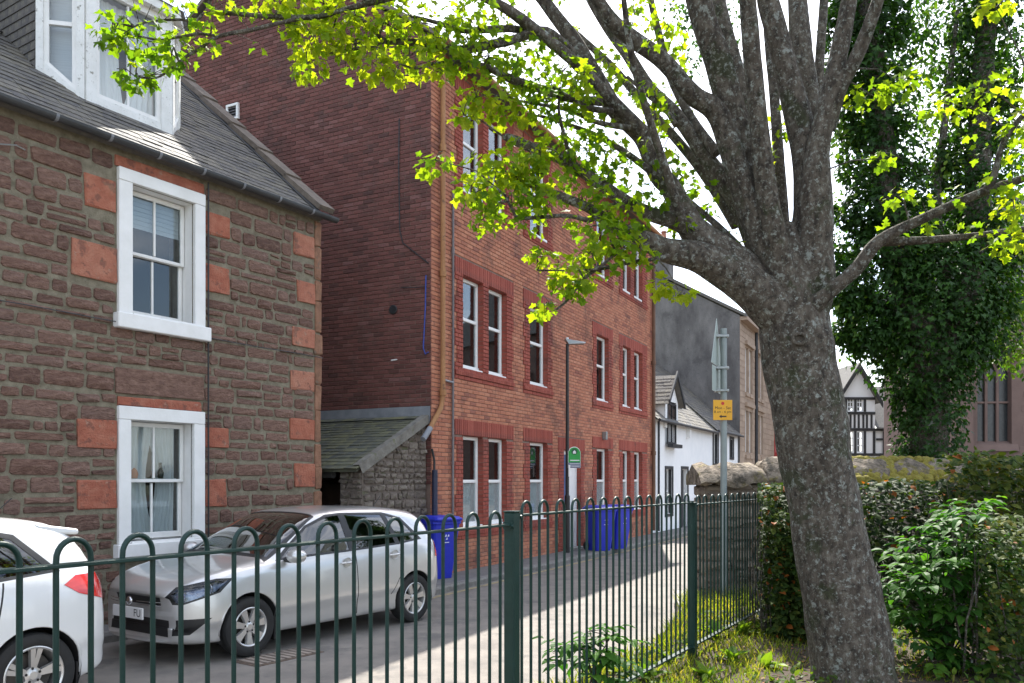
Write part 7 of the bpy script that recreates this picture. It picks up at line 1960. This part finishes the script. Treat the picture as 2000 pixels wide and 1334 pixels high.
# ---- ivy-clad tree behind the wall
M['ivy_leaf'] = leaf_mat('ivy_leaf', [(0.014, 0.036, 0.008), (0.026, 0.068, 0.013), (0.048, 0.115, 0.018), (0.13, 0.20, 0.022)], 0.34, (1.6, 1.9, 0.5), rough=0.5, spec=0.25)
IYY = 12.6
ib = at(1810, 936, IYY)
IV = thing('ivy_tree', 'tall tree with two stems smothered in dark green ivy behind the churchyard wall', 'tree', (ib.x, ib.y, PARK_Z))
Io = Vector((ib.x, ib.y, PARK_Z))
lumps = [(1812, 960, 70), (1810, 905, 66), (1815, 845, 64), (1820, 780, 66), (1818, 725, 85), (1800, 650, 120), (1840, 590, 120), (1760, 600, 100), (1905, 640, 75), (1705, 640, 48), (1720, 540, 88), (1760, 470, 76), (1740, 390, 74), (1722, 300, 76), (1712, 210, 70), (1705, 120, 70), (1695, 40, 70), (1690, -40, 72), (1690, -130, 75),
         (1890, 560, 80), (1912, 480, 68), (1916, 400, 58), (1908, 320, 60), (1918, 240, 55), (1912, 160, 62), (1925, 80, 60), (1930, 0, 60), (1935, -80, 60), (1655, 555, 42), (1640, 515, 30), (1664, 655, 24), (1830, 520, 70), (1660, 470, 40), (1680, 400, 34), (1850, 660, 60), (1640, 160, 36), (1645, 60, 40)]
ri = random.Random(55); II = []
for i in range(70):                                     # small bulges that break up the outline
    u, v, r = ri.choice(lumps[:37]); a = ri.uniform(0, 6.28); lumps.append((u + r * 0.95 * math.cos(a), v + r * 0.95 * math.sin(a), ri.uniform(14, 32)))
for (u, v, r) in lumps:
    Y = IYY + ri.uniform(-0.25, 0.25); c = at(u, v, Y); rr = r * 1.08 * Y / F
    its = leaf_items(ri, int((320 if r > 40 else 40) + 1700 * rr * rr), c, (rr, rr, rr * 1.05), IVY, ri.uniform(0.075, 0.115), ri.choice((0.2, 0.3, 0.4, 0.55 if r < 40 else 0.3)), droop=0.75, shell=0.55, outward=0.7)
    II += its
for (u, v, r) in ((1830, 120, 52), (1835, 220, 56), (1825, 330, 55), (1838, 430, 60), (1790, 60, 48), (1985, 300, 42), (1988, 450, 42), (1800, -20, 55), (1860, 20, 50), (1985, 120, 45), (1660, 330, 30), (1650, 250, 30)):
    Y = IYY + ri.uniform(0.1, 0.7); rr = r * Y / F; II += leaf_items(ri, 300, at(u, v, Y), (rr, rr, rr), OVAL, 0.09, 0.62, droop=0.5, shell=0.2)
for i in range(130):                                     # looser, lighter sprays between the stems
    u, v = ri.choice(((ri.gauss(1830, 50), ri.uniform(60, 480)), (ri.gauss(1975, 25), ri.uniform(60, 620)), (ri.gauss(1800, 90), ri.uniform(0, 350)), (ri.gauss(1640, 22), ri.uniform(100, 700)), (ri.gauss(1985, 20), ri.uniform(500, 720))))
    II += leaf_items(ri, 34, at(u, v, IYY + ri.uniform(-.4, .6)), (0.3, 0.3, 0.26), OVAL, 0.085, 0.85, droop=0.4)
for (u, v) in ((1415, 20), (1420, 90), (1425, 160), (1432, 230), (1440, 290), (1470, 380), (1330, 20), (1345, 120), (1520, 470)):   # a further ivied stem seen between the limbs
    II += leaf_items(ri, 120, at(u, v, 15.5), (0.34, 0.34, 0.42), IVY, 0.095, 0.3, droop=0.7, shell=0.3)
mb = MB()
def stem(pxs, r0, r1, Y):
    P = crpath([at(u, v, Y) - Io for u, v in pxs], 4); n = len(P); mb.tube(P, [r0 + (r1 - r0) * i / (n - 1) for i in range(n)], 12)
stem([(1812, 1110), (1812, 960), (1815, 840), (1818, 740), (1790, 620), (1745, 480), (1725, 300), (1705, 120), (1690, -150)], 0.30, 0.15, IYY)
stem([(1818, 740), (1860, 620), (1905, 500), (1910, 330), (1920, 150), (1935, -120)], 0.24, 0.13, IYY)
stem([(1800, 660), (1730, 600), (1660, 560)], 0.12, 0.04, IYY); stem([(1850, 560), (1830, 400), (1850, 200), (1870, 20)], 0.08, 0.03, IYY)
stem([(1725, 300), (1800, 330), (1860, 370)], 0.05, 0.02, IYY); stem([(1880, 560), (1960, 480), (2010, 440)], 0.06, 0.02, IYY)
mb.build('trunk', M['bark'], IV, smooth=True)
mb = MB(); P = crpath([at(u, v, 15.5) - Io for u, v in ((1585, 960), (1560, 700), (1500, 460), (1445, 320), (1420, 90), (1405, -80))], 4); mb.tube(P, [0.2 - 0.008 * i for i in range(len(P))], 10); mb.build('trunk', M['bark'], IV, smooth=True)
pieces(IV, 'leaf', [(p - Io, vs, fs, t, k) for (p, vs, fs, t, k) in II], M['ivy_leaf'], Matrix.Translation(Io), 300, rest='foliage')

# ---- hedge, bushes
M['hedge_leaf'] = leaf_mat('hedge_leaf', [(0.012, 0.028, 0.008), (0.028, 0.058, 0.012), (0.06, 0.095, 0.02), (0.13, 0.15, 0.03), (0.28, 0.09, 0.02)], 0.35, (1.6, 1.5, 0.5), rough=0.6, spec=0.15)
def hedge(label, boxes, n, size, seed, shape=OVAL, mat=None, tone=0.35, rare=0.06, name='hedge', cat='hedge'):
    r = random.Random(seed); b0 = boxes[0]
    c0 = at((b0[0] + b0[1]) / 2, b0[3], (b0[4] + b0[5]) / 2); o0 = Vector((c0.x, c0.y, PARK_Z))
    t = thing(name, label, cat, o0); its = []; mb = MB()
    tot = sum((b[1] - b[0]) * (b[3] - b[2]) for b in boxes)
    for (u0, u1, v0, v1, ya, yb) in boxes:
        k = int(n * (u1 - u0) * (v1 - v0) / tot)
        for i in range(k):
            Y = ya + (yb - ya) * r.random() ** 1.5
            wob = 1 + 0.05 * mnoise.noise(Vector((u0 * 0.01 + r.random() * 5, r.random() * 5, 1)))
            u = r.uniform(u0, u1); bump_ = 22 * mnoise.noise(Vector((u * 0.02, 4.2, seed))) + 9 * mnoise.noise(Vector((u * 0.07, 1.2, seed)))
            v = v0 + bump_ + (v1 - v0) * r.random() ** 1.1
            # keep world position: the depth only thickens the hedge backwards
            yc = (ya + yb) / 2; q = at(u, v, ya); p = Vector((q.x + (Y - ya) * 0.25, Y, q.z))
            if p.z < PARK_Z + 0.02: continue
            tip = Vector((r.uniform(-1, 1), -0.9, r.uniform(-0.9, 0.5))); nrm = Vector((r.uniform(-.8, .8), -0.7, 1.0)) + rvec(r) * 0.6
            vs, fs = leaf_geo(shape, tip, nrm, size * r.uniform(0.6, 1.25), 0.2, 0.3, r)
            tn = 1.0 if r.random() < rare else min(0.78, max(0, r.gauss(tone, 0.17)))
            its.append((p - o0, vs, fs, tn, None))
        for i in range(int((u1 - u0) / 14) + 4):
            u = r.uniform(u0, u1); a = at(u, v1, ya); a = Vector((a.x, a.y + 0.35, PARK_Z - 0.05)); top = at(u + r.uniform(-30, 30), v0 + 20 + 0.4 * r.random() * (v1 - v0), ya); top.y += r.uniform(0.1, 0.5)
            mid = (a + top) / 2 + Vector((r.uniform(-.12, .12), r.uniform(-.1, .1), 0)); mb.tube([a - o0, mid - o0, top - o0], [0.009, 0.007, 0.003], 5)
    mb.build('stems', M['bark'], t); pieces(t, 'leaf', its, mat or M['hedge_leaf'], Matrix.Translation(o0), 150, rest='foliage')
    return t
hedge('beech hedge with rusty old leaves beside the end of the railings', [(1488, 1600, 945, 1240, 7.3, 8.2), (1510, 1600, 1000, 1260, 7.0, 7.4)], 5200, 0.072, 3, rare=0.06)
hedge('dark hedge between the grey trunk and the churchyard wall', [(1620, 1900, 935, 1330, 8.3, 9.6)], 4800, 0.092, 4, tone=0.14, rare=0.03)  # low leaf tone paints in the shade within this hedge
hedge('tall hedge with yellow-edged leaves under the church window', [(1880, 2090, 885, 1120, 7.6, 8.8), (1930, 2090, 1080, 1340, 6.6, 7.4)], 5200, 0.09, 5, tone=0.5, rare=0.015)
hedge('glossy small-leaved shrub at the foot of the tall hedge', [(1925, 2060, 1010, 1340, 5.5, 6.2)], 1700, 0.058, 6, tone=0.45, rare=0.02, name='shrub', cat='shrub')
M['elder_leaf'] = leaf_mat('elder_leaf', [(0.022, 0.07, 0.012), (0.045, 0.125, 0.018), (0.085, 0.19, 0.024), (0.14, 0.25, 0.03)], 0.4, (1.4, 1.7, 0.5), rough=0.55, spec=0.2)
def elder(label, base, sprays, seed, size=0.11, name='elder_bush', cat='bush'):
    r = random.Random(seed); t = thing(name, label, cat, base); o0 = Vector(base); its = []; mb = MB()
    for (u, v, Y) in sprays:
        c = at(u, v, Y); mb.tube([Vector((r.uniform(-.06, .06), r.uniform(-.06, .06), -0.03)), (c - o0) * 0.5 + Vector((r.uniform(-.05, .05), 0, 0.08)), c - o0], [0.007, 0.006, 0.003], 6)
        for w in range(r.randint(4, 6)):                # pinnate leaves round the shoot tip
            a = r.uniform(0, 2 * math.pi); d = Vector((math.cos(a), math.sin(a) * 0.9 - 0.25, r.uniform(-0.35, 0.35))).normalized(); L = size * r.uniform(1.5, 2.3)
            mb.tube([c - o0, c + d * L - o0 - Vector((0, 0, 0.02))], [0.003, 0.0015], 4, caps=False)
            sd = d.cross(Vector((0, 0, 1))).normalized(); tn = r.gauss(0.33, 0.22)
            for (f_, s_) in ((0.4, -1), (0.4, 1), (0.72, -1), (0.72, 1), (1.0, 0)):
                tip = (d * 0.6 + sd * s_ * 0.9 + Vector((0, 0, -0.3 + r.uniform(-.15, .15)))) if s_ else d + Vector((0, 0, -0.3))
                vs, fs = leaf_geo(LANCE, tip, Vector((0, 0, 1)) + rvec(r) * 0.35, size * r.uniform(0.85, 1.15), 0.3, 0.35, r)
                its.append((c + d * L * f_ - o0, vs, fs, min(1, max(0, tn + r.uniform(-.08, .08))), None))
    mb.build('stems', M['bark'], t, smooth=True); pieces(t, 'leaf', its, M['elder_leaf'], Matrix.Translation(o0), 300, rest='foliage')
re_ = random.Random(8)
g1 = at(1850, 1290, 6.3); spr = []
for i in range(46):
    a = re_.uniform(0, 2 * math.pi); q = math.sqrt(re_.random()); u = 1845 + 108 * q * math.cos(a); v = 1140 + 135 * q * math.sin(a) - (30 if u > 1850 else 0)
    spr.append((u, v, 6.15 + re_.uniform(-0.3, 0.5)))
spr += [(1880, 1000, 6.4), (1900, 985, 6.5), (1865, 1020, 6.3), (1770, 1100, 6.1), (1765, 1150, 6.1), (1790, 1060, 6.2), (1930, 1040, 6.4), (1940, 1100, 6.3), (1790, 1210, 6.0), (1850, 1265, 6.0), (1900, 1230, 6.0), (1940, 1260, 5.9), (1820, 1290, 5.9), (1900, 1290, 5.9), (1950, 1200, 6.0), (1880, 1180, 5.9), (1830, 1100, 5.9), (1870, 1060, 6.0), (1800, 1140, 5.9)]
elder('fresh green elder bush in front of the dark hedge', (g1.x, 6.4, PARK_Z), spr, 19, 0.105)
pb = at(1150, 1370, 5.05)
elder('young leafy elder shoot growing against the railings', (pb.x, 5.08, PARK_Z), [(1152, 1232, 5.05), (1125, 1262, 5.06), (1190, 1248, 5.06), (1110, 1290, 5.1), (1200, 1275, 5.1), (1150, 1285, 5.05), (1185, 1320, 5.0), (1215, 1335, 5.0)], 23, 0.10, name='elder_shoot', cat='plant')
# ---- grass, litter and weeds along the railings
M['grass'] = leaf_mat('grass_blades', [(0.06, 0.10, 0.015), (0.11, 0.17, 0.02), (0.22, 0.29, 0.03), (0.30, 0.27, 0.08)], 0.5, (1.8, 1.6, 0.5), rough=0.5, spec=0.3)
rg = random.Random(66); mb = MB(); lit = MB()
def grass_at(x, y, h, dens=1):
    z = park_h(x, y); p = FN.w(x, y, z - 0.01)
    for b in range(dens):
        a = rg.uniform(0, 6.28); w = rg.uniform(0.003, 0.006); d = Vector((math.cos(a), math.sin(a), 0)); ln = Vector((rg.uniform(-.5, .5), rg.uniform(-.5, .5), 1)).normalized(); hh = h * rg.uniform(0.5, 1.2)
        q = p + Vector((rg.uniform(-.03, .03), rg.uniform(-.03, .03), 0))
        m1 = q + ln * hh * 0.55; tp2 = q + ln * hh + Vector((ln.x, ln.y, -0.2)) * hh * 0.4
        mb.add([q - d * w, q + d * w, m1 + d * w * 0.8, m1 - d * w * 0.8, tp2], [(0, 1, 2, 3), (3, 2, 4)], rg.random())
for i in range(5200):
    x = rg.uniform(-3.0, 6.9); e = edge_y(x); y = e + 0.08 - rg.random() ** 1.3 * (e + 0.75 if x > 1 else 0.6)
    tall = 0.16 if y > 0.1 else 0.09
    if x > 4.5 and y > 0.2: tall = 0.2
    grass_at(x, y, tall, 2)
for i in range(2600):
    x = rg.uniform(0.2, 5.2); y = -rg.random() * 1.9
    if mnoise.noise(Vector((x * 1.6, y * 1.6, 9))) > -0.1: grass_at(x, y, 0.075, 2)
stuff(mb.build('grass', M['grass'], None))
bpy.data.objects['grass']['label'] = 'sunlit grass along the foot of the green railings'; bpy.data.objects['grass']['category'] = 'grass'
gc = MB(); M['cover'] = leaf_mat('ground_cover_leaf', [(0.03, 0.07, 0.012), (0.07, 0.13, 0.018), (0.14, 0.21, 0.025)], 0.4, (1.6, 1.5, 0.5), rough=0.55)
for i in range(5200):
    x = rg.uniform(0.0, 7.0); y = 0.9 - rg.random() * 3.6
    if y > edge_y(x) + 0.05 or mnoise.noise(Vector((x * 1.1, y * 1.1, 4))) < -0.12: continue
    p = FN.w(x, y, park_h(x, y) + rg.uniform(0.0, 0.07))
    vs, fs = leaf_geo(OVAL, Vector((rg.uniform(-1, 1), rg.uniform(-1, 1), rg.uniform(0.0, 0.9))), Vector((rg.uniform(-.5, .5), rg.uniform(-.5, .5), 1)), rg.uniform(0.025, 0.075), 0.25, 0.4, rg)
    gc.add([p + v for v in vs], fs, rg.random())
gco = stuff(gc.build('ground_cover', M['cover'], None)); gco['label'] = 'low green weeds spreading over the soil under the tree'; gco['category'] = 'ground cover'
M['litter'] = leaf_mat('dry_leaf_litter', [(0.10, 0.055, 0.03), (0.20, 0.12, 0.06), (0.32, 0.22, 0.13), (0.42, 0.16, 0.05)], 0.15, (1, 1, 1), rough=0.8, spec=0.2)
for i in range(1100):
    x = rg.uniform(0.2, 6.0); y = -rg.random() ** 0.8 * 3.0 + 0.15; z = park_h(x, y); p = FN.w(x, y, z + 0.008)
    vs, fs = leaf_geo(OVAL, Vector((rg.uniform(-1, 1), rg.uniform(-1, 1), rg.uniform(-.2, .25))), Vector((rg.uniform(-.4, .4), rg.uniform(-.4, .4), 1)), rg.uniform(0.03, 0.06), 0.3, 0.5, rg)
    lit.add([p + v for v in vs], fs, rg.random())
lo_ = stuff(lit.build('leaf_litter', M['litter'], None)); lo_['label'] = 'dry brown leaves scattered on the bare soil'; lo_['category'] = 'leaf litter'
M['weed'] = leaf_mat('weed_leaf', [(0.06, 0.14, 0.015), (0.12, 0.22, 0.02), (0.20, 0.30, 0.03)], 0.45, (1.6, 1.5, 0.5), rough=0.4)
spots = [((1305, 1290), 'broad-leaved weed at the foot of the second green post'), ((1395, 1250), 'tall pale weed rosette beside the leaf litter'), ((1450, 1240), 'leafy weed in the sun near the beech hedge'), ((1495, 1300), 'small weed with upright leaves near the trunk'), ((1265, 1325), 'low weed clump by the bottom rail'), ((1380, 1325), 'weed clump in the patchy grass before the trunk'), ((1430, 1290), 'weed rosette among the dry leaves')]
for (px, lab) in spots:
    g = gnd(px[0], px[1], PARK_Z); z = park_at(g.x, g.y); o = thing('weed', lab, 'weed', (g.x, g.y, z), 0, 'weeds in the patchy grass')
    for k in range(rg.randint(9, 13)):
        a = rg.uniform(0, 6.28); el = rg.uniform(0.3, 1.2); d = Vector((math.cos(a) * math.cos(el), math.sin(a) * math.cos(el), math.sin(el)))
        vs, fs = leaf_geo(LANCE, d, Vector((0, 0, 1)) - d * 0.3, rg.uniform(0.10, 0.19), 0.25, 0.5, rg)
        m_ = MB(); m_.add(vs, fs, rg.random()); m_.build('leaf', M['weed'], o)
